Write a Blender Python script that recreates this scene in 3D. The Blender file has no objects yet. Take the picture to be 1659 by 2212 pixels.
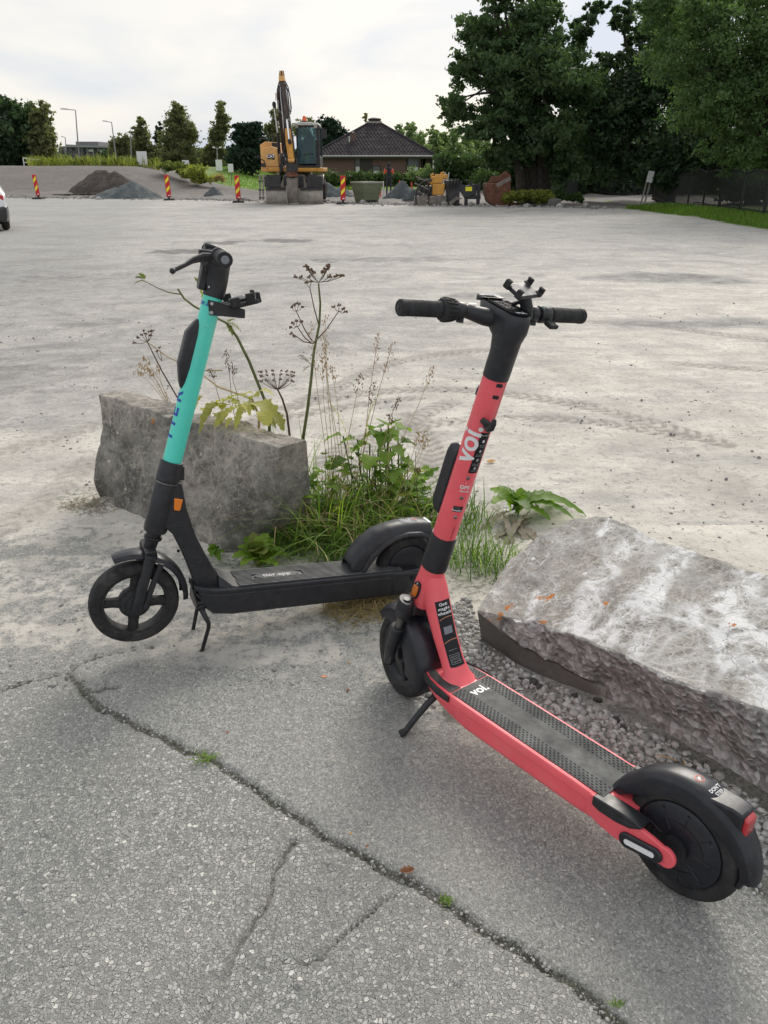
import bpy, math, random, numpy as np
from mathutils import Vector, Matrix
random.seed(7); np.random.seed(7)
SC = bpy.context.scene
R_ = math.radians
COL = SC.collection
# ------------------------------------------------------------------ camera
EYE = 1.5; TILT = R_(24.1); FOC = 1662.0
cam_data = bpy.data.cameras.new('camera')
cam = bpy.data.objects.new('camera', cam_data); COL.objects.link(cam)
cam.location = (0, 0, EYE); cam.rotation_euler = (R_(90) - TILT, 0, 0)
cam_data.sensor_fit = 'VERTICAL'; cam_data.sensor_height = 24.0
cam_data.lens = 24.0 * FOC / 2212.0
cam_data.clip_start = 0.05; cam_data.clip_end = 2000
SC.camera = cam
# ------------------------------------------------------------------ world: bright thin overcast
SUN_EL, SUN_AZ = R_(33), R_(17)
world = bpy.data.worlds.new('World'); SC.world = world; world.use_nodes = True
nt = world.node_tree; nt.nodes.clear()
def wn(t, **k):
    n = nt.nodes.new(t)
    for a, b in k.items(): setattr(n, a, b)
    return n
out = wn('ShaderNodeOutputWorld'); bg = wn('ShaderNodeBackground')
sky = wn('ShaderNodeTexSky', sky_type='NISHITA', sun_disc=False, sun_elevation=SUN_EL, sun_rotation=SUN_AZ)
sky.air_density = 1.0; sky.dust_density = 2.0
tc = wn('ShaderNodeTexCoord'); mp = wn('ShaderNodeMapping'); mp.inputs['Scale'].default_value = (1.0, 1.0, 3.6)
mp.inputs['Location'].default_value = (0.35, 0.0, 0.12)
n1 = wn('ShaderNodeTexNoise'); n1.inputs['Scale'].default_value = 2.1; n1.inputs['Detail'].default_value = 5; n1.inputs['Roughness'].default_value = .5
n1.inputs['Distortion'].default_value = .35
rmp = wn('ShaderNodeValToRGB')
rmp.color_ramp.elements[0].position = .37; rmp.color_ramp.elements[0].color = (2.9, 3.35, 4.1, 1)
rmp.color_ramp.elements[1].position = .55; rmp.color_ramp.elements[1].color = (4.88, 4.72, 4.48, 1)
mx = wn('ShaderNodeMixRGB'); mx.inputs['Fac'].default_value = .93
nt.links.new(tc.outputs['Generated'], mp.inputs['Vector']); nt.links.new(mp.outputs[0], n1.inputs['Vector'])
nt.links.new(n1.outputs['Fac'], rmp.inputs['Fac'])
nt.links.new(sky.outputs[0], mx.inputs[1]); nt.links.new(rmp.outputs[0], mx.inputs[2])
nt.links.new(mx.outputs[0], bg.inputs['Color']); bg.inputs['Strength'].default_value = .1
nt.links.new(bg.outputs[0], out.inputs['Surface'])
sun_data = bpy.data.lights.new('sun', 'SUN'); sun_data.energy = 1.5; sun_data.angle = R_(30); sun_data.color = (1, .94, .85)
sun = bpy.data.objects.new('sun', sun_data); COL.objects.link(sun)
sd = Vector((math.sin(SUN_AZ) * math.cos(SUN_EL), math.cos(SUN_AZ) * math.cos(SUN_EL), math.sin(SUN_EL)))
sun.rotation_euler = (-sd).to_track_quat('-Z', 'Y').to_euler(); sun.location = (10, 20, 30)
SC.view_settings.view_transform = 'Standard'; SC.view_settings.look = 'None'
SC.view_settings.exposure = 0.93; SC.view_settings.gamma = 1.0; SC.view_settings.use_curve_mapping = False
SC.cycles.max_bounces = 5; SC.cycles.transparent_max_bounces = 8

# ------------------------------------------------------------------ picking helpers (a pixel of the photo -> a point of the place)
def ray(u, v):
    xc = (u - 829.5) / FOC; yc = (1106 - v) / FOC
    return np.array([xc, math.cos(TILT) + yc * math.sin(TILT), -math.sin(TILT) + yc * math.cos(TILT)])
def G(u, v, z=0.0):
    d = ray(u, v); t = (z - EYE) / d[2]; return np.array([d[0]*t, d[1]*t, z])
def W(u, v, Y):
    d = ray(u, v); t = Y / d[1]; return np.array([d[0]*t, Y, EYE + d[2]*t])

# ------------------------------------------------------------------ numpy value noise
_T = np.random.RandomState(3).rand(256, 256)
def vnoise(x, y, s=1.0, seed=0):
    x = x * s + seed * 17.3; y = y * s + seed * 31.7
    xi = np.floor(x).astype(int); yi = np.floor(y).astype(int); fx = x - xi; fy = y - yi
    fx = fx*fx*(3-2*fx); fy = fy*fy*(3-2*fy)
    a = _T[xi & 255, yi & 255]; b = _T[(xi+1) & 255, yi & 255]; c = _T[xi & 255, (yi+1) & 255]; d = _T[(xi+1) & 255, (yi+1) & 255]
    return (a*(1-fx)+b*fx)*(1-fy) + (c*(1-fx)+d*fx)*fy
def fbm(x, y, s=1.0, o=4, seed=0):
    r = 0; a = .5
    for i in range(o): r = r + a*vnoise(x, y, s*2**i, seed+i); a *= .5
    return r / (1 - .5**o)
def smooth(a, b, x):
    t = np.clip((x - a) / (b - a), 0, 1); return t*t*(3-2*t)

# ------------------------------------------------------------------ mesh building
class MB:
    def __init__(s): s.v = []; s.f = []
    def add(s, vs, fs):
        o = len(s.v); s.v += [tuple(map(float, p)) for p in vs]; s.f += [tuple(o + i for i in f) for f in fs]; return s
    def box(s, c, d, rot=None):
        vs = []
        for sx in (-1, 1):
            for sy in (-1, 1):
                for sz in (-1, 1):
                    p = Vector((sx*d[0]/2, sy*d[1]/2, sz*d[2]/2))
                    if rot is not None: p = rot @ p
                    vs.append((p.x + c[0], p.y + c[1], p.z + c[2]))
        return s.add(vs, [(0,1,3,2),(4,6,7,5),(0,4,5,1),(2,3,7,6),(0,2,6,4),(1,5,7,3)])
    def bar(s, a, b, w, h, up=(0,0,1)):
        a = Vector(a); b = Vector(b); d = (b-a).normalized(); u = Vector(up)
        if abs(d.dot(u)) > .98: u = Vector((1,0,0))
        x = d.cross(u).normalized(); z = x.cross(d)
        vs = [p + x*(i*w/2) + z*(j*h/2) for p in (a, b) for i, j in ((-1,-1),(1,-1),(1,1),(-1,1))]
        return s.add(vs, [(3,2,1,0),(4,5,6,7),(0,1,5,4),(1,2,6,5),(2,3,7,6),(3,0,4,7)])
    def tube(s, pts, r, n=10, caps=True, sq=None):
        P = [Vector(p) for p in pts]; k = len(P)
        rs = r if isinstance(r, (list, tuple)) else [r]*k
        nrm = None; rings = []
        for i in range(k):
            t = (P[min(i+1,k-1)] - P[max(i-1,0)]).normalized()
            if nrm is None:
                u = Vector((0,0,1)) if abs(t.z) < .9 else Vector((1,0,0)); nrm = (u - t*u.dot(t)).normalized()
            else:
                nrm = (nrm - t*nrm.dot(t)).normalized()
            b = t.cross(nrm); ri = rs[i]
            ra, rb = ri if isinstance(ri, (list, tuple)) else (ri, ri)
            rings.append([P[i] + nrm*(ra*math.cos(2*math.pi*j/n)) + b*(rb*math.sin(2*math.pi*j/n)) for j in range(n)])
        return s.loft(rings, caps)
    def loft(s, rings, caps=True, closed=False):
        k = len(rings); n = len(rings[0]); vs = [p for q in rings for p in q]; fs = []
        for i in range(k if closed else k-1):
            a = i*n; b = ((i+1) % k)*n
            for j in range(n): fs.append((a+j, a+(j+1) % n, b+(j+1) % n, b+j))
        if caps and not closed: fs.append(tuple(range(n-1, -1, -1))); fs.append(tuple((k-1)*n + j for j in range(n)))
        return s.add(vs, fs)
    def lathe(s, prof, n=32, o=(0,0,0), axis='y', closed=True):
        # prof: (radius, offset along axis)
        rings = []
        for i in range(n):
            t = 2*math.pi*i/n; ring = []
            for r, a in prof:
                if axis == 'y': p = (o[0] + r*math.cos(t), o[1] + a, o[2] + r*math.sin(t))
                elif axis == 'z': p = (o[0] + r*math.cos(t), o[1] + r*math.sin(t), o[2] + a)
                else: p = (o[0] + a, o[1] + r*math.cos(t), o[2] + r*math.sin(t))
                ring.append(p)
            rings.append(ring)
        if closed: return s.loft(rings, closed=True)
        k = len(prof); fs = []
        vs = [p for q in rings for p in q]
        for i in range(n):
            a = i*k; b = ((i+1) % n)*k
            for j in range(k-1): fs.append((a+j, a+j+1, b+j+1, b+j))
        return s.add(vs, fs)
    def prism(s, poly, y0, y1, f=None):
        n = len(poly); f = f or (lambda a, b, y: (a, y, b))
        vs = [f(a, b, y0) for a, b in poly] + [f(a, b, y1) for a, b in poly]
        fs = [tuple(range(n-1, -1, -1)), tuple(range(n, 2*n))] + [(i, (i+1) % n, n+(i+1) % n, n+i) for i in range(n)]
        return s.add(vs, fs)
    def blob(s, c, r, seed=0, rough=.25, sub=1):
        m = ICO[sub]; rnd = random.Random(seed); vs = []
        for v in m[0]:
            k = 1 + rnd.uniform(-rough, rough); vs.append((c[0]+v[0]*r[0]*k, c[1]+v[1]*r[1]*k, c[2]+v[2]*r[2]*k))
        return s.add(vs, m[1])
    def map(s, fn):
        s.v = [tuple(fn(Vector(p))) for p in s.v]; return s
    def mesh(s, name):
        me = bpy.data.meshes.new(name); me.from_pydata(s.v, [], s.f); me.update(); return me
    def build(s, name, mat, parent=None, smooth=35, bevel=0, seg=2, loc=None, fix=True, label=None):
        me = s.mesh(name)
        if fix:
            import bmesh
            bm = bmesh.new(); bm.from_mesh(me); bmesh.ops.recalc_face_normals(bm, faces=bm.faces); bm.to_mesh(me); bm.free()
        if mat: me.materials.append(mat)
        if smooth:
            me.shade_smooth(); me.set_sharp_from_angle(angle=R_(smooth))
        o = bpy.data.objects.new(name, me); COL.objects.link(o)
        if parent: o.parent = parent
        if loc is not None: o.location = loc
        if bevel:
            b = o.modifiers.new('bevel', 'BEVEL'); b.width = bevel; b.segments = seg; b.limit_method = 'ANGLE'; b.angle_limit = R_(38)
        if label: o['label'] = label
        return o
def _ico(sub):
    import bmesh
    bm = bmesh.new(); bmesh.ops.create_icosphere(bm, subdivisions=sub, radius=1); bm.verts.index_update()
    r = ([tuple(v.co) for v in bm.verts], [tuple(v.index for v in f.verts) for f in bm.faces]); bm.free(); return r
ICO = {1: _ico(1), 2: _ico(2), 3: _ico(3)}
def np_mesh(name, V, F, mat, parent=None, cols=None, smooth=True):
    """V (n,3), F (m,k) arrays"""
    me = bpy.data.meshes.new(name); n = len(V); m, k = F.shape
    me.vertices.add(n); me.vertices.foreach_set('co', V.astype(np.float32).ravel())
    me.loops.add(m*k); me.loops.foreach_set('vertex_index', F.astype(np.int32).ravel())
    me.polygons.add(m); me.polygons.foreach_set('loop_start', np.arange(0, m*k, k, dtype=np.int32))
    me.update(calc_edges=True)
    if smooth: me.polygons.foreach_set('use_smooth', np.ones(m, bool))
    for cn, c in (cols or {}).items():
        a = me.color_attributes.new(cn, 'FLOAT_COLOR', 'POINT'); a.data.foreach_set('color', c.astype(np.float32).ravel())
    if mat: me.materials.append(mat)
    o = bpy.data.objects.new(name, me); COL.objects.link(o)
    if parent: o.parent = parent
    return o
def tag(o, label, cat, group=None):
    o['label'] = label; o['category'] = cat
    if group: o['group'] = group
    return o
def kind(o, k): o['kind'] = k; return o
def empty(name, loc=(0,0,0), rz=0.0, label=None, cat=None, group=None):
    o = bpy.data.objects.new(name, None); COL.objects.link(o); o.location = loc; o.rotation_euler = (0, 0, rz)
    o.empty_display_size = .1
    if label: tag(o, label, cat, group)
    return o
def copy_tree(o, parent=None):
    c = o.copy(); COL.objects.link(c)
    if parent: c.parent = parent
    for ch in list(o.children): copy_tree(ch, c)
    return c
def text_mb(s, size, bold=0.0, align='CENTER', fn=None, space=1.0, dice=None):
    cu = bpy.data.curves.new('lettering', 'FONT'); cu.body = s; cu.size = size; cu.offset = bold; cu.resolution_u = 3
    cu.align_x = align; cu.align_y = 'CENTER'; cu.space_character = space
    ob = bpy.data.objects.new('lettering', cu); COL.objects.link(ob)
    dg = bpy.context.evaluated_depsgraph_get(); me = bpy.data.meshes.new_from_object(ob.evaluated_get(dg))
    if dice:      # cut the letters into small pieces so that they can lie on a curved surface
        import bmesh
        bm = bmesh.new(); bm.from_mesh(me); xs = [v.co.x for v in bm.verts]; ys = [v.co.y for v in bm.verts]
        for ax_, (lo, hi) in ((0, (min(xs), max(xs))), (1, (min(ys), max(ys)))):
            k = lo+dice
            while k < hi:
                no = (1,0,0) if ax_ == 0 else (0,1,0); co = (k,0,0) if ax_ == 0 else (0,k,0)
                bmesh.ops.bisect_plane(bm, geom=bm.verts[:]+bm.edges[:]+bm.faces[:], plane_co=co, plane_no=no); k += dice
        bm.to_mesh(me); bm.free()
    mb = MB(); mb.add([(v.co.x, v.co.y, 0) for v in me.vertices], [tuple(p.vertices) for p in me.polygons])
    bpy.data.objects.remove(ob); bpy.data.curves.remove(cu); bpy.data.meshes.remove(me)
    if fn: mb.map(lambda p: fn(p.x, p.y))
    return mb

# ------------------------------------------------------------------ materials
def mat(name, col, rough=.6, metal=0.0, spec=.5, bump=None, var=None, trans=0, coat=0, wear=None):
    """col rgb; bump=(scale,strength,dist); var=(scale, amount): fine colour variation"""
    m = bpy.data.materials.new(name); m.use_nodes = True; t = m.node_tree; p = t.nodes['Principled BSDF']
    p.inputs['Base Color'].default_value = (*col, 1); p.inputs['Roughness'].default_value = rough; p.inputs['Metallic'].default_value = metal
    p.inputs['Specular IOR Level'].default_value = spec; p.inputs['Coat Weight'].default_value = coat
    tc = t.nodes.new('ShaderNodeTexCoord')
    if var:
        n = t.nodes.new('ShaderNodeTexNoise'); n.inputs['Scale'].default_value = var[0]; n.inputs['Detail'].default_value = 5; n.inputs['Roughness'].default_value = .65
        t.links.new(tc.outputs['Object'], n.inputs['Vector'])
        r = t.nodes.new('ShaderNodeMapRange'); r.inputs[1].default_value = .3; r.inputs[2].default_value = .7; r.inputs[3].default_value = 1-var[1]; r.inputs[4].default_value = 1+var[1]
        t.links.new(n.outputs['Fac'], r.inputs[0])
        x = t.nodes.new('ShaderNodeVectorMath'); x.operation = 'SCALE'; x.inputs[0].default_value = col
        t.links.new(r.outputs[0], x.inputs['Scale']); t.links.new(x.outputs[0], p.inputs['Base Color'])
        r2 = t.nodes.new('ShaderNodeMapRange'); r2.inputs[1].default_value = .3; r2.inputs[2].default_value = .7; r2.inputs[3].default_value = min(1, rough+.1); r2.inputs[4].default_value = max(.05, rough-.08)
        t.links.new(n.outputs['Fac'], r2.inputs[0]); t.links.new(r2.outputs[0], p.inputs['Roughness'])
    if wear:
        def nz(sc, det, ro, vec=None):
            n = t.nodes.new('ShaderNodeTexNoise'); n.inputs['Scale'].default_value = sc; n.inputs['Detail'].default_value = det; n.inputs['Roughness'].default_value = ro; t.links.new(vec or tc.outputs['Object'], n.inputs['Vector']); return n.outputs['Fac']
        def rp(x, a, b, hi):
            r = t.nodes.new('ShaderNodeMapRange'); r.inputs[1].default_value = a; r.inputs[2].default_value = b; r.inputs[4].default_value = hi; t.links.new(x, r.inputs[0]); return r.outputs[0]
        def mixc(f, c2):
            x = t.nodes.new('ShaderNodeMixRGB'); t.links.new(f, x.inputs[0]); src = p.inputs['Base Color'].links
            if src: t.links.new(src[0].from_socket, x.inputs[1])
            else: x.inputs[1].default_value = p.inputs['Base Color'].default_value
            x.inputs[2].default_value = (*c2, 1); t.links.new(x.outputs[0], p.inputs['Base Color'])
        mixc(rp(nz(11, 7, .75), .50, .74, wear[0]), wear[2])                       # dust
        mp_ = t.nodes.new('ShaderNodeMapping'); mp_.inputs['Scale'].default_value = (18, 160, 160); mp_.inputs['Rotation'].default_value = (.4, .3, .5); t.links.new(tc.outputs['Object'], mp_.inputs[0])
        mixc(rp(nz(1.0, 3, .6, mp_.outputs[0]), .66, .72, wear[1]), wear[3])        # scratches
        mixc(rp(nz(120, 3, .6), .70, .76, wear[1]), wear[3])                        # chips
    if bump:
        n = t.nodes.new('ShaderNodeTexNoise'); n.inputs['Scale'].default_value = bump[0]; n.inputs['Detail'].default_value = 4
        t.links.new(tc.outputs['Object'], n.inputs['Vector'])
        b = t.nodes.new('ShaderNodeBump'); b.inputs['Strength'].default_value = bump[1]; b.inputs['Distance'].default_value = bump[2]
        t.links.new(n.outputs['Fac'], b.inputs['Height']); t.links.new(b.outputs[0], p.inputs['Normal'])
    return m
def leaf_mat(name, col, col2, trans=.35, rough=.55, spec=.3):
    """leaf colour between col and col2 by each leaf's own tint; lets light through"""
    m = bpy.data.materials.new(name); m.use_nodes = True; t = m.node_tree; p = t.nodes['Principled BSDF']; o = t.nodes['Material Output']
    a = t.nodes.new('ShaderNodeAttribute'); a.attribute_name = 'tint'
    x = t.nodes.new('ShaderNodeMixRGB'); x.inputs[1].default_value = (*col, 1); x.inputs[2].default_value = (*col2, 1)
    t.links.new(a.outputs['Fac'], x.inputs[0]); t.links.new(x.outputs[0], p.inputs['Base Color'])
    p.inputs['Roughness'].default_value = rough; p.inputs['Specular IOR Level'].default_value = spec
    tr = t.nodes.new('ShaderNodeBsdfTranslucent'); y = t.nodes.new('ShaderNodeMixRGB'); y.blend_type = 'MULTIPLY'; y.inputs[0].default_value = 1
    y.inputs[2].default_value = (1.5, 1.7, .8, 1); t.links.new(x.outputs[0], y.inputs[1]); t.links.new(y.outputs[0], tr.inputs['Color'])
    s = t.nodes.new('ShaderNodeMixShader'); s.inputs[0].default_value = trans
    t.links.new(p.outputs[0], s.inputs[1]); t.links.new(tr.outputs[0], s.inputs[2]); t.links.new(s.outputs[0], o.inputs['Surface'])
    return m
class NG:
    """small node-graph helper"""
    def __init__(s, name):
        s.m = bpy.data.materials.new(name); s.m.use_nodes = True; s.t = s.m.node_tree; s.p = s.t.nodes['Principled BSDF']; s.n = s.t.nodes
        s.tc = s.n.new('ShaderNodeTexCoord'); s.obj = s.tc.outputs['Object']
    def L(s, a, b): s.t.links.new(a, b)
    def noise(s, sc, det=4, rough=.55, vec=None, dist=0, out='Fac'):
        n = s.n.new('ShaderNodeTexNoise'); n.inputs['Scale'].default_value = sc; n.inputs['Detail'].default_value = det
        n.inputs['Roughness'].default_value = rough; n.inputs['Distortion'].default_value = dist; s.L(vec or s.obj, n.inputs['Vector']); return n.outputs[out]
    def voro(s, sc, feat='F1', vec=None, out='Distance', rnd=1):
        n = s.n.new('ShaderNodeTexVoronoi'); n.feature = feat; n.inputs['Scale'].default_value = sc; n.inputs['Randomness'].default_value = rnd
        s.L(vec or s.obj, n.inputs['Vector']); return n.outputs[out]
    def ramp(s, x, *st):
        r = s.n.new('ShaderNodeValToRGB'); e = r.color_ramp.elements
        while len(e) < len(st): e.new(.5)
        for el, (p, c) in zip(e, st): el.position = p; el.color = (*c, 1) if isinstance(c, tuple) else (c, c, c, 1)
        s.L(x, r.inputs['Fac']); return r.outputs['Color']
    def mix(s, f, a, b, mode='MIX'):
        x = s.n.new('ShaderNodeMixRGB'); x.blend_type = mode
        for i, q in ((0, f), (1, a), (2, b)):
            if isinstance(q, (int, float)): x.inputs[i].default_value = q if i == 0 else (q, q, q, 1)
            elif isinstance(q, tuple): x.inputs[i].default_value = (*q, 1)
            else: s.L(q, x.inputs[i])
        return x.outputs[0]
    def math(s, op, a, b=0.0, clamp=False):
        x = s.n.new('ShaderNodeMath'); x.operation = op; x.use_clamp = clamp
        for i, q in ((0, a), (1, b)):
            if isinstance(q, (int, float)): x.inputs[i].default_value = q
            else: s.L(q, x.inputs[i])
        return x.outputs[0]
    def attr(s, name):
        a = s.n.new('ShaderNodeAttribute'); a.attribute_name = name
        x = s.n.new('ShaderNodeSeparateColor'); s.L(a.outputs['Color'], x.inputs[0]); return x.outputs[0], x.outputs[1], x.outputs[2], a.outputs['Alpha']
    def warp(s, amt, sc):
        n = s.noise(sc, 3, out='Color'); a = s.n.new('ShaderNodeVectorMath'); a.operation = 'MULTIPLY_ADD'
        s.L(n, a.inputs[0]); a.inputs[1].default_value = (amt, amt, amt); s.L(s.obj, a.inputs[2]); return a.outputs[0]
    def bump(s, h, dist, strength=1.0, prev=None):
        b = s.n.new('ShaderNodeBump'); b.inputs['Strength'].default_value = strength; b.inputs['Distance'].default_value = dist; s.L(h, b.inputs['Height'])
        if prev is not None: s.L(prev, b.inputs['Normal'])
        return b.outputs[0]
    def end(s, col, rough, nrm=None):
        s.L(col, s.p.inputs['Base Color'])
        if isinstance(rough, (int, float)): s.p.inputs['Roughness'].default_value = rough
        else: s.L(rough, s.p.inputs['Roughness'])
        if nrm is not None: s.L(nrm, s.p.inputs['Normal'])
        return s.m

# ---- ground of the lot: asphalt, dusty crust, soil, grass edge
g = NG('lot_ground')
dust, crack, moss, coarse = g.attr('mask'); track, soil, grassm, puddle = g.attr('mask_b')
wv = g.warp(.012, 40)
cell = g.voro(104, out='Color', vec=wv); cs = g.n.new('ShaderNodeSeparateColor'); g.L(cell, cs.inputs[0])
dcell = g.voro(104, 'DISTANCE_TO_EDGE', vec=wv)
cell2 = g.voro(205, out='Color', vec=wv); cs2 = g.n.new('ShaderNodeSeparateColor'); g.L(cell2, cs2.inputs[0]); dcell2 = g.voro(205, 'DISTANCE_TO_EDGE', vec=wv)
big = g.noise(1.1, 5, .6); med = g.noise(9, 5, .65); fine = g.noise(160, 3, .6)
stone = g.ramp(cs.outputs[0], (0, (.14,.145,.143)), (.45, (.25,.256,.25)), (.62, (.30,.304,.296)), (.80, (.41,.412,.395)), (.95, (.50,.50,.475)), (1, (.66,.66,.62)))
stone2 = g.ramp(cs2.outputs[1], (0, (.12,.126,.126)), (.4, (.265,.272,.266)), (.85, (.41,.41,.395)), (1, (.58,.575,.545)))
stone = g.mix(g.ramp(dcell, (0, .75), (.10, 0)), stone, (.115,.118,.115)); stone2 = g.mix(g.ramp(dcell2, (0, .7), (.12, 0)), stone2, (.13,.133,.13))
big_st = g.math('MULTIPLY', coarse, g.ramp(cs.outputs[1], (.38, .25), (.55, 1)))
asph = g.mix(big_st, stone2, stone)
asph = g.mix(.15, asph, g.ramp(med, (.25, (.22,.225,.223)), (.75, (.33,.33,.32))), 'MIX')
asph = g.mix(g.math('MULTIPLY', g.ramp(big, (.42, 0), (.62, 1)), .3), asph, (.34,.33,.305))
dn = g.noise(22, 6, .7); dn2 = g.noise(2.3, 5, .62, dist=.6)
dustc = g.mix(g.ramp(dn2, (.35, 0), (.65, 1)), (.54,.505,.445), (.76,.715,.635))
grit = g.ramp(g.noise(7, 8, .78), (.50, 0), (.66, .5)); dustc = g.mix(grit, dustc, (.36,.34,.31))
dustc = g.mix(g.ramp(dn, (.55, 0), (.64, .7)), dustc, (.30,.288,.265))
pf = g.math('MULTIPLY', puddle, g.ramp(g.math('ADD', g.noise(5, 8, .8), g.math('MULTIPLY', puddle, .25)), (.45, .35), (.66, 1)))
spk = g.n.new('ShaderNodeMapping'); spk.inputs['Scale'].default_value = (1, 1.0, 1); g.L(g.obj, spk.inputs[0])
speck = g.math('MAXIMUM', g.ramp(g.voro(38), (.05, .8), (.11, 0)), g.math('MAXIMUM', g.math('MULTIPLY', g.ramp(g.voro(15), (.045, .9), (.10, 0)), g.ramp(g.noise(1.7, 3, .6), (.42, 0), (.55, 1))), g.math('MULTIPLY', g.ramp(g.voro(7), (.03, .9), (.06, 0)), .8)))
gf = g.ramp(g.noise(30, 6, .8), (.52, 0), (.66, .8))
# streaks worn by driving across the yard
ms = g.n.new('ShaderNodeMapping'); ms.inputs['Scale'].default_value = (.5, 2.4, 1); ms.inputs['Rotation'].default_value = (0, 0, .12); g.L(g.obj, ms.inputs[0])
st = g.noise(1.6, 6, .7, vec=ms.outputs[0]); 
dn3 = g.math('ADD', dust, g.math('MULTIPLY', g.math('SUBTRACT', g.noise(14, 6, .72), .5), 1.5))
dn3 = g.math('ADD', dn3, g.math('MULTIPLY', g.math('SUBTRACT', st, .5), .9))
df = g.ramp(dn3, (.38, 0), (.62, 1))
asph = g.mix(1.0, asph, (1.26,1.245,1.205), 'MULTIPLY'); farm = g.ramp(coarse, (.3, 1), (.5, 0)); col = g.mix(df, asph, dustc); col = g.mix(g.math('MULTIPLY', pf, .8), col, (.31,.305,.30)); mot = g.math('MULTIPLY', g.ramp(g.noise(.9, 9, .78, dist=.5), (.48, 0), (.60, .75)), g.math('MULTIPLY', farm, g.math('ADD', .25, puddle, True))); col = g.mix(mot, col, (.25,.245,.24))
col = g.mix(g.math('MULTIPLY', g.ramp(st, (.46, 0), (.66, .45)), farm), col, (.27,.27,.268))
col = g.mix(g.math('MULTIPLY', gf, g.math('MULTIPLY', farm, g.math('ADD', .35, g.math('MULTIPLY', puddle, 1.2), True))), col, (.19,.187,.182))
col = g.mix(g.math('MULTIPLY', speck, g.math('ADD', df, farm, True)), col, (.13,.127,.12))
dkp = g.ramp(g.math('ADD', puddle, g.math('MULTIPLY', g.math('SUBTRACT', g.noise(2.6, 7, .75), .5), .9)), (.66, 0), (.88, .85)); col = g.mix(dkp, col, (.17,.16,.155))
col = g.mix(g.math('MULTIPLY', track, .8), col, (.24,.22,.195))
crn = g.math('ADD', crack, g.math('MULTIPLY', g.math('SUBTRACT', g.noise(60, 5, .7), .5), .7))
crf = g.math('MULTIPLY', g.ramp(crn, (.35, 0), (.6, 1)), g.ramp(crack, (.02, 0), (.12, 1)))
dirt = g.mix(g.ramp(g.noise(90, 4, .7), (.35, 0), (.65, 1)), (.08,.08,.068), (.27,.26,.23))
col = g.mix(crf, col, dirt)
mo = g.math('MULTIPLY', moss, g.ramp(g.noise(45, 4, .7), (.48, 0), (.6, 1)))
col = g.mix(mo, col, (.085,.105,.035))
soilc = g.mix(g.noise(3.5, 6, .7), (.10,.088,.078), (.235,.215,.2)); soilc = g.mix(g.ramp(g.voro(9), (.05, .7), (.16, 0)), soilc, (.27,.265,.26))
col = g.mix(soil, col, soilc)
grc = g.mix(g.noise(6, 5, .7), (.07,.12,.02), (.17,.24,.05)); col = g.mix(grassm, col, grc)
h1 = g.math('MULTIPLY', g.math('MULTIPLY', g.math('MULTIPLY', g.ramp(dcell, (0, 0), (.14, 1)), cs.outputs[0]), coarse), g.math('SUBTRACT', 1, g.math('MULTIPLY', df, .85)))
h2 = g.math('ADD', g.math('MULTIPLY', fine, .5), g.math('MULTIPLY', g.ramp(dcell2, (0, 0), (.2, 1)), .6))
nb = g.bump(h1, .0045, .85); nb = g.bump(h2, .002, .8, nb); nb = g.bump(g.math('ADD', g.math('MULTIPLY', dn, .9), g.noise(55, 4, .7)), .006, .75, nb)
nb = g.bump(soilc, .12, .8, nb)
M_LOT = g.end(col, g.math('SUBTRACT', .92, g.math('MULTIPLY', fine, .1)), nb)
# ---- terrain
g = NG('terrain'); soil, grassm, asp, _ = g.attr('mask')
soilc = g.mix(g.noise(1.2, 6, .7), (.10,.088,.078), (.22,.2,.185))
grc = g.mix(g.noise(.8, 6, .7), (.10,.18,.025), (.2,.3,.05))
c = g.mix(grassm, soilc, grc); c = g.mix(asp, c, (.27,.27,.27))
M_TER = g.end(c, .95, g.bump(g.noise(4, 6, .7), .15, .6))
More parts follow.
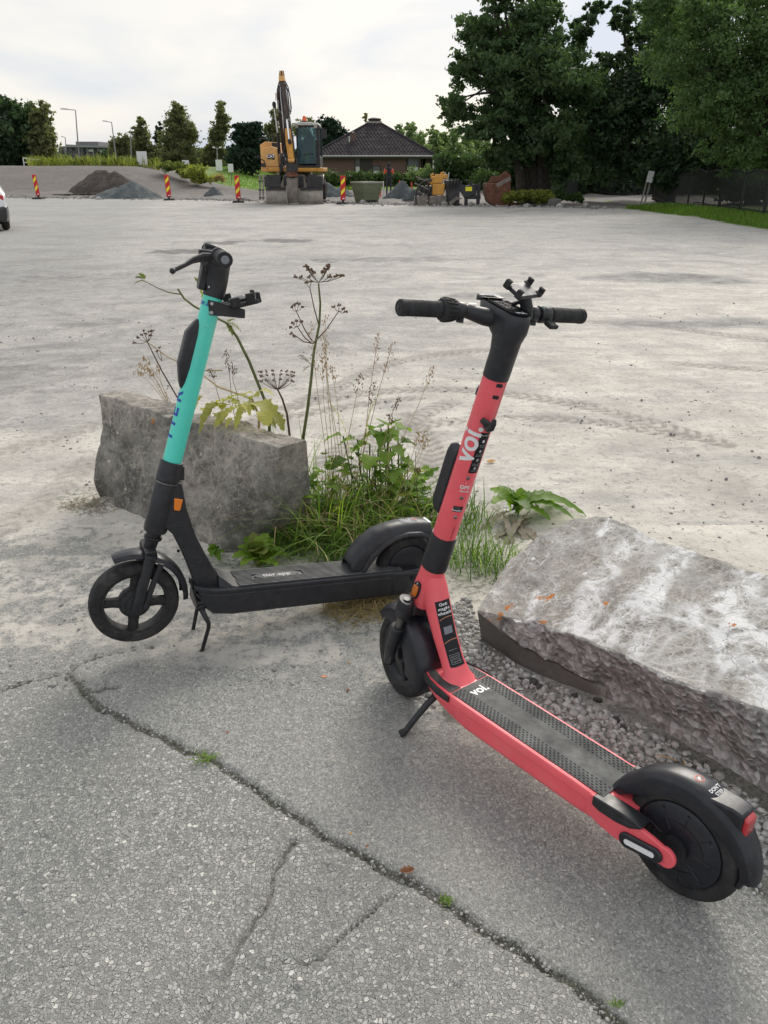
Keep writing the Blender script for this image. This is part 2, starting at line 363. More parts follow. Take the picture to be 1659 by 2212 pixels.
# ---- concrete blocks
def concrete(name, base, dark, vein, vein_amt, lichen):
    g = NG(name); rough, white, orange, darkm = g.attr('mask')
    n = g.noise(5.5, 8, .68); n2 = g.noise(38, 6, .7); n3 = g.noise(150, 4, .7)
    c = g.mix(g.ramp(n, (.40, 0), (.60, 1)), dark, base)
    c = g.mix(g.ramp(g.noise(14, 8, .75, dist=1.2), (.50, 0), (.64, .75)), c, tuple(x*1.3 for x in base))
    c = g.mix(g.ramp(n2, (.54, 0), (.66, .65)), c, tuple(min(x*1.65, .7) for x in base))
    c = g.mix(g.ramp(g.noise(9, 8, .8), (.30, .7), (.42, 0)), c, tuple(x*.6 for x in dark))
    c = g.mix(g.ramp(n3, (.54, 0), (.66, .7)), c, tuple(x*.5 for x in dark))
    w = g.warp(.11, 6)
    ve = g.voro(13, 'DISTANCE_TO_EDGE', vec=w); ve2 = g.voro(31, 'DISTANCE_TO_EDGE', vec=w)
    brk = g.ramp(g.noise(19, 5, .7), (.42, 0), (.6, 1)); v = g.math('MULTIPLY', g.math('MAXIMUM', g.ramp(ve, (.0, 1), (.05, 0)), g.math('MULTIPLY', g.ramp(ve2, (0, 1), (.06, 0)), .8)), brk)
    area = g.ramp(g.noise(3.1, 4, .6), (.40, 0), (.62, 1))
    c = g.mix(g.math('MULTIPLY', g.math('MULTIPLY', v, area), vein_amt), c, vein)
    w2 = g.warp(.22, 3.2); f1 = g.voro(6.5, 'DISTANCE_TO_EDGE', vec=w2); f2 = g.voro(19, 'DISTANCE_TO_EDGE', vec=w2); f3 = g.voro(46, 'DISTANCE_TO_EDGE', vec=w)
    fine_ = g.math('MAXIMUM', g.ramp(f1, (0, 1), (.10, 0)), g.math('MAXIMUM', g.math('MULTIPLY', g.ramp(f2, (0, 1), (.12, 0)), .85), g.math('MULTIPLY', g.ramp(f3, (0, 1), (.16, 0)), .6)))
    hz_ = g.ramp(g.noise(9, 9, .72, dist=1.2), (.44, 0), (.60, .95))
    stroke = g.ramp(g.math('ADD', white, g.math('MULTIPLY', g.math('SUBTRACT', g.noise(5, 7, .7, dist=.6), .5), 1.5)), (.34, .0), (.80, 1))
    veinarea = g.ramp(g.noise(2.6, 5, .65), (.40, .12), (.60, .85))
    wf = g.math('MAXIMUM', g.math('MULTIPLY', g.math('MULTIPLY', fine_, veinarea), .62), g.math('MULTIPLY', g.math('ADD', g.math('MULTIPLY', fine_, .7), hz_, True), stroke))
    wf = g.math('MULTIPLY', wf, g.ramp(white, (0, 0), (.02, 1)))
    c = g.mix(wf, c, vein)
    hair = g.math('MULTIPLY', g.ramp(ve, (.0, 1), (.014, 0)), wf); c = g.mix(g.math('MULTIPLY', hair, .7), c, (.16,.15,.15))
    c = g.mix(g.math('MULTIPLY', g.ramp(g.voro(11), (.05, 1), (.10, 0)), g.ramp(g.voro(11), (.0, 0), (.05, 1))), c, tuple(x*1.1 for x in vein)); pit = g.ramp(g.voro(34), (.07, 1), (.13, 0)); c = g.mix(g.math('MULTIPLY', pit, .75), c, tuple(x*.35 for x in dark))
    of = g.ramp(g.math('ADD', orange, g.math('MULTIPLY', g.math('SUBTRACT', g.noise(55, 5, .7), .5), 1.6)), (.62, 0), (.72, 1)); c = g.mix(g.math('MULTIPLY', of, lichen), c, (.50,.17,.03))
    # broken aggregate
    rc = g.voro(52, out='Color'); sp = g.n.new('ShaderNodeSeparateColor'); g.L(rc, sp.inputs[0])
    rg = g.ramp(sp.outputs[0], (0, (.26,.255,.245)), (.5, (.42,.415,.40)), (1, (.66,.65,.63)))
    rg = g.mix(g.ramp(n2, (.35, .55), (.5, 0)), rg, (.12,.113,.10))
    rfac = g.ramp(g.math('ADD', rough, g.math('MULTIPLY', g.math('SUBTRACT', n2, .5), .6)), (.4, 0), (.6, 1))
    c = g.mix(rfac, c, rg)
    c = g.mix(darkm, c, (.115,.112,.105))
    nb = g.bump(g.math('ADD', n2, g.math('MULTIPLY', n3, .5)), .006, .9)
    nb = g.bump(g.math('MULTIPLY', g.voro(52), rfac), .02, .9, nb)
    return g.end(c, .93, nb)
M_CON1 = concrete('weathered_concrete', (.27,.255,.225), (.085,.082,.072), (.58,.51,.43), .8, .9)
M_CON2 = concrete('cracked_concrete', (.37,.345,.305), (.22,.20,.17), (.78,.78,.77), .8, 1)
def stone_mat(name, a, b):
    g = NG(name); i = g.n.new('ShaderNodeAttribute'); i.attribute_name = 'tint'
    c = g.mix(i.outputs['Fac'], a, b); c = g.mix(g.ramp(g.noise(70, 4, .7), (.4, .35), (.6, 0)), c, tuple(x*.6 for x in a)); return g.end(c, .9, g.bump(g.noise(120, 4), .002, .6))
M_STONE = stone_mat('crushed_stone', (.19,.186,.175), (.72,.71,.68))
M = {}
def MM(k, *a, **kw): M[k] = mat(k, *a, **kw)
MM('coral_paint', (.88,.12,.145), .38, spec=.5, bump=(900,.12,.0004), var=(7,.08), coat=.1, wear=(.22,.55,(.62,.30,.28),(.30,.06,.07)))
MM('mint_paint', (.085,.70,.56), .34, spec=.5, bump=(700,.06,.0003), var=(9,.05), coat=.15, wear=(.20,.35,(.35,.58,.52),(.05,.30,.26)))
MM('black_plastic', (.018,.019,.023), .42, var=(30,.35), bump=(600,.15,.0004), wear=(.16,.35,(.10,.095,.085),(.12,.12,.12)))
MM('glossy_black', (.015,.016,.022), .33, var=(18,.45), wear=(.20,.35,(.10,.095,.09),(.13,.13,.13)))
MM('rubber', (.022,.022,.023), .72, var=(45,.45), bump=(300,.3,.0008))
MM('tyre_rubber', (.02,.02,.021), .78, var=(25,.55), bump=(90,.35,.0012), wear=(.45,.3,(.16,.145,.12),(.2,.18,.15)))
MM('deck_rubber', (.045,.049,.05), .66, var=(16,.5), bump=(350,.4,.0008), wear=(.35,.4,(.13,.13,.125),(.17,.17,.165)))
MM('dark_metal', (.03,.03,.033), .38, metal=.5, var=(40,.3))
MM('steel', (.55,.55,.55), .3, metal=1, var=(30,.15))
MM('grey_metal', (.20,.19,.18), .42, metal=.8, var=(30,.3))
MM('orange_lens', (.85,.22,.01), .25, spec=.7); MM('amber_lens', (.62,.16,.01), .18, spec=.8, coat=.5)
MM('red_lens', (.50,.012,.02), .18, spec=.8, coat=.6); MM('white_print', (.82,.82,.82), .5); MM('blue_print', (.02,.05,.40), .45)
MM('grey_print', (.45,.45,.45), .5); MM('red_print', (.75,.12,.08), .5); MM('bronze_print', (.42,.17,.08), .45); MM('sticker_black', (.012,.013,.016), .5, spec=.3)
MM('white_plastic', (.75,.75,.74), .4); MM('green_print', (.02,.35,.22), .5); MM('grey_sticker', (.22,.23,.25), .6, spec=.2); MM('display_film', (.010,.011,.013), .85, spec=.02)
# ================================================================== THE GROUND
EDGE_X = [-60, -21.1, -13.4, -6.1, -1.8, 3.3, 7.0, 9.6, 11.0]; EDGE_Y = [50, 46.0, 43.9, 40.8, 37.8, 35.4, 34.0, 33.2, 33.0]
def edge_y(x): return np.interp(x, EDGE_X, EDGE_Y)
def edge_x(y): return np.interp(y, [0, 15, 21.6, 27.2, 32.8, 60], [11.5, 10.4, 10.1, 10.3, 9.7, 9.7])
def height(x, y):
    z = (fbm(x, y, .35, 3, 5) - .5) * .03 * smooth(1.5, 6, y)
    m = smooth(46.5, 60, y - (x + 20) * .05) * smooth(-8.8, -19, x - (y - 55) * .02)
    z = z + m * 1.62
    b = smooth(.3, 2.2, y - edge_y(x)); z = z + b * (fbm(x, y, .9, 4, 9) - .5) * .28 * (1 - smooth(62, 80, y))
    gr = smooth(0, 1.2, x - edge_x(y)) * (y < 33); z = z + gr * .10
    return z
def seg_dist(px, py, pl):
    d = np.full(px.shape, 9.0); 
    for a, b in zip(pl[:-1], pl[1:]):
        ax, ay = a[0], a[1]; bx, by = b[0]-ax, b[1]-ay
        t = np.clip(((px-ax)*bx + (py-ay)*by) / (bx*bx+by*by+1e-9), 0, 1)
        d = np.minimum(d, np.hypot(px-ax-t*bx, py-ay-t*by))
    return d
def gp(*uv): return [G(u, v)[:2] for u, v in uv]
MAIN = gp((140,1452),(215,1522),(300,1570),(430,1625),(560,1705),(680,1792),(790,1850),(900,1905),(1000,1975),(1130,2055),(1250,2135),(1345,2212),(1500,2330))
BR1 = gp((640,1815),(592,1875),(572,1950),(510,2060),(472,2130),(440,2205)); BR2 = gp((852,1930),(790,1985),(700,2062),(640,2085),(520,2100))
BR3 = gp((0,1490),(70,1468),(140,1452),(175,1432),(250,1408),(330,1398)); BR4 = gp((255,1480),(200,1490),(150,1455))
def gpoly(*uv): return np.array(gp(*uv))
def inside(px, py, P):
    r = np.zeros(px.shape, bool); n = len(P); j = n-1
    for i in range(n):
        c = ((P[i,1] > py) != (P[j,1] > py)) & (px < (P[j,0]-P[i,0])*(py-P[i,1])/(P[j,1]-P[i,1]+1e-12) + P[i,0]); r ^= c; j = i
    return r
def lot_fan():
    nc, nr = 560, 880
    s = np.linspace(-1, 1, nc); s = np.sign(s) * np.abs(s)**1.08
    Y = .25 + 1.75*(np.exp(np.linspace(0, math.log((50+1.5)/1.75), nr)) - 1)
    YY = np.repeat(Y[:, None], nc, 1); XX = s[None, :] * (.80*(YY+1.35))
    x = XX.ravel(); y = YY.ravel()
    wx = x + (vnoise(x, y, 14, 1)-.5)*.014 + (vnoise(x, y, 50, 2)-.5)*.010; wy = y + (vnoise(x, y, 14, 3)-.5)*.014 + (vnoise(x, y, 50, 4)-.5)*.010
    z = height(x, y)
    near = y < 3.2
    dm = np.full(x.shape, 9.0); d1 = dm.copy(); d2 = dm.copy(); d3 = dm.copy()
    dm[near] = seg_dist(wx[near], wy[near], MAIN); d1[near] = seg_dist(wx[near], wy[near], BR1); d2[near] = seg_dist(wx[near], wy[near], BR2); d3[near] = np.minimum(seg_dist(wx[near], wy[near], BR3), seg_dist(wx[near], wy[near], BR4))
    # the joint is wide in its middle stretch, thin at its far end
    wm = .004 + .008*smooth(2.15, 1.85, y) * (0.3 + 1.1*vnoise(x, y, 5, 8))
    cm = smooth(wm*1.5, wm*.3, dm); c1 = smooth(.012, .002, d1)*.8*(.5+.7*vnoise(x, y, 9, 14)); c2 = smooth(.006, .001, d2)*.65*vnoise(x, y, 12, 6)*1.5; c3 = smooth(.010, .002, d3)*.75
    cr = np.clip(np.maximum.reduce([cm, c1, c2, c3]), 0, 1)
    # side of the main joint: right of it the slab is finer, dusty
    mx_ = np.interp(y, [p[1] for p in MAIN[::-1]], [p[0] for p in MAIN[::-1]])
    right = smooth(-.03, .03, x - mx_)
    z = z - cr*.014 - smooth(.12, 0, dm)*.004*near + right*near*.003*(fbm(x, y, 6, 2) - .2)
    # dust: the pale dried crust of the middle of the yard
    S_d = smooth(1.75, 3.0, y + .35*(x > -9)*np.clip(x+.2, -1.2, 1.2)*1.1 + (fbm(x, y, 1.6, 4, 3)-.5)*1.3)
    far = smooth(8.5, 15, y - x*.35 + (fbm(x, y, .35, 3, 4)-.5)*5)
    leftd = smooth(-1.3, -3.2, x + .25*(y-3.5)) * smooth(3.0, 4.8, y)
    dust = .92*S_d*(1-far) + .62*far*S_d
    dust = dust - leftd*.20 - .1*smooth(.62, .4, fbm(x*.5, y*1.6, .5, 4, 12))*smooth(4, 7, y)
    dust = np.where(y < 2.9, np.maximum(dust, np.maximum(.42*right*smooth(1.15, 2.3, y + x*.55), .50*smooth(1.85, 2.15, y + (fbm(x, y, 2, 3, 90)-.5)*.5))), dust)
    bl_ = G(250, 1480); dust = dust*(1-.6*smooth(.3, .1, np.hypot((x-bl_[0])*.8, y-bl_[1]+.0)))
    gpz = inside(x, y, gpoly((900,1330),(1000,1300),(1120,1440),(1330,1560),(1700,1660),(1800,2100),(1600,1900),(1300,1640),(960,1560)))
    dgr = np.zeros(x.shape); dgr[near] = gpz[near]
    # puddle-dark patches far across the lot, wheel ruts
    pud = np.zeros(x.shape)
    for (u, v, ru, rv) in ((400,543,85,8),(620,521,110,7),(480,525,75,7),(120,600,150,20),(150,700,170,22),(60,800,140,26),(330,590,120,10),(1350,600,320,16),(1050,640,260,12),(1500,700,220,14),(900,560,300,9)):
        c = G(u, v); a = G(u+ru, v); b = G(u, v-rv); w = 1.0 if v < 545 and u < 700 else .75
        pud = np.maximum(pud, w*smooth(1.25, .35, np.hypot((x-c[0])/(a[0]-c[0]), (y-c[1])/(b[1]-c[1])) + (fbm(x, y, 1.2, 4, 21)-.5)*1.5))
    rough_p = pud*smooth(9, 12, y); z = z + rough_p*(fbm(x, y, 3, 3, 30)-.5)*.10
    far2 = smooth(8, 14, y - x*.25); pud = np.maximum(pud, far2*.52); nl = (fbm(x, y, .5, 4, 66)-.5); pud = np.maximum(pud, .66*smooth(4.0, 6.5, y - (x+1.5)*.6 + nl*3)*smooth(2.0+.35*y, -1.5, x + nl*5)*(1-.25*smooth(12, 20, y)))
    # tyre tracks with tread lugs
    tr = np.zeros(x.shape)
    tracks = [(((700,1000),(760,955),(860,930),(1010,905),(1250,905),(1480,945)),.085),(((620,880),(760,850),(960,835),(1250,870),(1560,960)),.10),(((730,1130),(700,1080),(800,985),(900,900),(970,870)),.09),
              (((560,905),(700,850),(850,775),(1100,750),(1300,775),(1659,800)),.10),(((500,930),(620,900),(800,870),(900,860)),.07),(((1100,760),(1300,860),(1500,1000),(1659,1110)),.14),(((1380,760),(1500,830),(1640,960)),.13),
              (((0,850),(200,800),(420,770),(700,745),(1000,770)),.09),(((880,900),(930,970),(935,1010),(900,1060)),.10),(((0,980),(150,940),(330,880)),.09),(((1000,700),(1300,690),(1659,735)),.12),(((0,1150),(90,1090),(190,1000)),.09)]
    mid = (y > 2.4) & (y < 12)
    for k, (uv, w) in enumerate(tracks):
        pl = gp(*uv); P = []
        for a, b in zip(pl[:-1], pl[1:]): 
            for t in np.linspace(0, 1, 5)[:-1]: P.append(a+(b-a)*t)
        P.append(pl[-1]); P = np.array(P)
        for _ in range(3): P[1:-1] = (P[:-2]+P[1:-1]*2+P[2:])/4
        xs, ys = x[mid], y[mid]; best = np.full(xs.shape, 9.0); al = np.zeros(xs.shape); sd_ = np.zeros(xs.shape); acc = 0
        for a, b in zip(P[:-1], P[1:]):
            bx, by = b-a; L = math.hypot(bx, by); t = np.clip(((xs-a[0])*bx+(ys-a[1])*by)/(L*L), 0, 1)
            dx, dy = xs-a[0]-t*bx, ys-a[1]-t*by; d = np.hypot(dx, dy); m_ = d < best
            best[m_] = d[m_]; al[m_] = acc + t[m_]*L; sd_[m_] = ((-by*dx+bx*dy)/L)[m_]; acc += L
        plain = k in (5, 6)
        body = smooth(w, w*.75, best)
        lug = body * (.5 if plain else 1) * ((.35 + .65*(np.sin((al + np.abs(sd_)*.9)*2*math.pi/.085) > .1)) if not plain else .7) * smooth(.22, .42, fbm(xs, ys, 1.5, 3, 40+k))
        z[mid] -= lug*(.006 if k not in (7, 9, 11) else .003); tr[mid] = np.maximum(tr[mid], lug*(.95 if not plain else .5)*(.55 if k in (7, 9, 11) else 1))
    z = z + (fbm(x, y, 9, 3, 50)-.5)*.012*smooth(2.3, 3.2, y)*dust
    soil = smooth(-.25, .35, y - edge_y(x) + (fbm(x, y, 1.1, 4, 60)-.5)*1.3)
    gr = smooth(-.15, .15, x - edge_x(y) + (fbm(x, y, 1.2, 4, 61)-.5)*.6) * (y < 34)
    soil = soil*(1-gr); 
    # moss in the joint, on the gravel strip and round the plants
    mossm = cm*.55*smooth(.52, .68, fbm(x, y, 6, 3, 70))
    mossm = np.maximum(mossm, dgr*.35)
    for (u, v, r_) in ((700,1130,.55),(560,1200,.3),(800,1180,.4),(1010,1240,.3),(790,1330,.22),(200,1075,.22),(1080,1130,.3)):
        c = G(u, v); q = smooth(r_, r_*.4, np.hypot(x-c[0], y-c[1])+(fbm(x, y, 7, 3, 91)-.5)*.2); mossm = np.maximum(mossm, q*.6); dgr = np.maximum(dgr, q*.45)
    coarse = 1 - right*near*.6*smooth(2.6, 2.2, y); coarse = np.where(near, coarse, .3)
    cr = np.maximum(cr, dgr*.55)
    m1 = np.stack([np.clip(dust, 0, 1), cr, mossm, coarse], 1); m2 = np.stack([np.clip(tr, 0, 1), soil, gr, np.clip(pud, 0, 1)], 1)
    idx = (np.arange(nr-1)[:, None]*nc + np.arange(nc-1)[None, :]).ravel()
    F = np.stack([idx, idx+1, idx+nc+1, idx+nc], 1)
    m1[:, 3] = coarse
    o = np_mesh('gravel_lot', np.stack([x, y, z], 1), F, M_LOT, cols={'mask': m1, 'mask_b': m2}); kind(o, 'structure')
lot_fan()
def outer():
    xs = np.sign(np.linspace(-1, 1, 260))*np.abs(np.linspace(-1, 1, 260))**2.2*320
    ys = np.concatenate([np.linspace(-60, -1, 12), np.linspace(0, 44, 40), np.linspace(45, 140, 160), np.linspace(145, 700, 40)])
    XX, YY = np.meshgrid(xs, ys); x = XX.ravel(); y = YY.ravel()
    z = height(x, y) - .02 - .05*(y < 44)*(1) * (np.abs(x) < .8*(y+1.35)+.5)
    z = z + smooth(140, 400, y)*3*smooth(-20, -120, x)
    lawn = smooth(60, 64, y + (fbm(x, y, .2, 3)-.5)*4 + np.clip(-(x+14), 0, 30)*1.4 * -1 + np.clip(x+3, 0, 3)*0) * smooth(-26, -12, x)
    lawn = np.maximum(lawn, smooth(9.7, 11.0, x)*(y < 70)); lawn = np.maximum(lawn, smooth(95, 110, y))
    road = smooth(1.5, 1.0, np.abs(x - (8.2 + (y-48)*.105))) * (y > 45) * (y < 100); lawn = lawn*(1-road)
    path = smooth(1.2, .9, np.abs(x - (10.6 + (y-33)*.30))) * (y > 32) * (y < 75); lawn = lawn*(1-path)
    m = np.stack([1-lawn, lawn, np.maximum(road, path)*1.0 + 0*x + (y < 30)*(1-lawn), np.ones_like(x)], 1)
    n = len(xs); idx = (np.arange(len(ys)-1)[:, None]*n + np.arange(n-1)[None, :]).ravel()
    o = np_mesh('ground', np.stack([x, y, z], 1), np.stack([idx, idx+1, idx+n+1, idx+n], 1), M_TER, cols={'mask': m}); kind(o, 'structure')
outer()
def Zg(x, y): return float(height(np.array([x*1.0]), np.array([y*1.0]))[0])

# ================================================================== CONCRETE BLOCKS
def block_surface(name, grid, disp, masks, mat_, label, cat):
    """grid (a,b,3) closed in b; caps by collapsed ends"""
    a, b, _ = grid.shape; V = grid.reshape(-1, 3)
    idx = (np.arange(a-1)[:, None]*b + np.arange(b)[None, :]).ravel(); nxt = (np.arange(a-1)[:, None]*b + ((np.arange(b)+1) % b)[None, :]).ravel()
    F = np.stack([idx, nxt, nxt+b, idx+b], 1)
    o = np_mesh(name, V, F, mat_, cols={'mask': masks.reshape(-1, 4)}); tag(o, label, cat)
    import bmesh
    bm = bmesh.new(); bm.from_mesh(o.data); bmesh.ops.recalc_face_normals(bm, faces=bm.faces); bm.to_mesh(o.data); bm.free()
    o.data.set_sharp_from_angle(angle=R_(34)); return o
def noise3(P, s, seed=0, o=4):
    return (fbm(P[..., 0]+P[..., 2]*.7, P[..., 1]-P[..., 2]*.6, s, o, seed) + fbm(P[..., 0]-P[..., 1]*.5+5, P[..., 2]+P[..., 1]*.3, s, o, seed+3))/2 - .5
def resample(prof, counts):
    out = []
    for (p, q), n in zip(zip(prof, prof[1:]+prof[:1]), counts):
        for t in np.arange(n)/n: out.append(np.array(p)*(1-t)+np.array(q)*t)
    return np.array(out)
# the upright block behind the mint scooter
def make_block_a():
    top = [(-1.40,3.685,.485), (-.42,2.93,.475), (-.325,3.06,.46), (-1.29,3.81,.475)]
    bot = [(-1.43,3.50,0), (-.60,2.86,0), (-.33,3.15,0), (-1.17,3.92,0)]
    A = 150; rings = []; masks = []
    for i in range(-14, A+15):
        t = min(max(i/A, 0), 1)
        TF = np.array(top[0])*(1-t)+np.array(top[1])*t; TB = np.array(top[3])*(1-t)+np.array(top[2])*t
        BF = np.array(bot[0])*(1-t)+np.array(bot[1])*t; BF = BF + np.array([.09,.11,0])*smooth(.90, 1.0, t); BB = np.array(bot[3])*(1-t)+np.array(bot[2])*t
        TF = TF + np.array([0, 0, -.02])*math.sin(t*math.pi)*0
        prof = [BF+[0,0,-.02], TF, TB, BB+[0,0,-.02]]
        R = resample([list(p) for p in prof], [52, 16, 20, 12])
        # rounded edges
        R = (np.roll(R, 1, 0)+R*2+np.roll(R, -1, 0))/4
        if i < 0 or i > A:
            k = 1 - (abs(i if i < 0 else i-A)/14)**1.0
            c = R.mean(0); 
            kk = max(k, 0.0); R = c + (R-c)*kk
        rings.append(R)
    P = np.array(rings); 
    c = P.mean((0, 1)); nrm = P - P.mean(1, keepdims=True); nrm /= (np.linalg.norm(nrm, axis=2, keepdims=True)+1e-6)
    hz = smooth(0, .12, P[..., 2])
    left = smooth(-1.25, -1.42, P[..., 0])
    d = noise3(P, 5, 1)*.045 + noise3(P, 16, 5)*.024 + noise3(P, 50, 7)*.012 - .02*smooth(.62,.75, fbm(P[...,0]-P[...,1], P[...,2], 8, 3, 12))
    d = d + left*(noise3(P, 9, 9)*.06 + .015*np.sin(P[..., 2]*14)) 
    # chipped lower right corner and broken foot
    P = P + nrm*d[..., None]
    foot = smooth(.14, .0, P[..., 2])*smooth(.45, .65, fbm(P[..., 0]*1.0, P[..., 1]*1.0, 4.5, 3, 77)); P[..., 0] += foot*.03; P[..., 1] += foot*.07
    m = np.zeros(P.shape[:2]+(4,)); m[..., 0] = smooth(.40, .75, fbm(P[..., 0]-P[..., 1], P[..., 2], 7, 3, 2))*.38
    m[..., 1] = smooth(.55, .9, fbm(P[..., 0], P[..., 2], 3, 3, 8))*.25
    for (u, v, r_) in ((277,910,.006),(573,1035,.008),(576,965,.010),(692-25,955,.008),(660,950,.01)):
        q = W(u, v, 3.3); 
        dd = np.linalg.norm(P - q, axis=2); j = dd.min(); m[..., 2] = np.maximum(m[..., 2], smooth(.9*r_, .0, dd-j)*.85)
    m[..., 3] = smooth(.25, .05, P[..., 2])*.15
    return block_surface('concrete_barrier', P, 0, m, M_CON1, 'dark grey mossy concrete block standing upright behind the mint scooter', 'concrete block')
make_block_a()
def make_block_b():
    st = []  # stations: B ground front, D top of the smooth dark face, E front edge of the big face, R ridge, K back foot
    def P(u, v, z): return G(u, v, z)
    st.append([P(1040,1382,0), P(1030,1322,.125), P(1031,1318,.13), P(1105,1203,.20), (.50,2.56,0)])
    st.append([P(1109,1431,0), P(1100,1375,.095), P(1105,1337,.15), P(1160,1160,.28), (.63,2.80,0)])
    st.append([P(1160,1458,0), P(1160,1408,.075), P(1150,1348,.165), P(1225,1128,.315), (.75,2.93,0)])
    st.append([P(1214,1480,0), P(1212,1440,.06), P(1198,1364,.18), P(1280,1113,.335), (.89,2.97,0)])
    st.append([P(1311,1512,0), P(1308,1495,.025), P(1300,1398,.205), P(1330,1122,.35), (1.01,2.86,0)])
    st.append([P(1392,1560,0), P(1390,1530,.03), P(1368,1430,.22), P(1395,1156,.36), (1.12,2.76,0)])
    st.append([P(1520,1640,0), P(1515,1590,.04), P(1500,1487,.24), P(1500,1190,.37), (1.34,2.6,0)])
    st.append([P(1700,1740,0), P(1690,1680,.05), P(1670,1540,.25), P(1670,1250,.38), (1.62,2.42,0)])
    st.append([P(1950,1900,0), P(1940,1830,.06), P(1910,1680,.25), P(1950,1340,.38), (1.95,2.15,0)])
    S = np.array([[np.array(p, float) for p in s] for s in st])
    A = 230; tt = np.linspace(0, len(st)-1, A); rings = []; um = []
    cnt = [26, 46, 110, 14, 14]
    for i in range(-10, A+10):
        t = tt[min(max(i, 0), A-1)]; k = min(int(t), len(st)-2); f = t-k
        q = S[k]*(1-f)+S[k+1]*f
        q[0][2] -= .03; q[4][2] -= .03
        R = resample([list(p) for p in q], cnt)
        for _ in range(1): R = (np.roll(R, 1, 0)+R*2+np.roll(R, -1, 0))/4
        if i < 0 or i >= A:
            e = (-i if i < 0 else i-A+1)/10; c = R.mean(0); R = c+(R-c)*(1-e**2.5)
        rings.append(R); um.append(min(max(t, 0), 8))
    P_ = np.array(rings); n = P_.shape[1]; j = np.arange(n); U = np.array(um)[:, None]*np.ones(n)[None, :]
    band = ((j > 24) & (j < 26+46+2))[None, :]*1.0   # dark-top .. face edge : broken aggregate
    below = (j <= 25)[None, :]*1.0
    bandw = np.convolve(band[0], np.ones(5)/5, 'same')[None, :]*smooth(.3, 1.2, U)
    rough = np.maximum(bandw, below*smooth(3.7, 4.4, U))
    c = P_.mean(1, keepdims=True); nrm = P_-c; nrm /= (np.linalg.norm(nrm, axis=2, keepdims=True)+1e-6)
    d = noise3(P_, 3.0, 3)*.05 + noise3(P_, 8, 4)*.022 + noise3(P_, 18, 5)*.012 + noise3(P_, 50, 7)*.006
    step = np.abs(noise3(P_, 5, 33))*.16 + np.abs(noise3(P_, 17, 35))*.05 + noise3(P_, 70, 36)*.018
    face = ((j >= 26+46) & (j < 26+46+110))[None, :]*1.0
    d = d - rough*step + rough*.02
    # undercut of the broken band
    P_ = P_ + nrm*d[..., None]
    ridge = np.exp(-((j-(26+46+110))/7.)**2)[None, :]*(noise3(P_, 12, 41))*.04; P_[..., 2] += ridge
    m = np.zeros(P_.shape[:2]+(4,)); m[..., 0] = rough
    sw = np.zeros(P_.shape[:2])
    for (pl, w) in (([(1240,1350),(1260,1300),(1320,1230),(1430,1190)],.10),([(1290,1350),(1400,1290),(1500,1230),(1590,1190)],.085),([(1300,1180),(1340,1145)],.05),([(1160,1240),(1145,1290),(1110,1320)],.035),([(1560,1360),(1620,1300),(1690,1230)],.12),([(1480,1350),(1560,1370),(1659,1420)],.11),([(1420,1290),(1390,1370),(1370,1400)],.05),([(1659,1480),(1590,1440),(1560,1380)],.10),([(1700,1300),(1700,1500)],.2),([(1200,1350),(1260,1300),(1300,1250)],.07)):
        pts = [G(u, v, .27)[:2] for u, v in pl]
        sw = np.maximum(sw, smooth(w, 0, seg_dist(P_[..., 0], P_[..., 1], pts)))
    m[..., 1] = np.clip(sw*.75+.22, 0, 1)*face
    for (u, v) in ((1055,1318),(1082,1319),(1096,1312),(1104,1311),(1158,1307),(1168,1313),(1180,1316),(1190,1314),(1166,1352),(1174,1354),(1301,1355),(1210,1462-50),(1560,1448),(1700,1500)):
        zz = .16; q = G(u, v, zz+.0); dd = np.hypot(P_[..., 0]-q[0], P_[..., 1]-q[1]) + 3*np.maximum(0, .08-P_[..., 2]); m[..., 2] = np.maximum(m[..., 2], smooth(.024, .006, dd)*.74)
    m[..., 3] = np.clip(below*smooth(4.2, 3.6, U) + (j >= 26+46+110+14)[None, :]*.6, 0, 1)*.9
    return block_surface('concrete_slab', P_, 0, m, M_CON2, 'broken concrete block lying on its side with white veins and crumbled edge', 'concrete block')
make_block_b()

# ================================================================== WHEELS
def tyre_mb(r, w, ri, n=48, tread=True):
    prof = [(ri, -w*.42), (ri+.004, -w*.5), (r-w*.32, -w*.5), (r-w*.13, -w*.42), (r-w*.03, -w*.27), (r, -w*.09), (r-.0018, -w*.03), (r-.0018, w*.03), (r, w*.09), (r-w*.03, w*.27), (r-w*.13, w*.42), (r-w*.32, w*.5), (ri+.004, w*.5), (ri, w*.42)]
    return MB().lathe(prof, n*2)
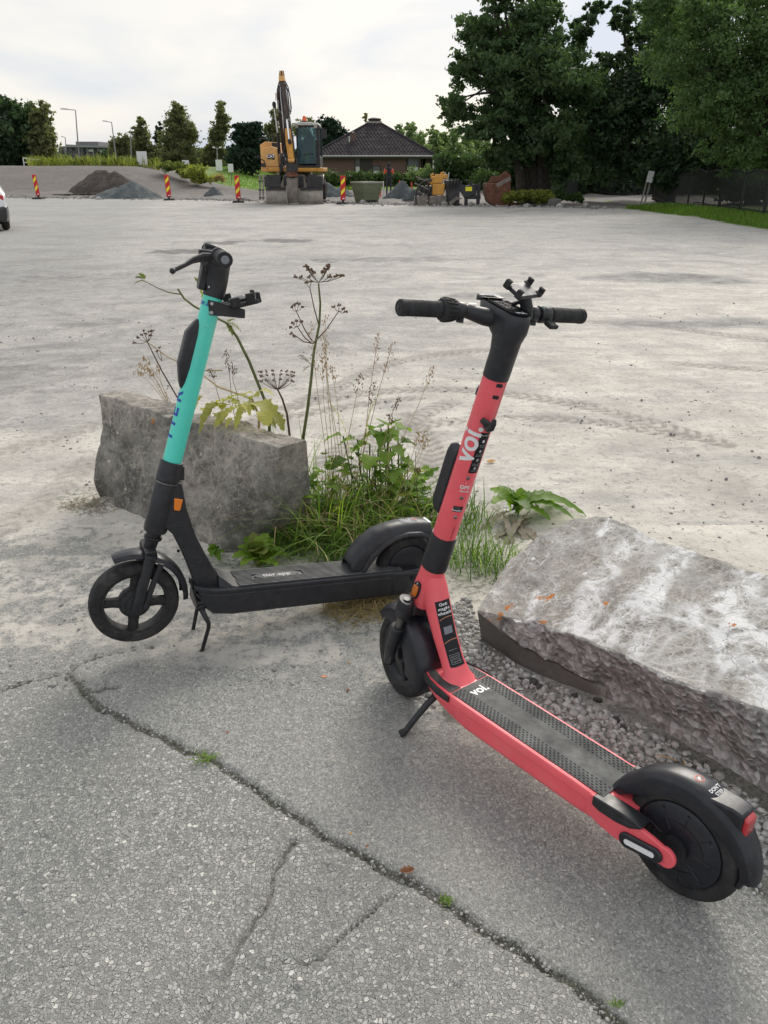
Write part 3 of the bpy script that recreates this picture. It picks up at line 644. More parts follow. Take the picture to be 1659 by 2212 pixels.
# ================================================================== CORAL SCOOTER (local frame: x forward, y left, z up, origin at rear tyre contact)
RK = .265
def axv(z): return .841 - (z-.491)*math.tan(RK)
def make_coral():
    root = empty('electric_scooter', (0,0,0), 0, 'coral pink electric scooter with black deck and handlebar, standing in front on its kickstand', 'electric scooter')
    yaw, lean = 2.266, .067
    root.matrix_world = Matrix.Translation((.661, 1.26, .002)) @ Matrix.Rotation(yaw, 4, 'Z') @ Matrix.Rotation(lean, 4, 'X')
    ad = Vector((-math.sin(RK), 0, math.cos(RK))); ao = Vector((.841, 0, .491))
    steer = Matrix.Translation(ao) @ Matrix.Rotation(-.202, 4, ad) @ Matrix.Translation(-ao)
    def P(name, mb, m, par=root, st=False, **k):
        if st: mb.map(lambda p: steer @ p)
        return mb.build(name, M[m], par, **k)
    def ring_on(z, r, rx=None):
        # ring around the stem axis at height z
        rx = rx or r; c = Vector((axv(z), 0, z)); ex = Vector((math.cos(RK), 0, math.sin(RK)))
        return [c + ex*(rx*math.cos(a)) + Vector((0, 1, 0))*(r*math.sin(a)) for a in [2*math.pi*i/32 for i in range(32)]]
    # deck body
    S = [(.10,.0855,.166,.100),(.17,.086,.1685,.093),(.25,.086,.17,.088),(.6,.086,.17,.088),(.66,.085,.17,.096),(.715,.081,.17,.108),(.76,.071,.17,.117),(.795,.056,.169,.124),(.82,.036,.168,.130),(.832,.014,.166,.136)]
    rings = []
    for x, h, zt, zb in S:
        half = [(h-.010, zt), (h-.003, zt-.0015), (h, zt-.007), (h, zt-.022), (h-.0035, zt-.026), (h-.0035, zt-.03), (h-.004, zb+.016), (h-.010, zb+.006), (h-.024 if h > .03 else h*.5, zb)]
        half = [(max(y, .004), z) for y, z in half]
        rings.append([(x, y, z) for y, z in half] + [(x, -y, z) for y, z in half[::-1]])
    deck = P('deck', MB().loft(rings), 'coral_paint', smooth=30)
    # black edge trim round the nose
    tr = []
    for s in (1, -1):
        pts = [(.66,.088),(.71,.084),(.755,.074),(.79,.059),(.817,.038),(.832,.012)]
        for x, y in (pts if s == 1 else pts[::-1]): tr.append((x+.003, y*s, .158))
    P('nose_trim', MB().tube(tr, [(.010,.004)]*1 + [(.013,.005)]*(len(tr)-2) + [(.010,.004)], 10), 'rubber')
    # mat with studs
    def outline(x0, x1, h, nose=False):
        o = [(x0, h), (x0, -h)]; return o + [(x1, -h), (x1, h)]
    mb = MB(); mb.prism([(.168,.0735),(.168,-.0735),(.667,-.0735),(.667,.0735)], .1695, .1722, lambda a, b, y: (a, b, y))
    for side in (-1, 1):
        for r in range(5):
            yy = side*(.036 + r*.0082); nn = 39
            for i in range(nn):
                x = .178 + i*.0125 + (r % 2)*.00625
                if x > .66: continue
                mb.add([(x-.0052, yy, .1722), (x, yy-.0034, .1722), (x+.0052, yy, .1722), (x, yy+.0034, .1722), (x, yy, .1745)], [(0,1,4),(1,2,4),(2,3,4),(3,0,4)])
    P('deck_mat', mb, 'deck_rubber', smooth=0, fix=False)
    for s in (1, -1):
        mb = MB(); poly = [(.672, s*.0735), (.672, s*.034), (.70, s*.040), (.745, s*.041), (.79, s*.026), (.806, s*.020), (.792, s*.047), (.765, s*.063), (.72, s*.0715)]
        mb.prism(poly, .1695, .1722, lambda a, b, y: (a, b, y))
        for i in range(10):
            for r in range(3):
                x = .682+i*.0105+(r % 2)*.005; yy = s*(.048+r*.008)
                if abs(yy) < .0735-.5*max(0, x-.70): mb.add([(x-.0045, yy, .1722), (x, yy-.003, .1722), (x+.0045, yy, .1722), (x, yy+.003, .1722), (x, yy, .1742)], [(0,1,4),(1,2,4),(2,3,4),(3,0,4)])
        P('front_mat', mb, 'deck_rubber', smooth=0, fix=False)
    P('lettering', text_mb('voi.', .042, .0012, fn=lambda a, b: (.632 - b*-1.0*1 + 0, -a, .1728)).map(lambda p: (p.x, p.y, p.z)), 'white_print', smooth=0, fix=False)
    # rear forks (plates each side) and belly sweep
    for s in (1, -1):
        poly = [(.20,.166),(.185,.168),(.12,.168),(.07,.166),(.03,.162),(.005,.157)]
        for a in range(80, 281, 20): poly.append((-.002+.0245*math.cos(R_(a)), .135+.0245*math.sin(R_(a))))
        poly += [(.03,.104),(.07,.0975),(.12,.096),(.16,.101),(.20,.112)]
        P('rear_fork', MB().prism(poly, s*.0745, s*.0868), 'coral_paint', bevel=.003)
        pill = [(.085+.019*math.cos(R_(a))*1.0, .1185+.0185*math.sin(R_(a))) for a in range(-90, 91, 20)] + [(.018-.019*math.cos(R_(a-180)) if 0 else .018+.019*math.cos(R_(a)), .131+.0175*math.sin(R_(a))) for a in range(90, 271, 20)]
        hs = P('reflector_housing', MB().prism(pill, s*.0865, s*.0955), 'glossy_black', bevel=.003)
        pl2 = [(.082+.0065*math.cos(R_(a)), .1185+.0065*math.sin(R_(a))) for a in range(-90, 91, 20)] + [(.022+.0065*math.cos(R_(a)), .1300+.0065*math.sin(R_(a))) for a in range(90, 271, 20)]
        P('reflector', MB().prism(pl2, s*.0955, s*.0972), 'white_print', par=hs)
        skirt = [(.186,.170),(.186,.146),(.165,.140),(.12,.142),(.085,.150),(.060,.166),(.058,.172),(.075,.176),(.12,.1745)]
        P('fender_skirt', MB().prism(skirt, s*.050, s*.0905), 'black_plastic', bevel=.005)
    # rear wheel
    c = (0, 0, .135)
    wh = P('rear_wheel', MB().lathe([(.0,-.034),(.03,-.036),(.085,-.033),(.098,-.027),(.102,-.020),(.102,.020),(.098,.027),(.085,.033),(.03,.036),(.0,.034)], 56, c, closed=False), 'glossy_black')
    P('tyre', tyre_mb(.135, .056, .100).map(lambda p: (p.x, p.y, p.z+.135)), 'tyre_rubber', par=wh)
    for s in (1, -1):
        mb = MB()
        for k in range(9):
            a = k*2*math.pi/9+.3; ca, sa = math.cos(a), math.sin(a)
            mb.tube([(ca*.040, s*.0355, .135+sa*.040), (ca*.078, s*.0345, .135+sa*.078)], .0016, 6)
            mb.box((ca*.088, s*.0325, .135+sa*.088), (.005,.004,.005))
        mb.lathe([(.060,-.001),(.062,-.001),(.062,.001),(.060,.001)], 40, (0, s*.0352, .135)); mb.lathe([(.0,-.008),(.026,-.008),(.030,.004),(.030,.008),(.0,.008)], 24, (0, s*.040, .135))
        P('motor_cover', mb, 'black_plastic', par=wh)
        P('axle_nut', MB().lathe([(.0,-.006),(.011,-.006),(.011,.004),(.0,.006)], 6, (0, s*.075, .135)), 'dark_metal', par=wh, smooth=0)
    # rear fender
    def fender(a0, a1, R, hw, side, th, cc, n=30, taper=None):
        rg = []
        for i in range(n+1):
            t = i/n; a = R_(a0+(a1-a0)*t); k = taper(t) if taper else (1, 1, 1)
            r1, w, sd_ = R*k[0], hw*k[1], side*k[2]
            pr = [(r1-sd_, -w), (r1-sd_*.35, -w), (r1-.010, -w*.93), (r1-.002, -w*.7), (r1+.001, -w*.3), (r1+.001, w*.3), (r1-.002, w*.7), (r1-.010, w*.93), (r1-sd_*.35, w), (r1-sd_, w),
                  (r1-sd_, w-th), (r1-sd_*.35, w-th), (r1-.012, w*.9-th), (r1-th-.002, w*.6), (r1-th-.002, -w*.6), (r1-.012, -w*.9+th), (r1-sd_*.35, -w+th), (r1-sd_, -w+th)]
            rg.append([(cc[0]+q*math.cos(a), y, cc[2]+q*math.sin(a)) for q, y in pr])
        return MB().loft(rg)
    fr = P('rear_fender', fender(12, 176, .167, .039, .050, .003, c, 40, lambda t: (1+.10*max(0, .13-t)/.13, .90+.08*math.sin(t*math.pi)-.22*max(0, t-.72)/.28, (.55+.45*min(1, t*6)) * (1-.55*max(0, t-.62)/.38))), 'glossy_black', smooth=50)
    P('lamp_housing', MB().loft([[(-.036,y,.294-dz) for y, dz in ((-.032,0),(.032,0),(.030,.055),(-.030,.055))], [(-.088,y,.298-dz) for y, dz in ((-.027,0),(.027,0),(.026,.075),(-.026,.075))], [(-.113,y,.295-dz) for y, dz in ((-.026,0),(.026,0),(.024,.070),(-.024,.070))]]), 'glossy_black', bevel=.005)
    lamp = P('tail_light', MB().loft([[(-.112,y,z) for y, z in ((-.021,.290),(.021,.290),(.019,.230),(-.019,.230))], [(-.124,y,z) for y, z in ((-.018,.281),(.018,.281),(.016,.233),(-.016,.233))]]), 'red_lens', bevel=.004)
    P('mud_flap', MB().loft([[(-.122,y,.238) for y in (-.028,.028)]+[(-.150*.9,y*1.0,.235) for y in ()]+[(-.112,y,.238) for y in (.028,-.028)], [(-.150,y,.195) for y in (-.028,.028)]+[(-.128,y,.190) for y in (.031,-.031)], [(-.152,y,.155) for y in (-.026,.026)]+[(-.136,y,.150) for y in (.029,-.029)], [(-.142,y,.120) for y in (-.022,.022)]+[(-.130,y,.118) for y in (.024,-.024)]]), 'glossy_black', bevel=.004)
    fender_R = .1675
    def onf(a, y, lift=.0012): return (fender_R+lift)*math.cos(a), y, .135+(fender_R+lift)*math.sin(a)
    P('lettering', text_mb("DON'T\nSTEP", .0125, .0002, fn=lambda a, b: onf(R_(104)-b/.177*1.0, -a*1.0-.002)), 'white_print', fix=False, smooth=0)
    mb = MB(); 
    for i in range(24):
        a0, a1 = 2*math.pi*i/24, 2*math.pi*(i+1)/24
        q = [onf(R_(90)+r*math.sin(t)/.177, r*math.cos(t)-.0, .0012) for r, t in ((.0108,a0),(.0108,a1),(.0092,a1),(.0092,a0))]; mb.add(q, [(0,1,2,3)])
    q = [onf(R_(90)+s_/.177, t_, .0012) for s_, t_ in ((-.007,-.0075),(-.0063,-.0082),(.007,.0075),(.0063,.0082))]; mb.add(q, [(0,1,2,3)])
    P('warning_ring', mb, 'red_print', fix=False, smooth=0)
    mb = MB(); q = [onf(R_(90)+s_/.177, t_, .0010) for s_, t_ in ((-.005,-.004),(-.0015,-.0065),(.002,.0),(.005,.003),(.003,.006),(-.001,.0035),(-.004,.0005))]; mb.add(q, [tuple(range(7))])
    P('shoe_symbol', mb, 'white_print', fix=False, smooth=0)
    # steering head and down tube
    zb, zt = .338, .470
    hd = P('head_tube', MB().loft([ring_on(zb, .036, .037), ring_on(zb+.01, .0385, .040), ring_on(.40, .0385, .040), ring_on(zt-.02, .0345, .036), ring_on(zt, .0335, .035)]), 'coral_paint')
    rg = []
    for t, (x, z, rx, ry) in enumerate([(.850,.440,.030,.030),(.838,.400,.036,.034),(.815,.345,.034,.034),(.778,.27,.029,.0335),(.745,.215,.028,.034),(.722,.182,.031,.038),(.716,.172,.042,.047),(.715,.1695,.046,.050)]):
        dx = Vector((.92, 0, -.40)) if t < 4 else (Vector((.97, 0, -.2)) if t < 6 else Vector((1, 0, 0))); dx.normalize()
        rg.append([Vector((x, 0, z)) + dx*(rx*math.copysign(abs(math.cos(a))**.75, math.cos(a))) + Vector((0, 1, 0))*(ry*math.copysign(abs(math.sin(a))**.75, math.sin(a))) for a in [2*math.pi*i/28 for i in range(28)]])
    dt = P('down_tube', MB().loft(rg), 'coral_paint', smooth=50)
    # sticker on the back of the down tube
    TS = [(.838,.400,.036,.034),(.815,.345,.034,.034),(.778,.27,.029,.0335),(.745,.215,.028,.034),(.722,.182,.031,.038)]
    def dtp(a, b, lift=.001):   # a across the back face (towards the left is +), b along: 0 bottom 1 top
        z = .205 + b*.165; zz = [q[1] for q in TS[::-1]]; x, rx, ry = (float(np.interp(z, zz, [q[k] for q in TS[::-1]])) for k in (0, 2, 3))
        an = math.pi - (a+.004)/.031; dx = Vector((.92, 0, -.40)).normalized() if z > .24 else Vector((.97, 0, -.2)).normalized()
        ca, sa = math.cos(an), math.sin(an)
        return Vector((x, 0, z)) + dx*((rx+lift)*math.copysign(abs(ca)**.75, ca)) + Vector((0, 1, 0))*((ry+lift)*math.copysign(abs(sa)**.75, sa))
    NY = 10; NZ = 16; vs = [dtp(.0255 - .042*i/NY, j/NZ, .0009) for j in range(NZ+1) for i in range(NY+1)]; fs = [(j*(NY+1)+i, j*(NY+1)+i+1, (j+1)*(NY+1)+i+1, (j+1)*(NY+1)+i) for j in range(NZ) for i in range(NY)]
    stk = P('sticker', MB().add(vs, fs), 'sticker_black', fix=False, smooth=60)
    P('lettering', text_mb('Get\nmagic\nwheels', .0135, .0002, fn=lambda a, b: dtp(.0045-a, .87+b/.19, .0016)), 'white_print', par=stk, fix=False, smooth=0)
    vs = [dtp(.0045+.0105-.021*i/6, .53-.058+.116*k/4, .0016) for k in range(5) for i in range(7)]; P('pale_square', MB().add(vs, [(k*7+i, k*7+i+1, (k+1)*7+i+1, (k+1)*7+i) for k in range(4) for i in range(6)]), 'grey_sticker', par=stk, fix=False, smooth=0)
    for b0 in (.705, .345):
        mb = MB(); pr = None
        for i in range(9):
            a = .022-.036*i/8; b = b0+.035*math.sin(i/8*2.4)-(0 if b0 > .5 else .0)
            cur = (dtp(a, b, .0014), dtp(a, b-.014, .0014))
            if pr: mb.add([pr[0], cur[0], cur[1], pr[1]], [(0,1,2,3)])
            pr = cur
        P('swoosh', mb, 'bronze_print', par=stk, fix=False, smooth=0)
    for b0, tx in ((.155,'App Store'),(.075,'Google Play')):
        mb = MB(); fr_ = [(.016,-.03),(-.008,-.03),(-.008,.03),(.016,.03)]
        for (p, q) in zip(fr_, fr_[1:]+fr_[:1]):
            mb.tube([dtp(.001+p[0]+(q[0]-p[0])*k/5, b0+p[1]+(q[1]-p[1])*k/5, .0015) for k in range(6)], .0004, 4)
        P('badge_frame', mb, 'grey_print', par=stk, fix=False, smooth=0)
        P('lettering', text_mb(tx, .0048, 0, fn=lambda a, b: dtp(.003-a, b0+b/.19, .0016)), 'grey_print', par=stk, fix=False, smooth=0)
    P('lettering', text_mb('Available on', .0042, 0, fn=lambda a, b: dtp(.005-a, .225+b/.19, .0016)), 'grey_print', par=stk, fix=False, smooth=0)
    # amber marker on the left of the head
    pl = [(.0,.030),(.010,.026),(.014,.012),(.014,-.012),(.010,-.026),(0,-.030),(-.010,-.026),(-.014,-.012),(-.014,.012),(-.010,.026)]
    cz = .392; fx = lambda a, b, y: (axv(cz+b)+.004+a*.95, y, cz+b+a*.2)
    bs = P('marker_base', MB().prism(pl, .036, .0425, fx), 'glossy_black', bevel=.001)
    P('marker_lens', MB().prism([(.009,.018),(.0105,0),(.009,-.018),(-.009,-.018),(-.0105,0),(-.009,.018)], .0425, .047, fx), 'amber_lens', par=bs, bevel=.0015)
    for b in (.0235, -.0235): P('screw', MB().lathe([(0,-.001),(.0032,-.001),(.0028,.0015),(0,.002)], 12, (axv(cz+b)+.004, .0435, cz+b)), 'steel', par=bs)
    # lower collar, stem
    P('lower_collar', MB().loft([ring_on(zt-.002, .0365,.038), ring_on(zt+.004, .0375,.039), ring_on(.572, .0355,.037), ring_on(.578, .0345,.036)]), 'black_plastic', st=True)
    stem = P('stem', MB().loft([ring_on(.574, .0325,.034), ring_on(.70, .0320,.0333), ring_on(.85, .0315,.0328), ring_on(1.05, .0308,.032)]), 'coral_paint', st=True)
    def ons(ang, z, lift=.0008):   # ang: 0 = left (+y), 90 = rear (-x)
        r = np.interp(z, [.574,.70,.85,1.05], [.0325,.0320,.0315,.0308])+lift; rx = r+.0013
        c_ = Vector((axv(z), 0, z)); ex = Vector((math.cos(RK), 0, math.sin(RK)))
        return c_ - ex*(rx*math.sin(ang)) + Vector((0, 1, 0))*(r*math.cos(ang))
    def wrap_text(s, size, ang, z, bold=0, vertical=False, m='white_print', par=stem, lift=.0009, sp=1.0):
        def fn(a, b):
            if vertical: a, b = -b, a     # text runs up the stem
            return ons(ang + a/.0318, z + b*math.cos(RK), lift)
        P('lettering', text_mb(s, size, bold, fn=fn, space=sp, dice=.004 if size > .012 else None), m, par=par, st=True, fix=False, smooth=0)
    wrap_text('voi.', .076, R_(14+11), .868, .0017, True)
    def patch(a0, a1, z0, z1, m, lift, par=stem, name='sticker', na=8, nz=6):
        vs = [ons(a0+(a1-a0)*i/na, z0+(z1-z0)*j/nz, lift) for j in range(nz+1) for i in range(na+1)]
        return P(name, MB().add(vs, [(j*(na+1)+i, j*(na+1)+i+1, (j+1)*(na+1)+i+1, (j+1)*(na+1)+i) for j in range(nz) for i in range(na)]), m, par=par, st=True, fix=False, smooth=60)
    s1 = patch(R_(53+11), R_(104+11), .790, .905, 'sticker_black', .0006)
    for z, s, sz in ((.898,'How to ride',.0062),(.868,'1. Download\nthe app',.0040),(.842,'2. Scan the\ncode to start',.0040),(.815,'3. Kick off and\nuse throttle',.0040),(.797,'4. Park well',.0040)):
        wrap_text(s, sz, R_(78+11), z, 0, m='white_print' if sz > .005 else 'grey_print', par=stem, lift=.0012)
    for z in (.882,.854,.829,.805):
        patch(R_(73+11), R_(83+11), z-.004, z+.003, 'white_print' if z > .87 else 'grey_print', .0010, name='pictogram', na=2, nz=1)
    wrap_text('GPS', .0155, R_(60+11), .747, .0004); wrap_text('TRACKER', .0062, R_(64+11), .735, .0002)
    wrap_text('v', .006, R_(60+11), .761, .0003)
    s2 = patch(R_(38+11), R_(85+11), .672, .689, 'sticker_black', .0006)
    wrap_text('Sweden', .0082, R_(58+11), .677, .0002, lift=.0012); wrap_text('Designed in', .004, R_(58+11), .685, 0, m='grey_print', lift=.0012)
    for z in (.775, .715, .655):
        cc_ = ons(R_(62+11), z, -.002); P('rivet', MB().blob(cc_, (.0058,.0058,.0058), 1, 0, 2), 'grey_metal', par=stem, st=True)
        P('rivet_hole', MB().blob(ons(R_(62+11), z, .0035), (.0024,.0024,.0024), 1, 0, 1), 'black_plastic', par=stem, st=True)
    # slots and their screws near the top
    for z in (1.030, 1.000):
        patch(R_(52+11), R_(80+11), z-.0045, z+.0045, 'black_plastic', .0004, name='screw_hole', na=4, nz=2)
        P('screw', MB().blob(ons(R_(74+11), z, .0005), (.005,.005,.005), 2, 0, 2), 'dark_metal', par=stem, st=True)
    patch(R_(99+11), R_(101.6+11), .93, 1.048, 'black_plastic', .0004, name='seam', na=1, nz=8)
    patch(R_(84), R_(86.5), .578, .625, 'black_plastic', .0004, name='seam', na=1, nz=4)
    # bag hook
    ex = Vector((math.cos(RK), 0, math.sin(RK)))
    hk = ons(R_(78), .936, .004); d = (hk-Vector((axv(.936), 0, .936))).normalized(); up = Vector((-math.sin(RK), 0, math.cos(RK))); sidev = d.cross(up)
    P('bag_hook', MB().tube([hk-sidev*.0-up*.012-d*.004, hk-up*.012+d*.010, hk-up*.004+d*.022, hk+up*.010+d*.026, hk+up*.022+d*.024], [.009,.010,.009,.0075,.005], 10).tube([hk+sidev*.018+up*.004-d*.004, hk-up*.006+d*.002, hk-sidev*.010-up*.006], [.007,.0095,.006], 10), 'black_plastic', st=True)
    # pod on the front of the stem, lower and upper
    def pod(z0, z1, w, dep, name, par=root):
        rg = []
        for z, k, ww in ((z0,.25,.7),(z0+.012,.8,.95),(z0+.03,1,1),(z1-.035,1,1),(z1-.012,.85,.96),(z1,.35,.7)):
            c_ = Vector((axv(z), 0, z)); f0 = .018; f1 = .027+dep*k
            rg.append([c_+ex*f0+Vector((0,y,0)) for y in (-w*ww, w*ww)] + [c_+ex*f1*.9+Vector((0,w*ww,0)), c_+ex*f1+Vector((0,w*ww*.75,0)), c_+ex*f1+Vector((0,-w*ww*.75,0)), c_+ex*f1*.9+Vector((0,-w*ww,0))])
        return P(name, MB().loft(rg), 'glossy_black', st=True, bevel=.004)
    pod(.628, .838, .031, .040, 'control_box')
    pod(.962, 1.008, .016, .014, 'cable_cover')
    # neck and head
    def oval(cx, cz, rx, ry, tilt=0, n=28, p=1.0):
        e = Vector((math.cos(tilt), 0, math.sin(tilt)))
        return [Vector((cx, 0, cz))+e*(rx*math.copysign(abs(math.cos(a))**p, math.cos(a)))+Vector((0, ry*math.copysign(abs(math.sin(a))**p, math.sin(a)), 0)) for a in [2*math.pi*i/n for i in range(n)]]
    P('neck', MB().loft([oval(axv(1.038),1.038,.0325,.0325,RK), oval(axv(1.06),1.06,.0330,.0328,RK), oval(axv(1.10),1.10,.0335,.0328,RK), oval(axv(1.13)+.004,1.132,.038,.033,RK*.9,p=.9), oval(.683,1.160,.066,.036,.20,p=.8), oval(.693,1.183,.079,.037,.19,p=.7), oval(.695,1.200,.080,.036,.19,p=.7), oval(.695,1.2045,.076,.033,.19,p=.7)]), 'black_plastic', st=True, smooth=45)
    def dash(x, y, l=0): return Vector((x, y, 1.2052+(x-.695)*math.tan(.19)+l))
    dd = [(x, y) for x, y in ((.728,.031),(.728,-.031))] + [(.645+.028*math.cos(R_(a)), .031*math.sin(R_(a))) for a in range(270, 89, -15)]
    dsh = P('display', MB().add([dash(x, y, 0) for x, y in dd]+[dash(x, y, .003) for x, y in dd], [tuple(range(len(dd), 2*len(dd)))]+[(i, (i+1) % len(dd), len(dd)+(i+1) % len(dd), len(dd)+i) for i in range(len(dd))]), 'display_film', st=True)
    P('lettering', text_mb('voi.', .021, .0004, fn=lambda a, b: dash(.634+b, -a, .0036)), 'white_print', par=dsh, st=True, fix=False, smooth=0)
    for k in range(5):
        mb = MB(); x = .715-k*.0115
        for (a, b) in ((.020,.004),(0,-.014)): mb.add([dash(x, a, .0034), dash(x, b, .0034), dash(x-.0012, b, .0034), dash(x-.0012, a, .0034)], [(0,1,2,3)])
        P('text_line', mb, 'grey_print', par=dsh, st=True, fix=False, smooth=0)
    P('front_cap', MB().add([dash(.775,.030,-.012), dash(.775,-.030,-.012), dash(.735,-.033,.006), dash(.735,.033,.006), dash(.775,.030,.004), dash(.775,-.030,.004)], [(0,1,5,4),(4,5,2,3),(0,4,3),(1,2,5)]), 'glossy_black', st=True, bevel=.004)
    P('pale_sticker', MB().add([dash(.768,.024,.0095), dash(.768,-.018,.0095), dash(.744,-.018,.009), dash(.744,.024,.009)], [(0,1,2,3)]), 'grey_sticker', st=True, fix=False, smooth=0)
    # bars
    bx, bz = .722, 1.187
    for s, nm in ((1, 'left'), (-1, 'right')):
        P('handlebar', MB().tube([(bx-.018, s*.012, bz-.012), (bx-.010, s*.045, bz-.010), (bx, s*.085, bz-.002), (bx, s*.10, bz)], [(.024,.026),(.021,.023),(.0165,.018),(.016,.016)], 20).tube([(bx, s*.09, bz), (bx, s*.266, bz)], .0135, 16), 'black_plastic', st=True)
        gp_ = P('grip', MB().tube([(bx, s*.163, bz), (bx, s*.165, bz), (bx, s*.170, bz), (bx, s*.172, bz), (bx, s*.258, bz), (bx, s*.259, bz), (bx, s*.270, bz), (bx, s*.273, bz)], [.018,.019,.019,.0178,.0178,.0192,.0190,.0165], 28), 'rubber', st=True)
        mb = MB()
        for k in range(30):
            a0 = 2*math.pi*k/30
            mb.tube([(bx+.0178*math.cos(a0+t*1.4*s), s*(.174+t*.082), bz+.0178*math.sin(a0+t*1.4*s)) for t in (0,.25,.5,.75,1)], .0007, 4, caps=False)
        P('grip_ribs', mb, 'rubber', par=gp_, st=True)
        P('grip_end', MB().lathe([(0,-.001),(.0055,-.001),(.0055,.001),(0,.0015)], 20, (bx, s*.2735, bz)), 'black_plastic', par=gp_, st=True)
        P('clamp', MB().lathe([(.014,-.009),(.0185,-.009),(.0195,-.007),(.0195,.007),(.0185,.009),(.014,.009)], 28, (bx, s*.108, bz)).box((bx-.004, s*.108, bz-.022), (.014,.012,.010)), 'black_plastic', st=True)
    kn = P('bell_ring', MB().lathe([(.015,-.020),(.020,-.020),(.0235,-.016),(.0235,.004),(.0265,.010),(.0275,.018),(.024,.024),(.018,.026),(.015,.024)], 40, (bx, .138, bz)), 'rubber', st=True)
    mb = MB()
    for k in range(18):
        a0 = 2*math.pi*k/18; mb.tube([(bx+.0245*math.cos(a0), .128, bz+.0245*math.sin(a0)), (bx+.0272*math.cos(a0), .146, bz+.0272*math.sin(a0)), (bx+.0275*math.cos(a0), .157, bz+.0275*math.sin(a0))], .0016, 5)
    P('ridges', mb, 'rubber', par=kn, st=True)
    P('brake_lever_hub', MB().box((bx+.012, .118, bz-.012), (.03,.018,.02)), 'black_plastic', st=True, bevel=.004)
    th = P('throttle', MB().lathe([(.014,-.016),(.020,-.016),(.0215,-.012),(.0215,.012),(.020,.016),(.014,.016)], 28, (bx, -.142, bz)), 'black_plastic', st=True)
    P('throttle_paddle', MB().loft([[(bx-.020+dx, -.145+dy, bz-.010+dz) for dx, dy, dz in ((0,-.012,0),(0,.012,0),(.004,.012,-.012),(.004,-.012,-.012))], [(bx-.042+dx, -.150+dy, bz-.022+dz) for dx, dy, dz in ((0,-.014,0),(0,.012,0),(.006,.012,-.010),(.006,-.014,-.010))]]), 'rubber', par=th, st=True, bevel=.003)
    P('throttle_mark', MB().add([(bx-.0222*math.sin(t), y, bz+.0222*math.cos(t)) for y, t in ((-.128,.2),(-.155,.2),(-.155,.30),(-.128,.30))], [(0,1,2,3)]).add([(bx-.0222*math.sin(t), y, bz+.0222*math.cos(t)) for y, t in ((-.128,.2),(-.130,.2),(-.130,.9),(-.128,.9))], [(0,1,2,3)]), 'green_print', par=th, st=True, fix=False, smooth=0)
    P('lettering', text_mb('S', .010, .0003, fn=lambda a, b: (bx-.0222*math.sin(.62-b*40), -.142-a, bz+.0222*math.cos(.62-b*40))), 'grey_print', par=th, st=True, fix=False, smooth=0)
    P('bar_label', MB().add([(bx-.0172*math.sin(t)-.001, y, bz+.0172*math.cos(t)+.001) for y, t in ((.088,-.1),(.066,-.1),(.066,.35),(.088,.35))], [(0,1,2,3)]), 'white_print', st=True, fix=False, smooth=0)
    # phone holder
    ph = P('phone_holder', MB().tube([(.672,-.046,1.182),(.669,-.046,1.200),(.668,-.030,1.234)], [.017,.015,.015], 14).tube([(.69,-.015,1.21),(.672,-.045,1.224)], .005, 8), 'black_plastic', st=True)
    q = Matrix.Translation((.672,-.026,1.243)) @ Matrix.Rotation(R_(8), 4, 'X') @ Matrix.Rotation(R_(-30), 4, 'Y') @ Matrix.Rotation(R_(24), 4, 'Z')
    def hb(c_, d_): return MB().box(c_, d_).map(lambda p: q @ p)
    P('holder_plate', hb((0,0,0), (.050,.085,.010)).add(*(lambda b: (b.v, b.f))(hb((0,0,-.006), (.03,.04,.012)))), 'black_plastic', par=ph, st=True, bevel=.003)
    for sx in (1, -1):
        for sy in (1, -1):
            P('claw', hb((sx*.019, sy*.044, .002), (.016,.016,.010)).add(*(lambda b: (b.v, b.f))(hb((sx*.019, sy*.050, .009), (.015,.008,.018)))).add(*(lambda b: (b.v, b.f))(hb((sx*.019, sy*.046, .0165), (.013,.010,.005)))), 'rubber', par=ph, st=True, bevel=.002)
    # fork, front wheel, fender
    P('fork_crown', MB().box((.888,0,.322), (.052,.085,.034)).tube([(.884,.0,.335),(.893,.0,.305)], .030, 20), 'black_plastic', st=True, bevel=.006)
    fx0 = .934; fz0 = .14
    for s in (1, -1):
        P('fork_clamp', MB().loft([oval(.889,.300,.024,.020,.26), oval(.888,.303,.026,.022,.26), oval(.874,.356,.026,.022,.26), oval(.873,.359,.024,.020,.26)]).map(lambda p: (p.x, p.y+s*.062, p.z)), 'black_plastic', st=True)
        P('clamp_bolt', MB().tube([(.873,s*.062,.356),(.872,s*.062,.362)], .010, 16), 'dark_metal', st=True)
        P('fork_stanchion', MB().tube([(.888,s*.062,.302),(.908,s*.062,.232)], .0115, 16), 'grey_metal', st=True)
        P('fork_leg', MB().tube([(.902,s*.062,.258),(.9035,s*.062,.254),(.905,s*.062,.248),(.928,s*.060,.180),(.940,s*.056,.150),(.950,s*.054,.110)], [.018,.0225,.0205,.0185,(.022,.016),(.018,.012)], 20).tube([(.935,s*.050,.135),(.935,s*.066,.135)], .021, 20), 'black_plastic', st=True)
    fc = (.935, 0, .136)
    fw = P('front_wheel', MB().lathe([(.0,-.030),(.022,-.030),(.030,-.026),(.034,-.014),(.076,-.012),(.082,-.022),(.098,-.024),(.100,-.018),(.100,.018),(.098,.024),(.082,.022),(.076,.012),(.034,.014),(.030,.026),(.022,.030),(0,.030)], 52, fc, closed=False), 'glossy_black', st=True)
    P('tyre', tyre_mb(.135, .056, .098).map(lambda p: (p.x+fc[0], p.y, p.z+fc[2])), 'tyre_rubber', par=fw, st=True)
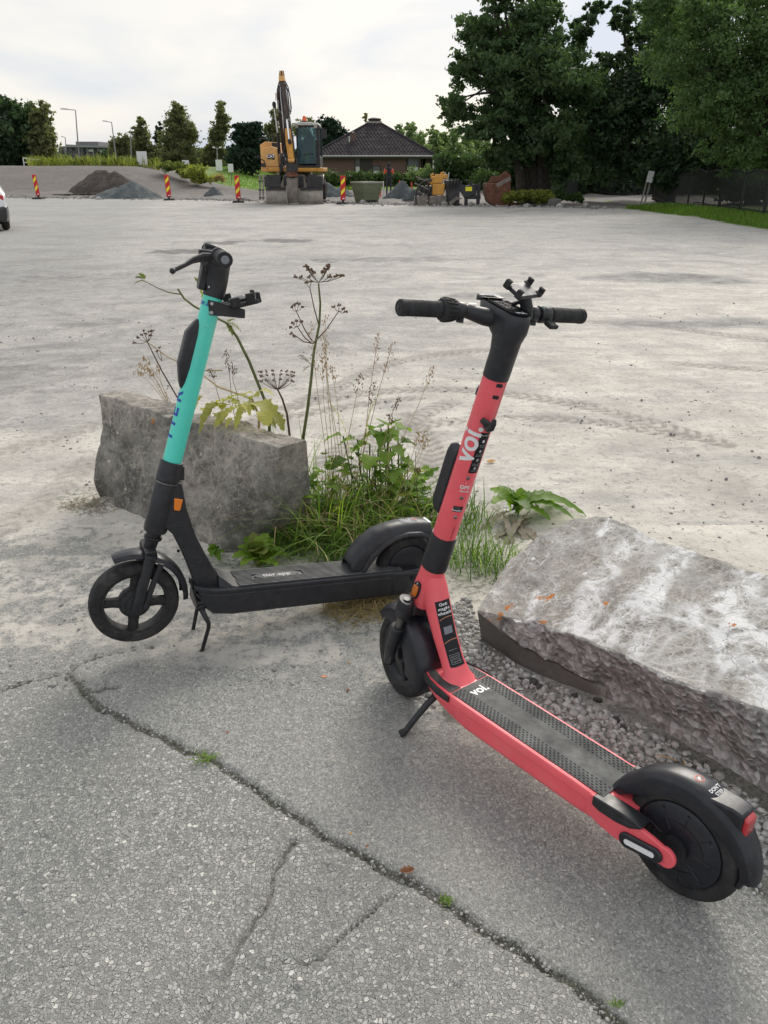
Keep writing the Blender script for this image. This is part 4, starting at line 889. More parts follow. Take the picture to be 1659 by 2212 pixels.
    for k in range(5):
        a = k*2*math.pi/5+.5; mb = MB()
        for s in (1, -1): mb.tube([(fc[0]+.030*math.cos(a), s*.016, fc[2]+.030*math.sin(a)), (fc[0]+.082*math.cos(a), s*.016, fc[2]+.082*math.sin(a))], [(.007,.009),(.006,.008)], 8)
        P('spoke', mb, 'black_plastic', par=fw, st=True)
    P('front_fender', fender(38, 196, .158, .050, .075, .0035, fc, 36, lambda t: (1+.02*math.sin(t*3), .80+.25*min(1, t*1.7)-.12*max(0, t-.8)/.2, .42+.75*math.sin(min(1, t*1.15)*math.pi*.62))), 'glossy_black', st=True, smooth=50)
    P('fender_bridge', MB().tube([(.905,.0,.292),(.893,.0,.312)], .016, 14).tube([(.868,.050,.225),(.842,.040,.232),(.832,.0,.236),(.842,-.040,.232),(.868,-.050,.225)], .005, 8), 'glossy_black', st=True)
    for s in (1, -1): P('fender_screw', MB().blob((.822, s*.034, .222), (.004,.004,.004), 1, 0, 1), 'steel', st=True)
    # kickstand
    ks = P('kickstand', MB().tube([(.752,.020,.112),(.750,.050,.104),(.756,.075,.082),(.770,.112,.032),(.776,.132,.004),(.782,.142,-.003)], [.010,.0105,.0095,.009,.009,.008], 12), 'black_plastic')
    P('kickstand_bracket', MB().box((.748,.020,.112), (.045,.055,.028)), 'dark_metal', par=ks, bevel=.004)
    P('kickstand_foot', MB().tube([(.776,.134,.002),(.784,.146,-.006)], [.0105,.0115], 12), 'rubber', par=ks)
    return root
coral = make_coral()

# ================================================================== MINT SCOOTER
MM('rib_rubber', (.085,.088,.09), .6, var=(16,.4))  # worn ribs, lightened against the mat to put groove shade into the colour
def make_mint():
    root = empty('electric_scooter', (0,0,0), 0, 'mint green and black electric scooter parked in front of the upright concrete block', 'electric scooter')
    root.matrix_world = Matrix.Translation((.0856, 2.5997, .0)) @ Matrix.Rotation(-2.7104, 4, 'Z') @ Matrix.Rotation(.0194, 4, 'X') @ Matrix.Rotation(-.1232, 4, 'Y')
    K = math.tan(.2215); TA = .2215
    def ax(z): return .910 - (z-.487)*K
    ex = Vector((math.cos(TA), 0, math.sin(TA)))
    def P(name, mb, m, par=root, **k): return mb.build(name, M[m], par, **k)
    def ring(z, r, rx=None, n=32):
        rx = rx or r; c = Vector((ax(z), 0, z)); return [c+ex*(rx*math.cos(a))+Vector((0, r*math.sin(a), 0)) for a in [2*math.pi*i/n for i in range(n)]]
    def ons(ang, z, lift=.0008):   # 0 = left, + toward front
        r = .0295+lift; c_ = Vector((ax(z), 0, z)); return c_+ex*(r*math.sin(ang))+Vector((0, r*math.cos(ang), 0))
    # deck
    S = [(-.02,.050,.118,.040),(.0,.060,.120,.028),(.03,.066,.121,.024),(.30,.068,.121,.022),(.60,.068,.121,.022),(.70,.068,.121,.022),(.765,.067,.123,.030),(.80,.060,.128,.060),(.822,.046,.130,.105),(.828,.040,.130,.122)]
    rg = []
    for x, h, zt, zb in S:
        hf = [(h-.006, zt), (h, zt-.005), (h, zt-.014), (h-.002, zt-.016), (h-.002, zt-.020), (h, zt-.022), (h, (zt+zb)/2), (h-.001, zb+.008), (h-.008, zb)]
        rg.append([(x, y, z) for y, z in hf]+[(x, -y, z) for y, z in hf[::-1]])
    P('deck', MB().loft(rg), 'black_plastic', smooth=30)
    P('deck_mat', MB().box((.37,0,.1213), (.62,.122,.003)), 'glossy_black'); mb = MB()  # near-black mat: the shade between the ribs is put into its colour
    for i in range(13):
        y = -.0564+i*.0094
        if abs(y) < .016: mb.box((.25, y, .1250), (.37,.0040,.0045)); mb.box((.648, y, .1250), (.055,.0040,.0045))
        else: mb.box((.37, y, .1250), (.618,.0040,.0045))
    P('deck_ribs', mb, 'rib_rubber', smooth=0)
    ov = [(.530+.080*math.copysign(abs(math.cos(t))**.6, math.cos(t)), .0175*math.copysign(abs(math.sin(t))**.8, math.sin(t))) for t in [2*math.pi*i/28 for i in range(28)]]
    pl = P('badge', MB().prism(ov, .1222, .1268, lambda a, b, y: (a, b, y)), 'glossy_black')
    # the lettering faces the side where the photographer stands
    P('lettering', text_mb('tier.app', .031, .0008, fn=lambda a, b: (.530-a, -b, .1272), space=1.05), 'grey_print', par=pl, fix=False, smooth=0)
    # inclined front section of the frame
    poly = [(.905,.500),(.868,.488),(.852,.40),(.821,.305),(.790,.240),(.757,.178),(.735,.135),(.718,.121),(.735,.116),(.80,.112),(.822,.130),(.842,.190),(.868,.255),(.897,.318),(.925,.345)]
    P('down_tube', MB().prism(poly, -.0295, .0295), 'black_plastic', bevel=.006, seg=3)
    P('deck_front_cover', MB().loft([[(.66,y,z) for y, z in ((-.062,.121),(.062,.121),(.062,.116),(-.062,.116))], [(.70,y,z) for y, z in ((-.058,.126),(.058,.126),(.062,.116),(-.062,.116))], [(.745,y,z) for y, z in ((-.032,.160),(.032,.160),(.055,.112),(-.055,.112))]]), 'black_plastic', bevel=.004)
    P('seam_plate', MB().box((.715,.0,.1245), (.004,.11,.004)), 'rubber')
    for x, z in ((.862,.27),(.80,.20),(.835,.335)): P('frame_screw', MB().lathe([(0,-.001),(.004,-.001),(.0035,.0015),(0,.0015)], 10, (x, .030, z)), 'glossy_black')
    P('front_screw', MB().blob((.872,.0,.245), (.006,.006,.006), 3, 0), 'dark_metal')
    # reflector
    q = [(.877,.430),(.853,.425),(.853,.398),(.857,.393),(.872,.397),(.877,.403)]
    q = [(.905-.012,.452-.01),(.868-.002,.446-.01),(.873,.412-.01),(.877,.408-.01),(.890,.410-.01),(.894,.415-.01)]
    P('side_reflector', MB().prism(q, .0285, .0335), 'orange_lens', bevel=.002)
    # head tube, collars, stem
    P('head_tube', MB().loft([ring(.322,.035), ring(.330,.0375), ring(.480,.0365), ring(.487,.0350)]), 'black_plastic')
    P('stem_clamp', MB().loft([ring(.490,.034), ring(.492,.0375), ring(.552,.0360), ring(.556,.0350)]).box((ax(.52)-.035,.0,.515), (.020,.018,.045)), 'black_plastic', bevel=.0015)
    P('clamp_ring', MB().loft([ring(.4865,.0385), ring(.4905,.0385)]), 'grey_metal')
    stem = P('stem', MB().loft([ring(.550,.0295), ring(1.068,.0290)]), 'mint_paint')
    def wt(s, size, ang, z, bold=0, vertical=False, m='blue_print', sp=1.0):
        def fn(a, b):
            if vertical: a, b = b, -a
            return ons(ang - a/.0295, z+b*math.cos(TA))
        P('lettering', text_mb(s, size, bold, fn=fn, space=sp), m, par=stem, fix=False, smooth=0)
    # big letters run down the front left side of the stem, seen edge on
    def wt2(s, size, ang, z, bold, sp):
        P('lettering', text_mb(s, size, bold, fn=lambda a, b: ons(ang + b/.0295, z+a*math.cos(TA), .0009), space=sp, dice=.004), 'blue_print', par=stem, fix=False, smooth=0)
    wt2('TIER', .062, R_(88), .695, .0010, 1.45)
    wt('tier.app', .019, R_(45), 1.040, .0003)
    # control pod on the front
    rg = []
    for z, w, f1 in ((.780,.010,.031),(.800,.017,.040),(.850,.021,.055),(.945,.021,.055),(.975,.017,.040),(.990,.010,.031)):
        c_ = Vector((ax(z), 0, z)); rg.append([c_+ex*.018+Vector((0,y,0)) for y in (-w, w)]+[c_+ex*(f1*.93)+Vector((0,w,0)), c_+ex*f1+Vector((0,w*.6,0)), c_+ex*f1+Vector((0,-w*.6,0)), c_+ex*(f1*.93)+Vector((0,-w,0))])
    P('control_box', MB().loft(rg), 'black_plastic', bevel=.004)
    # neck & head
    def oval(cx, cz, rx, ry, tilt=0, n=28):
        e = Vector((math.cos(tilt), 0, math.sin(tilt))); return [Vector((cx, 0, cz))+e*(rx*math.cos(a))+Vector((0, ry*math.sin(a), 0)) for a in [2*math.pi*i/n for i in range(n)]]
    P('neck', MB().loft([oval(ax(1.062),1.062,.031,.030,TA), oval(ax(1.085),1.085,.033,.031,TA), oval(.777,1.12,.041,.031,TA), oval(.777,1.165,.046,.032,.2), oval(.778,1.185,.040,.033,.2), oval(.779,1.197,.028,.030,.2)]), 'black_plastic', smooth=45)
    P('neck_front', MB().box((.812,0,1.118), (.020,.034,.075), Matrix.Rotation(-.15, 3, 'Y')), 'black_plastic', bevel=.004)
    P('neck_screw', MB().blob((.800,.031,1.092), (.004,.003,.004), 3, 0), 'steel')
    st = Matrix.Translation((.776,0,1.182)) @ Matrix.Rotation(R_(-8), 4, 'Z') @ Matrix.Translation((-.776,0,-1.182))
    def Q(name, mb, m, par=root, **k): mb.map(lambda p: st @ p); return P(name, mb, m, par, **k)
    bx, bz = .776, 1.184
    Q('handlebar', MB().tube([(bx,-.25,bz),(bx,-.06,bz),(bx,.06,bz),(bx,.25,bz)], .015, 18), 'black_plastic')
    for s in (1, -1):
        gr = Q('grip', MB().tube([(bx,s*.13,bz),(bx,s*.135,bz),(bx,s*.140,bz),(bx,s*.250,bz),(bx,s*.252,bz),(bx,s*.262,bz),(bx,s*.264,bz)], [.018,.0205,.018,.0175,.0205,.0205,.018], 26), 'rubber')
        Q('grip_end', MB().lathe([(0,-.0015),(.0095,-.0015),(.011,.0),(.009,.0015),(0,.0015)], 22, (bx, s*.2655, bz)), 'grey_sticker', par=gr)
        Q('lever_clamp', MB().lathe([(.014,-.012),(.022,-.012),(.024,-.008),(.024,.008),(.022,.012),(.014,.012)], 24, (bx, s*.105, bz)), 'black_plastic')
        if s == 1: lv = Q('brake_lever', MB().tube([(bx+.010,s*.105,bz-.004),(bx+.045,s*.110,bz-.006),(bx+.075,s*.135,bz-.016),(bx+.098,s*.175,bz-.028),(bx+.128,s*.205,bz-.042)], [(.012,.010),(.012,.009),(.009,.006),(.0065,.005),(.006,.005)], 10), 'black_plastic')
        if s == 1: Q('lever_tip', MB().blob((bx+.130,s*.207,bz-.043), (.0085,.0085,.0085), 4, 0, 2), 'black_plastic', par=lv)
    Q('thumb_shifter', MB().box((bx+.03,.085,bz+.004), (.05,.03,.018)), 'black_plastic', bevel=.004)
    Q('display', MB().box((.785,0,1.203), (.05,.05,.012), Matrix.Rotation(-.2, 3, 'Y')), 'glossy_black', bevel=.004)
    Q('brake_cable', MB().tube([(bx+.022,.09,bz-.012),(bx+.030,.05,bz-.03),(bx+.028,.025,bz-.055),(bx+.024,.012,bz-.095)], .0028, 8), 'rubber')
    # phone holder on a bracket behind the stem
    br = P('holder_bracket', MB().prism([(.803,1.056),(.797,1.012),(.690,1.008),(.690,1.034),(.762,1.050)], .0285, .0320).prism([(.803,1.056),(.797,1.012),(.690,1.008),(.690,1.034),(.762,1.050)], -.0320, -.0285).box((.700,0,1.018), (.022,.062,.020)), 'black_plastic', bevel=.0015)
    for z in (1.046, 1.020): P('bracket_bolt', MB().lathe([(0,-.002),(.0062,-.002),(.005,.003),(0,.003)], 16, (.792, .0335, z)), 'steel', par=br)
    hq = Matrix.Translation((.693,.0,1.052)) @ Matrix.Rotation(R_(16), 4, 'Y')
    def hb(*bs):
        mb = MB()
        for c_, d_ in bs: mb.box(c_, d_)
        return mb.map(lambda p: hq @ p)
    ph = P('phone_holder', hb(((0,0,0),(.085,.10,.014)), ((.01,0,.010),(.05,.06,.010))), 'black_plastic', bevel=.004)
    for c_, d_ in (((-.046,.030,.008),(.010,.022,.030)), ((-.046,-.030,.008),(.010,.022,.030)), ((.030,.052,.012),(.026,.012,.026)), ((-.016,.052,.014),(.026,.012,.030)), ((.030,-.052,.012),(.026,.012,.026))):
        P('claw', hb((c_, d_)), 'rubber', par=ph, bevel=.002)
    # rear wheel + fender
    rc = (.018, 0, .121)
    rw = P('rear_wheel', MB().lathe([(0,-.030),(.06,-.031),(.080,-.026),(.086,-.018),(.086,.018),(.080,.026),(.06,.031),(0,.030)], 48, rc, closed=False), 'glossy_black')
    P('tyre', tyre_mb(.121, .056, .084).map(lambda p: (p.x+rc[0], p.y, p.z+rc[2])), 'tyre_rubber', par=rw)
    n = 34; rg = []
    for i in range(n+1):
        t = i/n; x = .262 - .315*t
        zt = np.interp(x, [-.053,-.03,0,.04,.08,.12,.171,.215,.245,.262], [.293,.297,.300,.299,.294,.287,.270,.238,.200,.168])
        zi = np.interp(x, [-.053,-.02,.018,.06,.10,.14,.17,.20,.262], [.232,.250,.256,.252,.240,.214,.180,.135,.122])
        w = .046+.006*math.sin(t*math.pi)
        rg.append([(x,-w,zi),(x,-w,zi+(zt-zi)*.35),(x,-w*.80,zt-.012),(x,-w*.5,zt),(x,w*.5,zt),(x,w*.80,zt-.012),(x,w,zi+(zt-zi)*.35),(x,w,zi),(x,w-.004,zi),(x,w-.005,zi+(zt-zi)*.35),(x,w*.75,zt-.018),(x,-w*.75,zt-.018),(x,-w+.005,zi+(zt-zi)*.35),(x,-w+.004,zi)])
    P('rear_fender', MB().loft(rg), 'black_plastic', smooth=50)
    for s in (1, -1):
        gd = P('fender_arch', MB().tube([(.215,s*.050,.130),(.185,s*.051,.185),(.145,s*.052,.228),(.10,s*.052,.252),(.05,s*.052,.264),(0,s*.051,.262),(-.035,s*.050,.246),(-.062,s*.048,.205),(-.070,s*.046,.165)], (.010), 8), 'black_plastic')
    lw = P('warning_label', MB().add([(-.002,-.018,.3008),(-.002,.020,.3008),(.062,.020,.2975),(.062,-.018,.2975)], [(0,1,2,3)]), 'grey_sticker', fix=False, smooth=0)
    P('warning_mark', MB().lathe([(.007,0),(.009,0),(.009,.0006),(.007,.0006)], 20, (.004,0,.3015), 'z'), 'red_print', par=lw, fix=False)
    for k, w_ in enumerate((.026, .020, .024)): P('text_line', MB().box((.026+k*.010, 0, .3000-.0005*k), (.0035, w_, .0006)), 'grey_print', par=lw, fix=False, smooth=0)
    P('tail_light', MB().box((-.054,0,.262), (.010,.040,.050)), 'red_lens', bevel=.003)
    P('tail_light_trim', MB().box((-.0505,0,.292), (.012,.05,.008)), 'white_plastic', bevel=.002)
    P('rear_bracket', MB().prism([(.10,.118),(-.035,.112),(-.045,.09),(-.035,.060),(.06,.040),(.10,.040)], .060, .070), 'black_plastic', bevel=.005)
    P('axle_nut', MB().lathe([(0,-.004),(.009,-.004),(.009,.004),(0,.004)], 6, (rc[0], .072, rc[2]-.03)), 'dark_metal', smooth=0)
    # fork, front wheel
    fc = (1.012, 0, .076)
    P('fork_crown', MB().tube([(ax(.335),0,.335),(ax(.25)+.002,0,.262)], [.025,.021], 18).box((.966,0,.262), (.035,.118,.026), Matrix.Rotation(.2, 3, 'Y')).tube([(ax(.30),0,.305),(ax(.29),0,.295)], .029, 18), 'dark_metal', bevel=.003)
    for s in (1, -1):
        P('fork_leg', MB().tube([(.967,s*.052,.262),(.969,s*.052,.252),(.970,s*.052,.250),(1.000,s*.052,.120),(1.008,s*.050,.092),(1.012,s*.048,.066)], [.020,.020,.0165,.0165,(.018,.013),(.016,.010)], 16), 'black_plastic')
        P('fork_link', MB().tube([(.934,s*.046,.225),(.962,s*.046,.150),(.986,s*.046,.070)], [(.010,.007)]*3, 10), 'black_plastic')
    fw = P('front_wheel', MB().lathe([(.0,-.028),(.035,-.029),(.046,-.022),(.052,-.012),(.052,.012),(.046,.022),(.035,.029),(0,.028)], 40, fc, closed=False).lathe([(.098,-.022),(.106,-.024),(.112,-.02),(.112,.02),(.106,.024),(.098,.022),(.096,.0)], 52, fc), 'rubber')
    for k in range(4):
        a = k*math.pi/2+R_(93); ca, sa = math.cos(a), math.sin(a)
        P('spoke', MB().tube([(fc[0]+.040*ca, 0, fc[2]+.040*sa), (fc[0]+.070*ca, 0, fc[2]+.070*sa), (fc[0]+.102*ca, 0, fc[2]+.102*sa)], [(.021,.018),(.017,.016),(.018,.018)], 10), 'rubber', par=fw)
    P('tyre', tyre_mb(.143, .056, .106).map(lambda p: (p.x+fc[0], p.y, p.z+fc[2])), 'tyre_rubber', par=fw)
    P('hub_cap', MB().lathe([(0,0),(.030,0),(.034,.004),(.030,.012),(.012,.014),(0,.014)], 30, (fc[0], .030, fc[2])), 'black_plastic', par=fw)
    def arc(a0, a1, R, hw, th, n=26, taper=None, dx=0, dz=0):
        rg = []
        for i in range(n+1):
            t = i/n; a = R_(a0+(a1-a0)*t); w = hw*(taper(t) if taper else 1)
            rg.append([(fc[0]+dx+r*math.cos(a), y, fc[2]+dz+r*math.sin(a)) for r, y in ((R-.018,-w),(R-.004,-w*.85),(R,-w*.4),(R,w*.4),(R-.004,w*.85),(R-.018,w),(R-.021,w-.003),(R-.004-th,w*.8),(R-th,0),(R-.004-th,-w*.8),(R-.021,-w+.003))])
        return MB().loft(rg)
    P('front_fender', arc(66, 182, .172, .036, .003, taper=lambda t: .75+.3*math.sin(min(1, t*1.4)*math.pi*.55), dz=.012), 'glossy_black', smooth=50)
    # double kickstand
    ks = P('kickstand_bracket', MB().box((.806,.0,.062), (.030,.120,.036)).tube([(.806,-.068,.058),(.806,.068,.058)], .012, 14), 'dark_metal', bevel=.004)
    for s in (1, -1):
        lg = P('kickstand', MB().tube([(.806,s*.055,.058),(.800,s*.068,.040),(.786,s*.086,.012),(.785,s*.084,-.006),(.798,s*.076,-.075),(.804,s*.073,-.108)], [.010,.009,.0075,.0070,.0065,.0065], 12), 'dark_metal')
        P('kickstand_foot', MB().tube([(.8035,s*.0733,-.100),(.806,s*.073,-.114)], [.0085,.0095], 12), 'rubber', par=lg)
    return root
mint = make_mint()
# ================================================================== FOLIAGE
L_ = {}
L_['maple'] = leaf_mat('maple_leaf', (.042,.078,.038), (.105,.165,.070), .38)
L_['dark'] = leaf_mat('dark_leaf', (.032,.060,.034), (.080,.130,.060), .34)
L_['birch'] = leaf_mat('birch_leaf', (.095,.120,.060), (.250,.240,.130), .45)
L_['ash'] = leaf_mat('ash_leaf', (.058,.108,.046), (.140,.215,.085), .40)
L_['poplar'] = leaf_mat('poplar_leaf', (.110,.160,.080), (.220,.290,.140), .42)
L_['conifer'] = leaf_mat('conifer_leaf', (.014,.034,.022), (.032,.065,.038), .12)
L_['weed'] = leaf_mat('weed_leaf', (.070,.105,.025), (.230,.250,.075), .40)
L_['yellow'] = leaf_mat('yellow_bush_leaf', (.110,.150,.030), (.330,.330,.080), .42)
L_['hedge'] = leaf_mat('hedge_leaf', (.028,.060,.018), (.090,.140,.040), .3)
L_['grass'] = leaf_mat('grass_blade', (.060,.130,.018), (.190,.290,.050), .40)
L_['drygrass'] = leaf_mat('dry_grass_blade', (.28,.20,.09), (.48,.38,.20), .30)
M['bark'] = mat('bark', (.055,.045,.036), .9, var=(6,.4), bump=(20,.8,.02)); M['birch_bark'] = mat('birch_bark', (.30,.29,.27), .8, var=(5,.5))
def unit(n, rs):
    v = rs.normal(size=(n, 3)); return v/(np.linalg.norm(v, axis=1, keepdims=True)+1e-9)
def leaves(name, C, size, mat_, parent=None, rs=None, tint=None, flat=.0, asp=.55, droop=0.0):
    """C (n,3) leaf centres, size (n,)"""
    n = len(C); d = unit(n, rs); d[:, 2] -= droop; d /= np.linalg.norm(d, axis=1, keepdims=True); u = unit(n, rs); nn = np.cross(d, u); nn /= (np.linalg.norm(nn, axis=1, keepdims=True)+1e-9)
    s = size[:, None]; V = np.stack([C - d*s*.5, C + nn*s*asp*.5 - d*s*.05, C + d*s*.5, C - nn*s*asp*.5 + d*s*.02], 1).reshape(-1, 3)
    F = np.arange(n*4).reshape(n, 4); t = rs.rand(n) if tint is None else tint
    cc = np.repeat(t, 4); col = np.stack([cc, cc, cc, np.ones_like(cc)], 1)
    return np_mesh(name, V, F, mat_, parent, {'tint': col}, smooth=False)
def crown_points(rs, ell, n, clump=.16, per=40, shell=.35):
    """ell: (cx,cy,cz,rx,ry,rz); clumps of leaves filling each ellipsoid, denser near its skin"""
    vol = np.array([(e[3]*e[4]*e[5])**(2/3) for e in ell]); k = rs.choice(len(ell), size=max(1, n//per), p=vol/vol.sum())
    E = np.array(ell)[k]; r = 1 - shell*rs.rand(len(k))**.7*1.6; r = np.clip(r, .12, 1)
    cc = E[:, :3] + unit(len(k), rs)*r[:, None]*E[:, 3:]
    cs = (clump*(.5+rs.rand(len(k))))*E[:, 3:].min(1)
    tn = rs.rand(len(k))
    i = rs.randint(0, len(k), n); P = cc[i] + rs.normal(size=(n, 3))*cs[i][:, None]*np.array([1, 1, .62]); t = np.clip(tn[i]*.6+rs.rand(n)*.4, 0, 1)
    return P, t, cc
def tree(name, label, group, base, ell, n, leaf, lm, trunk_r, bark='bark', stems=1, seed=0, clump=.17, limbs=14, per=40, cat='tree', shell=.35, spread=.0, droop=.2):
    rs = np.random.RandomState(seed+11); rnd = random.Random(seed)
    root = empty(name, tuple(base), 0, label, cat, group); b = np.array(base, float)
    E = [(e[0]-b[0], e[1]-b[1], e[2]-b[2], *e[3:]) for e in ell]
    P, t, cc = crown_points(rs, E, n, clump, per, shell)
    P[:, 2] = np.maximum(P[:, 2], .15)
    leaves('crown', P, leaf*(.6+.8*rs.rand(n)), L_[lm], root, rs, t, droop=droop)
    top = max(e[2]+e[5]*.5 for e in E); cx = np.mean([e[0] for e in E]); cy = np.mean([e[1] for e in E])
    for s in range(stems):
        ox = (s-(stems-1)/2)*spread; oy = rnd.uniform(-.3, .3)*(stems > 1)
        pts = [(ox, oy, -.1)]; rr = [trunk_r*1.25]
        for i in range(1, 6):
            f = i/5; pts.append((ox*(1+f)+cx*f+rnd.uniform(-.1, .1), oy+cy*f*.5+rnd.uniform(-.1, .1), top*f*.9)); rr.append(trunk_r*(1-.85*f))
        MB().tube(pts, rr, 8).build('trunk', M[bark], root)
        mb = MB()
        for i in range(limbs):
            tgt = cc[rnd.randrange(len(cc))]; f = rnd.uniform(.2, .75); a = np.array(pts[int(f*5)])*(1-(f*5) % 1)+np.array(pts[min(5, int(f*5)+1)])*((f*5) % 1)
            m_ = (a+tgt)/2+np.array([0, 0, abs(tgt[2]-a[2])*.12]); mb.tube([a, m_, tgt], [trunk_r*.30, trunk_r*.18, trunk_r*.06], 5)
        if limbs: mb.build('limbs', M[bark], root)
    return root
def ep(u, v, ru, rv, Y, dep=None):
    """ellipse seen at photo pixel (u,v) at distance Y -> ellipsoid with real depth"""
    c = W(u, v, Y); rx = abs(W(u+ru, v, Y)[0]-c[0]); rz = abs(W(u, v-rv, Y)[2]-c[2]); return (c[0], Y, c[2], rx, dep or max(min(rx, rz), .3), rz)
# ---- the big trees on the right
tree('maple_tree', 'large dark tree with several trunks left of the park path, its crown against the sky', 'big trees along the park', (6.9,38,0),
     [ep(985,235,42,52,38,2),ep(1010,150,50,45,38,2),ep(1040,60,60,55,38,2),ep(1100,-20,80,60,38),ep(1085,130,85,85,38,3),ep(1150,60,60,60,38,2.5),ep(1180,160,80,90,38,3.5),ep(1235,190,70,70,38,2.5),ep(1100,240,90,70,38,3),ep(1040,285,52,40,37,2),ep(1190,290,90,65,37.5,3),ep(1110,330,70,40,38,2.5),ep(1215,360,55,45,38,2),ep(1180,10,40,40,38,2),ep(1060,345,40,25,38,1.5)],
     86000, .185, 'maple', .24, stems=6, seed=1, limbs=9, clump=.125, spread=.22, per=70, shell=.5)
tree('lime_tree', 'dark tree behind the sign post with low hanging boughs', 'big trees along the park', (13.5,40,0),
     [ep(1265,200,50,60,40,2.5),ep(1290,260,70,90,40,3),ep(1350,230,70,100,40,3),ep(1420,170,80,100,39,3),ep(1300,350,50,50,40,2.5),ep(1380,350,80,50,39,3),ep(1445,60,70,80,40,3),ep(1390,130,34,40,40,2),ep(1370,90,22,45,40,1.5),ep(1320,128,45,26,40,2),ep(1300,18,60,16,40,1.5),ep(1345,40,26,34,40,1.5),ep(1262,60,22,40,40,1.5),ep(1235,100,35,50,40,2)],
     52000, .20, 'dark', .3, seed=2, limbs=14, clump=.14, per=60)
tree('ash_tree', 'nearest tree at the right edge, mid green leaves hanging over the fence', 'big trees along the park', (14.2,29,0),
     [ep(1500,110,110,90,29,2.5),ep(1600,60,130,110,29,3),ep(1470,30,100,60,29,2.5),ep(1640,200,110,110,29,3),ep(1530,220,90,80,29,2.5),ep(1610,320,90,60,29,2.5),ep(1700,340,80,80,29,2.5),ep(1420,-20,70,50,29,2),ep(1660,-40,120,60,29,3),ep(1740,120,90,140,28,3)],
     95000, .115, 'ash', .28, seed=3, limbs=16, clump=.13, per=75)
tree('spruce_tree', 'shadowy tree behind the fence below the nearest tree', 'big trees along the park', (16.5,37,0),
     [ep(1490,300,80,100,37,3),ep(1570,350,90,60,37,3),ep(1450,380,60,45,37,2),ep(1640,390,90,60,37,3),ep(1540,200,100,100,38,3),ep(1690,250,80,140,37,3)],
     38000, .20, 'dark', .3, seed=4, limbs=10, per=55)
tree('birch_tree', 'pale stemmed tree in the dark wood behind the park path', 'big trees along the park', (14.0,56,0),
     [ep(1230,330,60,90,56,3),ep(1290,360,60,70,56,3),ep(1180,380,60,50,56,3),ep(1350,330,60,90,56,3),ep(1420,350,70,80,55,3),ep(1320,250,60,60,56,3)], 22000, .32, 'dark', .16, 'birch_bark', 4, seed=5, limbs=5, spread=1.6)
def bush(name, label, group, ell, n, leaf, lm, seed, cat='bush', z0=None):
    rs = np.random.RandomState(seed+50); c = np.mean([[e[0], e[1]] for e in ell], axis=0); zb = Zg(c[0], c[1]) if z0 is None else z0
    E = [(e[0]-c[0], e[1]-c[1], e[2]-zb, *e[3:]) for e in ell]; P, t, cc = crown_points(rs, E, n, .22, 26, .45); P[:, 2] = np.maximum(P[:, 2], .0)
    o = leaves(name, P, leaf*(.6+.8*rs.rand(n)), L_[lm], None, rs, t, droop=-.35); o.location = (c[0], c[1], zb); tag(o, label, cat, group); return o
# tree line far left
tree('maple_tree', 'tall dark broadleaf tree at the left edge of the yard', 'trees on the left skyline', (-33,70,1.6), [ep(10,300,55,60,70,3),ep(45,270,45,55,70,3),ep(20,240,40,35,70,2.5),ep(-40,270,60,60,70,3),ep(50,320,50,35,70,2.5),ep(5,330,60,30,70,2.5)], 15000, .40, 'dark', .35, seed=11, limbs=6)
tree('birch_tree', 'slender birch beside the dark tree at the left edge', 'trees on the left skyline', (-29,69,1.6), [ep(88,245,18,30,69,1.5),ep(96,285,24,35,69,1.5),ep(105,320,28,28,69,1.5),ep(80,300,25,35,69,1.5)], 6500, .28, 'birch', .16, 'birch_bark', seed=12, limbs=6)
for i, (lab, us, Y, n, lm, ls) in enumerate([
    ('birch with a pointed yellowish top right of the low grey building', [(305,262,10,14),(305,290,22,26),(300,322,40,28),(325,335,40,22)], 95, 6500, 'birch', .36),
    ('small low birch just right of the grey building', [(262,310,22,24),(258,332,30,20),(248,322,14,20)], 92, 3500, 'birch', .34),
    ('narrow spruce between two birches', [(345,275,6,16),(344,300,12,24),(344,330,18,24)], 96, 3000, 'conifer', .30),
    ('tallest rounded birch of the left skyline', [(383,240,16,24),(384,270,30,34),(382,305,44,40),(390,335,50,26),(408,285,22,25)], 90, 11000, 'birch', .36),
    ('tall thin birch with a light airy top', [(478,238,14,22),(480,265,18,26),(470,290,24,28),(468,325,30,34),(455,345,25,25)], 94, 7000, 'birch', .34),
    ('dense dark tree left of the excavator', [(520,300,24,38),(545,290,26,28),(562,320,22,40),(530,345,45,40),(515,275,14,12),(555,270,12,10)], 84, 9500, 'conifer', .36),
    ('birch seen between the dark tree and the excavator boom', [(598,250,14,18),(590,285,20,30),(600,320,30,36)], 88, 5500, 'birch', .34),
    ('thin birch top rising over the cab', [(665,262,26,14),(650,285,25,20),(690,275,15,15)], 98, 2200, 'birch', .30),
    ('dark round topped tree between the cab and the house', [(712,265,26,20),(725,285,28,24),(700,300,34,40),(735,305,25,25),(675,320,40,35)], 92, 9000, 'conifer', .36),
    ('very thin birch top beside the roof vent', [(790,255,7,12)], 92, 260, 'birch', .28)]):
    ell = [ep(u, v, a, b, Y, max(1.2, a*Y/1662*.8)) for u, v, a, b in us]; bx = np.mean([e[0] for e in ell]); zb = Zg(bx, Y); n = int(n*1.8) if lm == 'birch' else int(n*1.3); ls = ls*(.74 if lm == 'birch' else .85)
    if i == 9: ell[0] = ell[0]
    tree('spruce_tree' if lm == 'conifer' and i == 2 else ('broadleaf_tree' if lm == 'conifer' else 'birch_tree'), lab, 'trees on the skyline', (bx, Y, zb), ell, n, ls, lm, .17, 'bark' if lm == 'conifer' else 'birch_bark', seed=20+i, limbs=7 if i != 9 else 4, per=34, clump=.15, shell=.45)
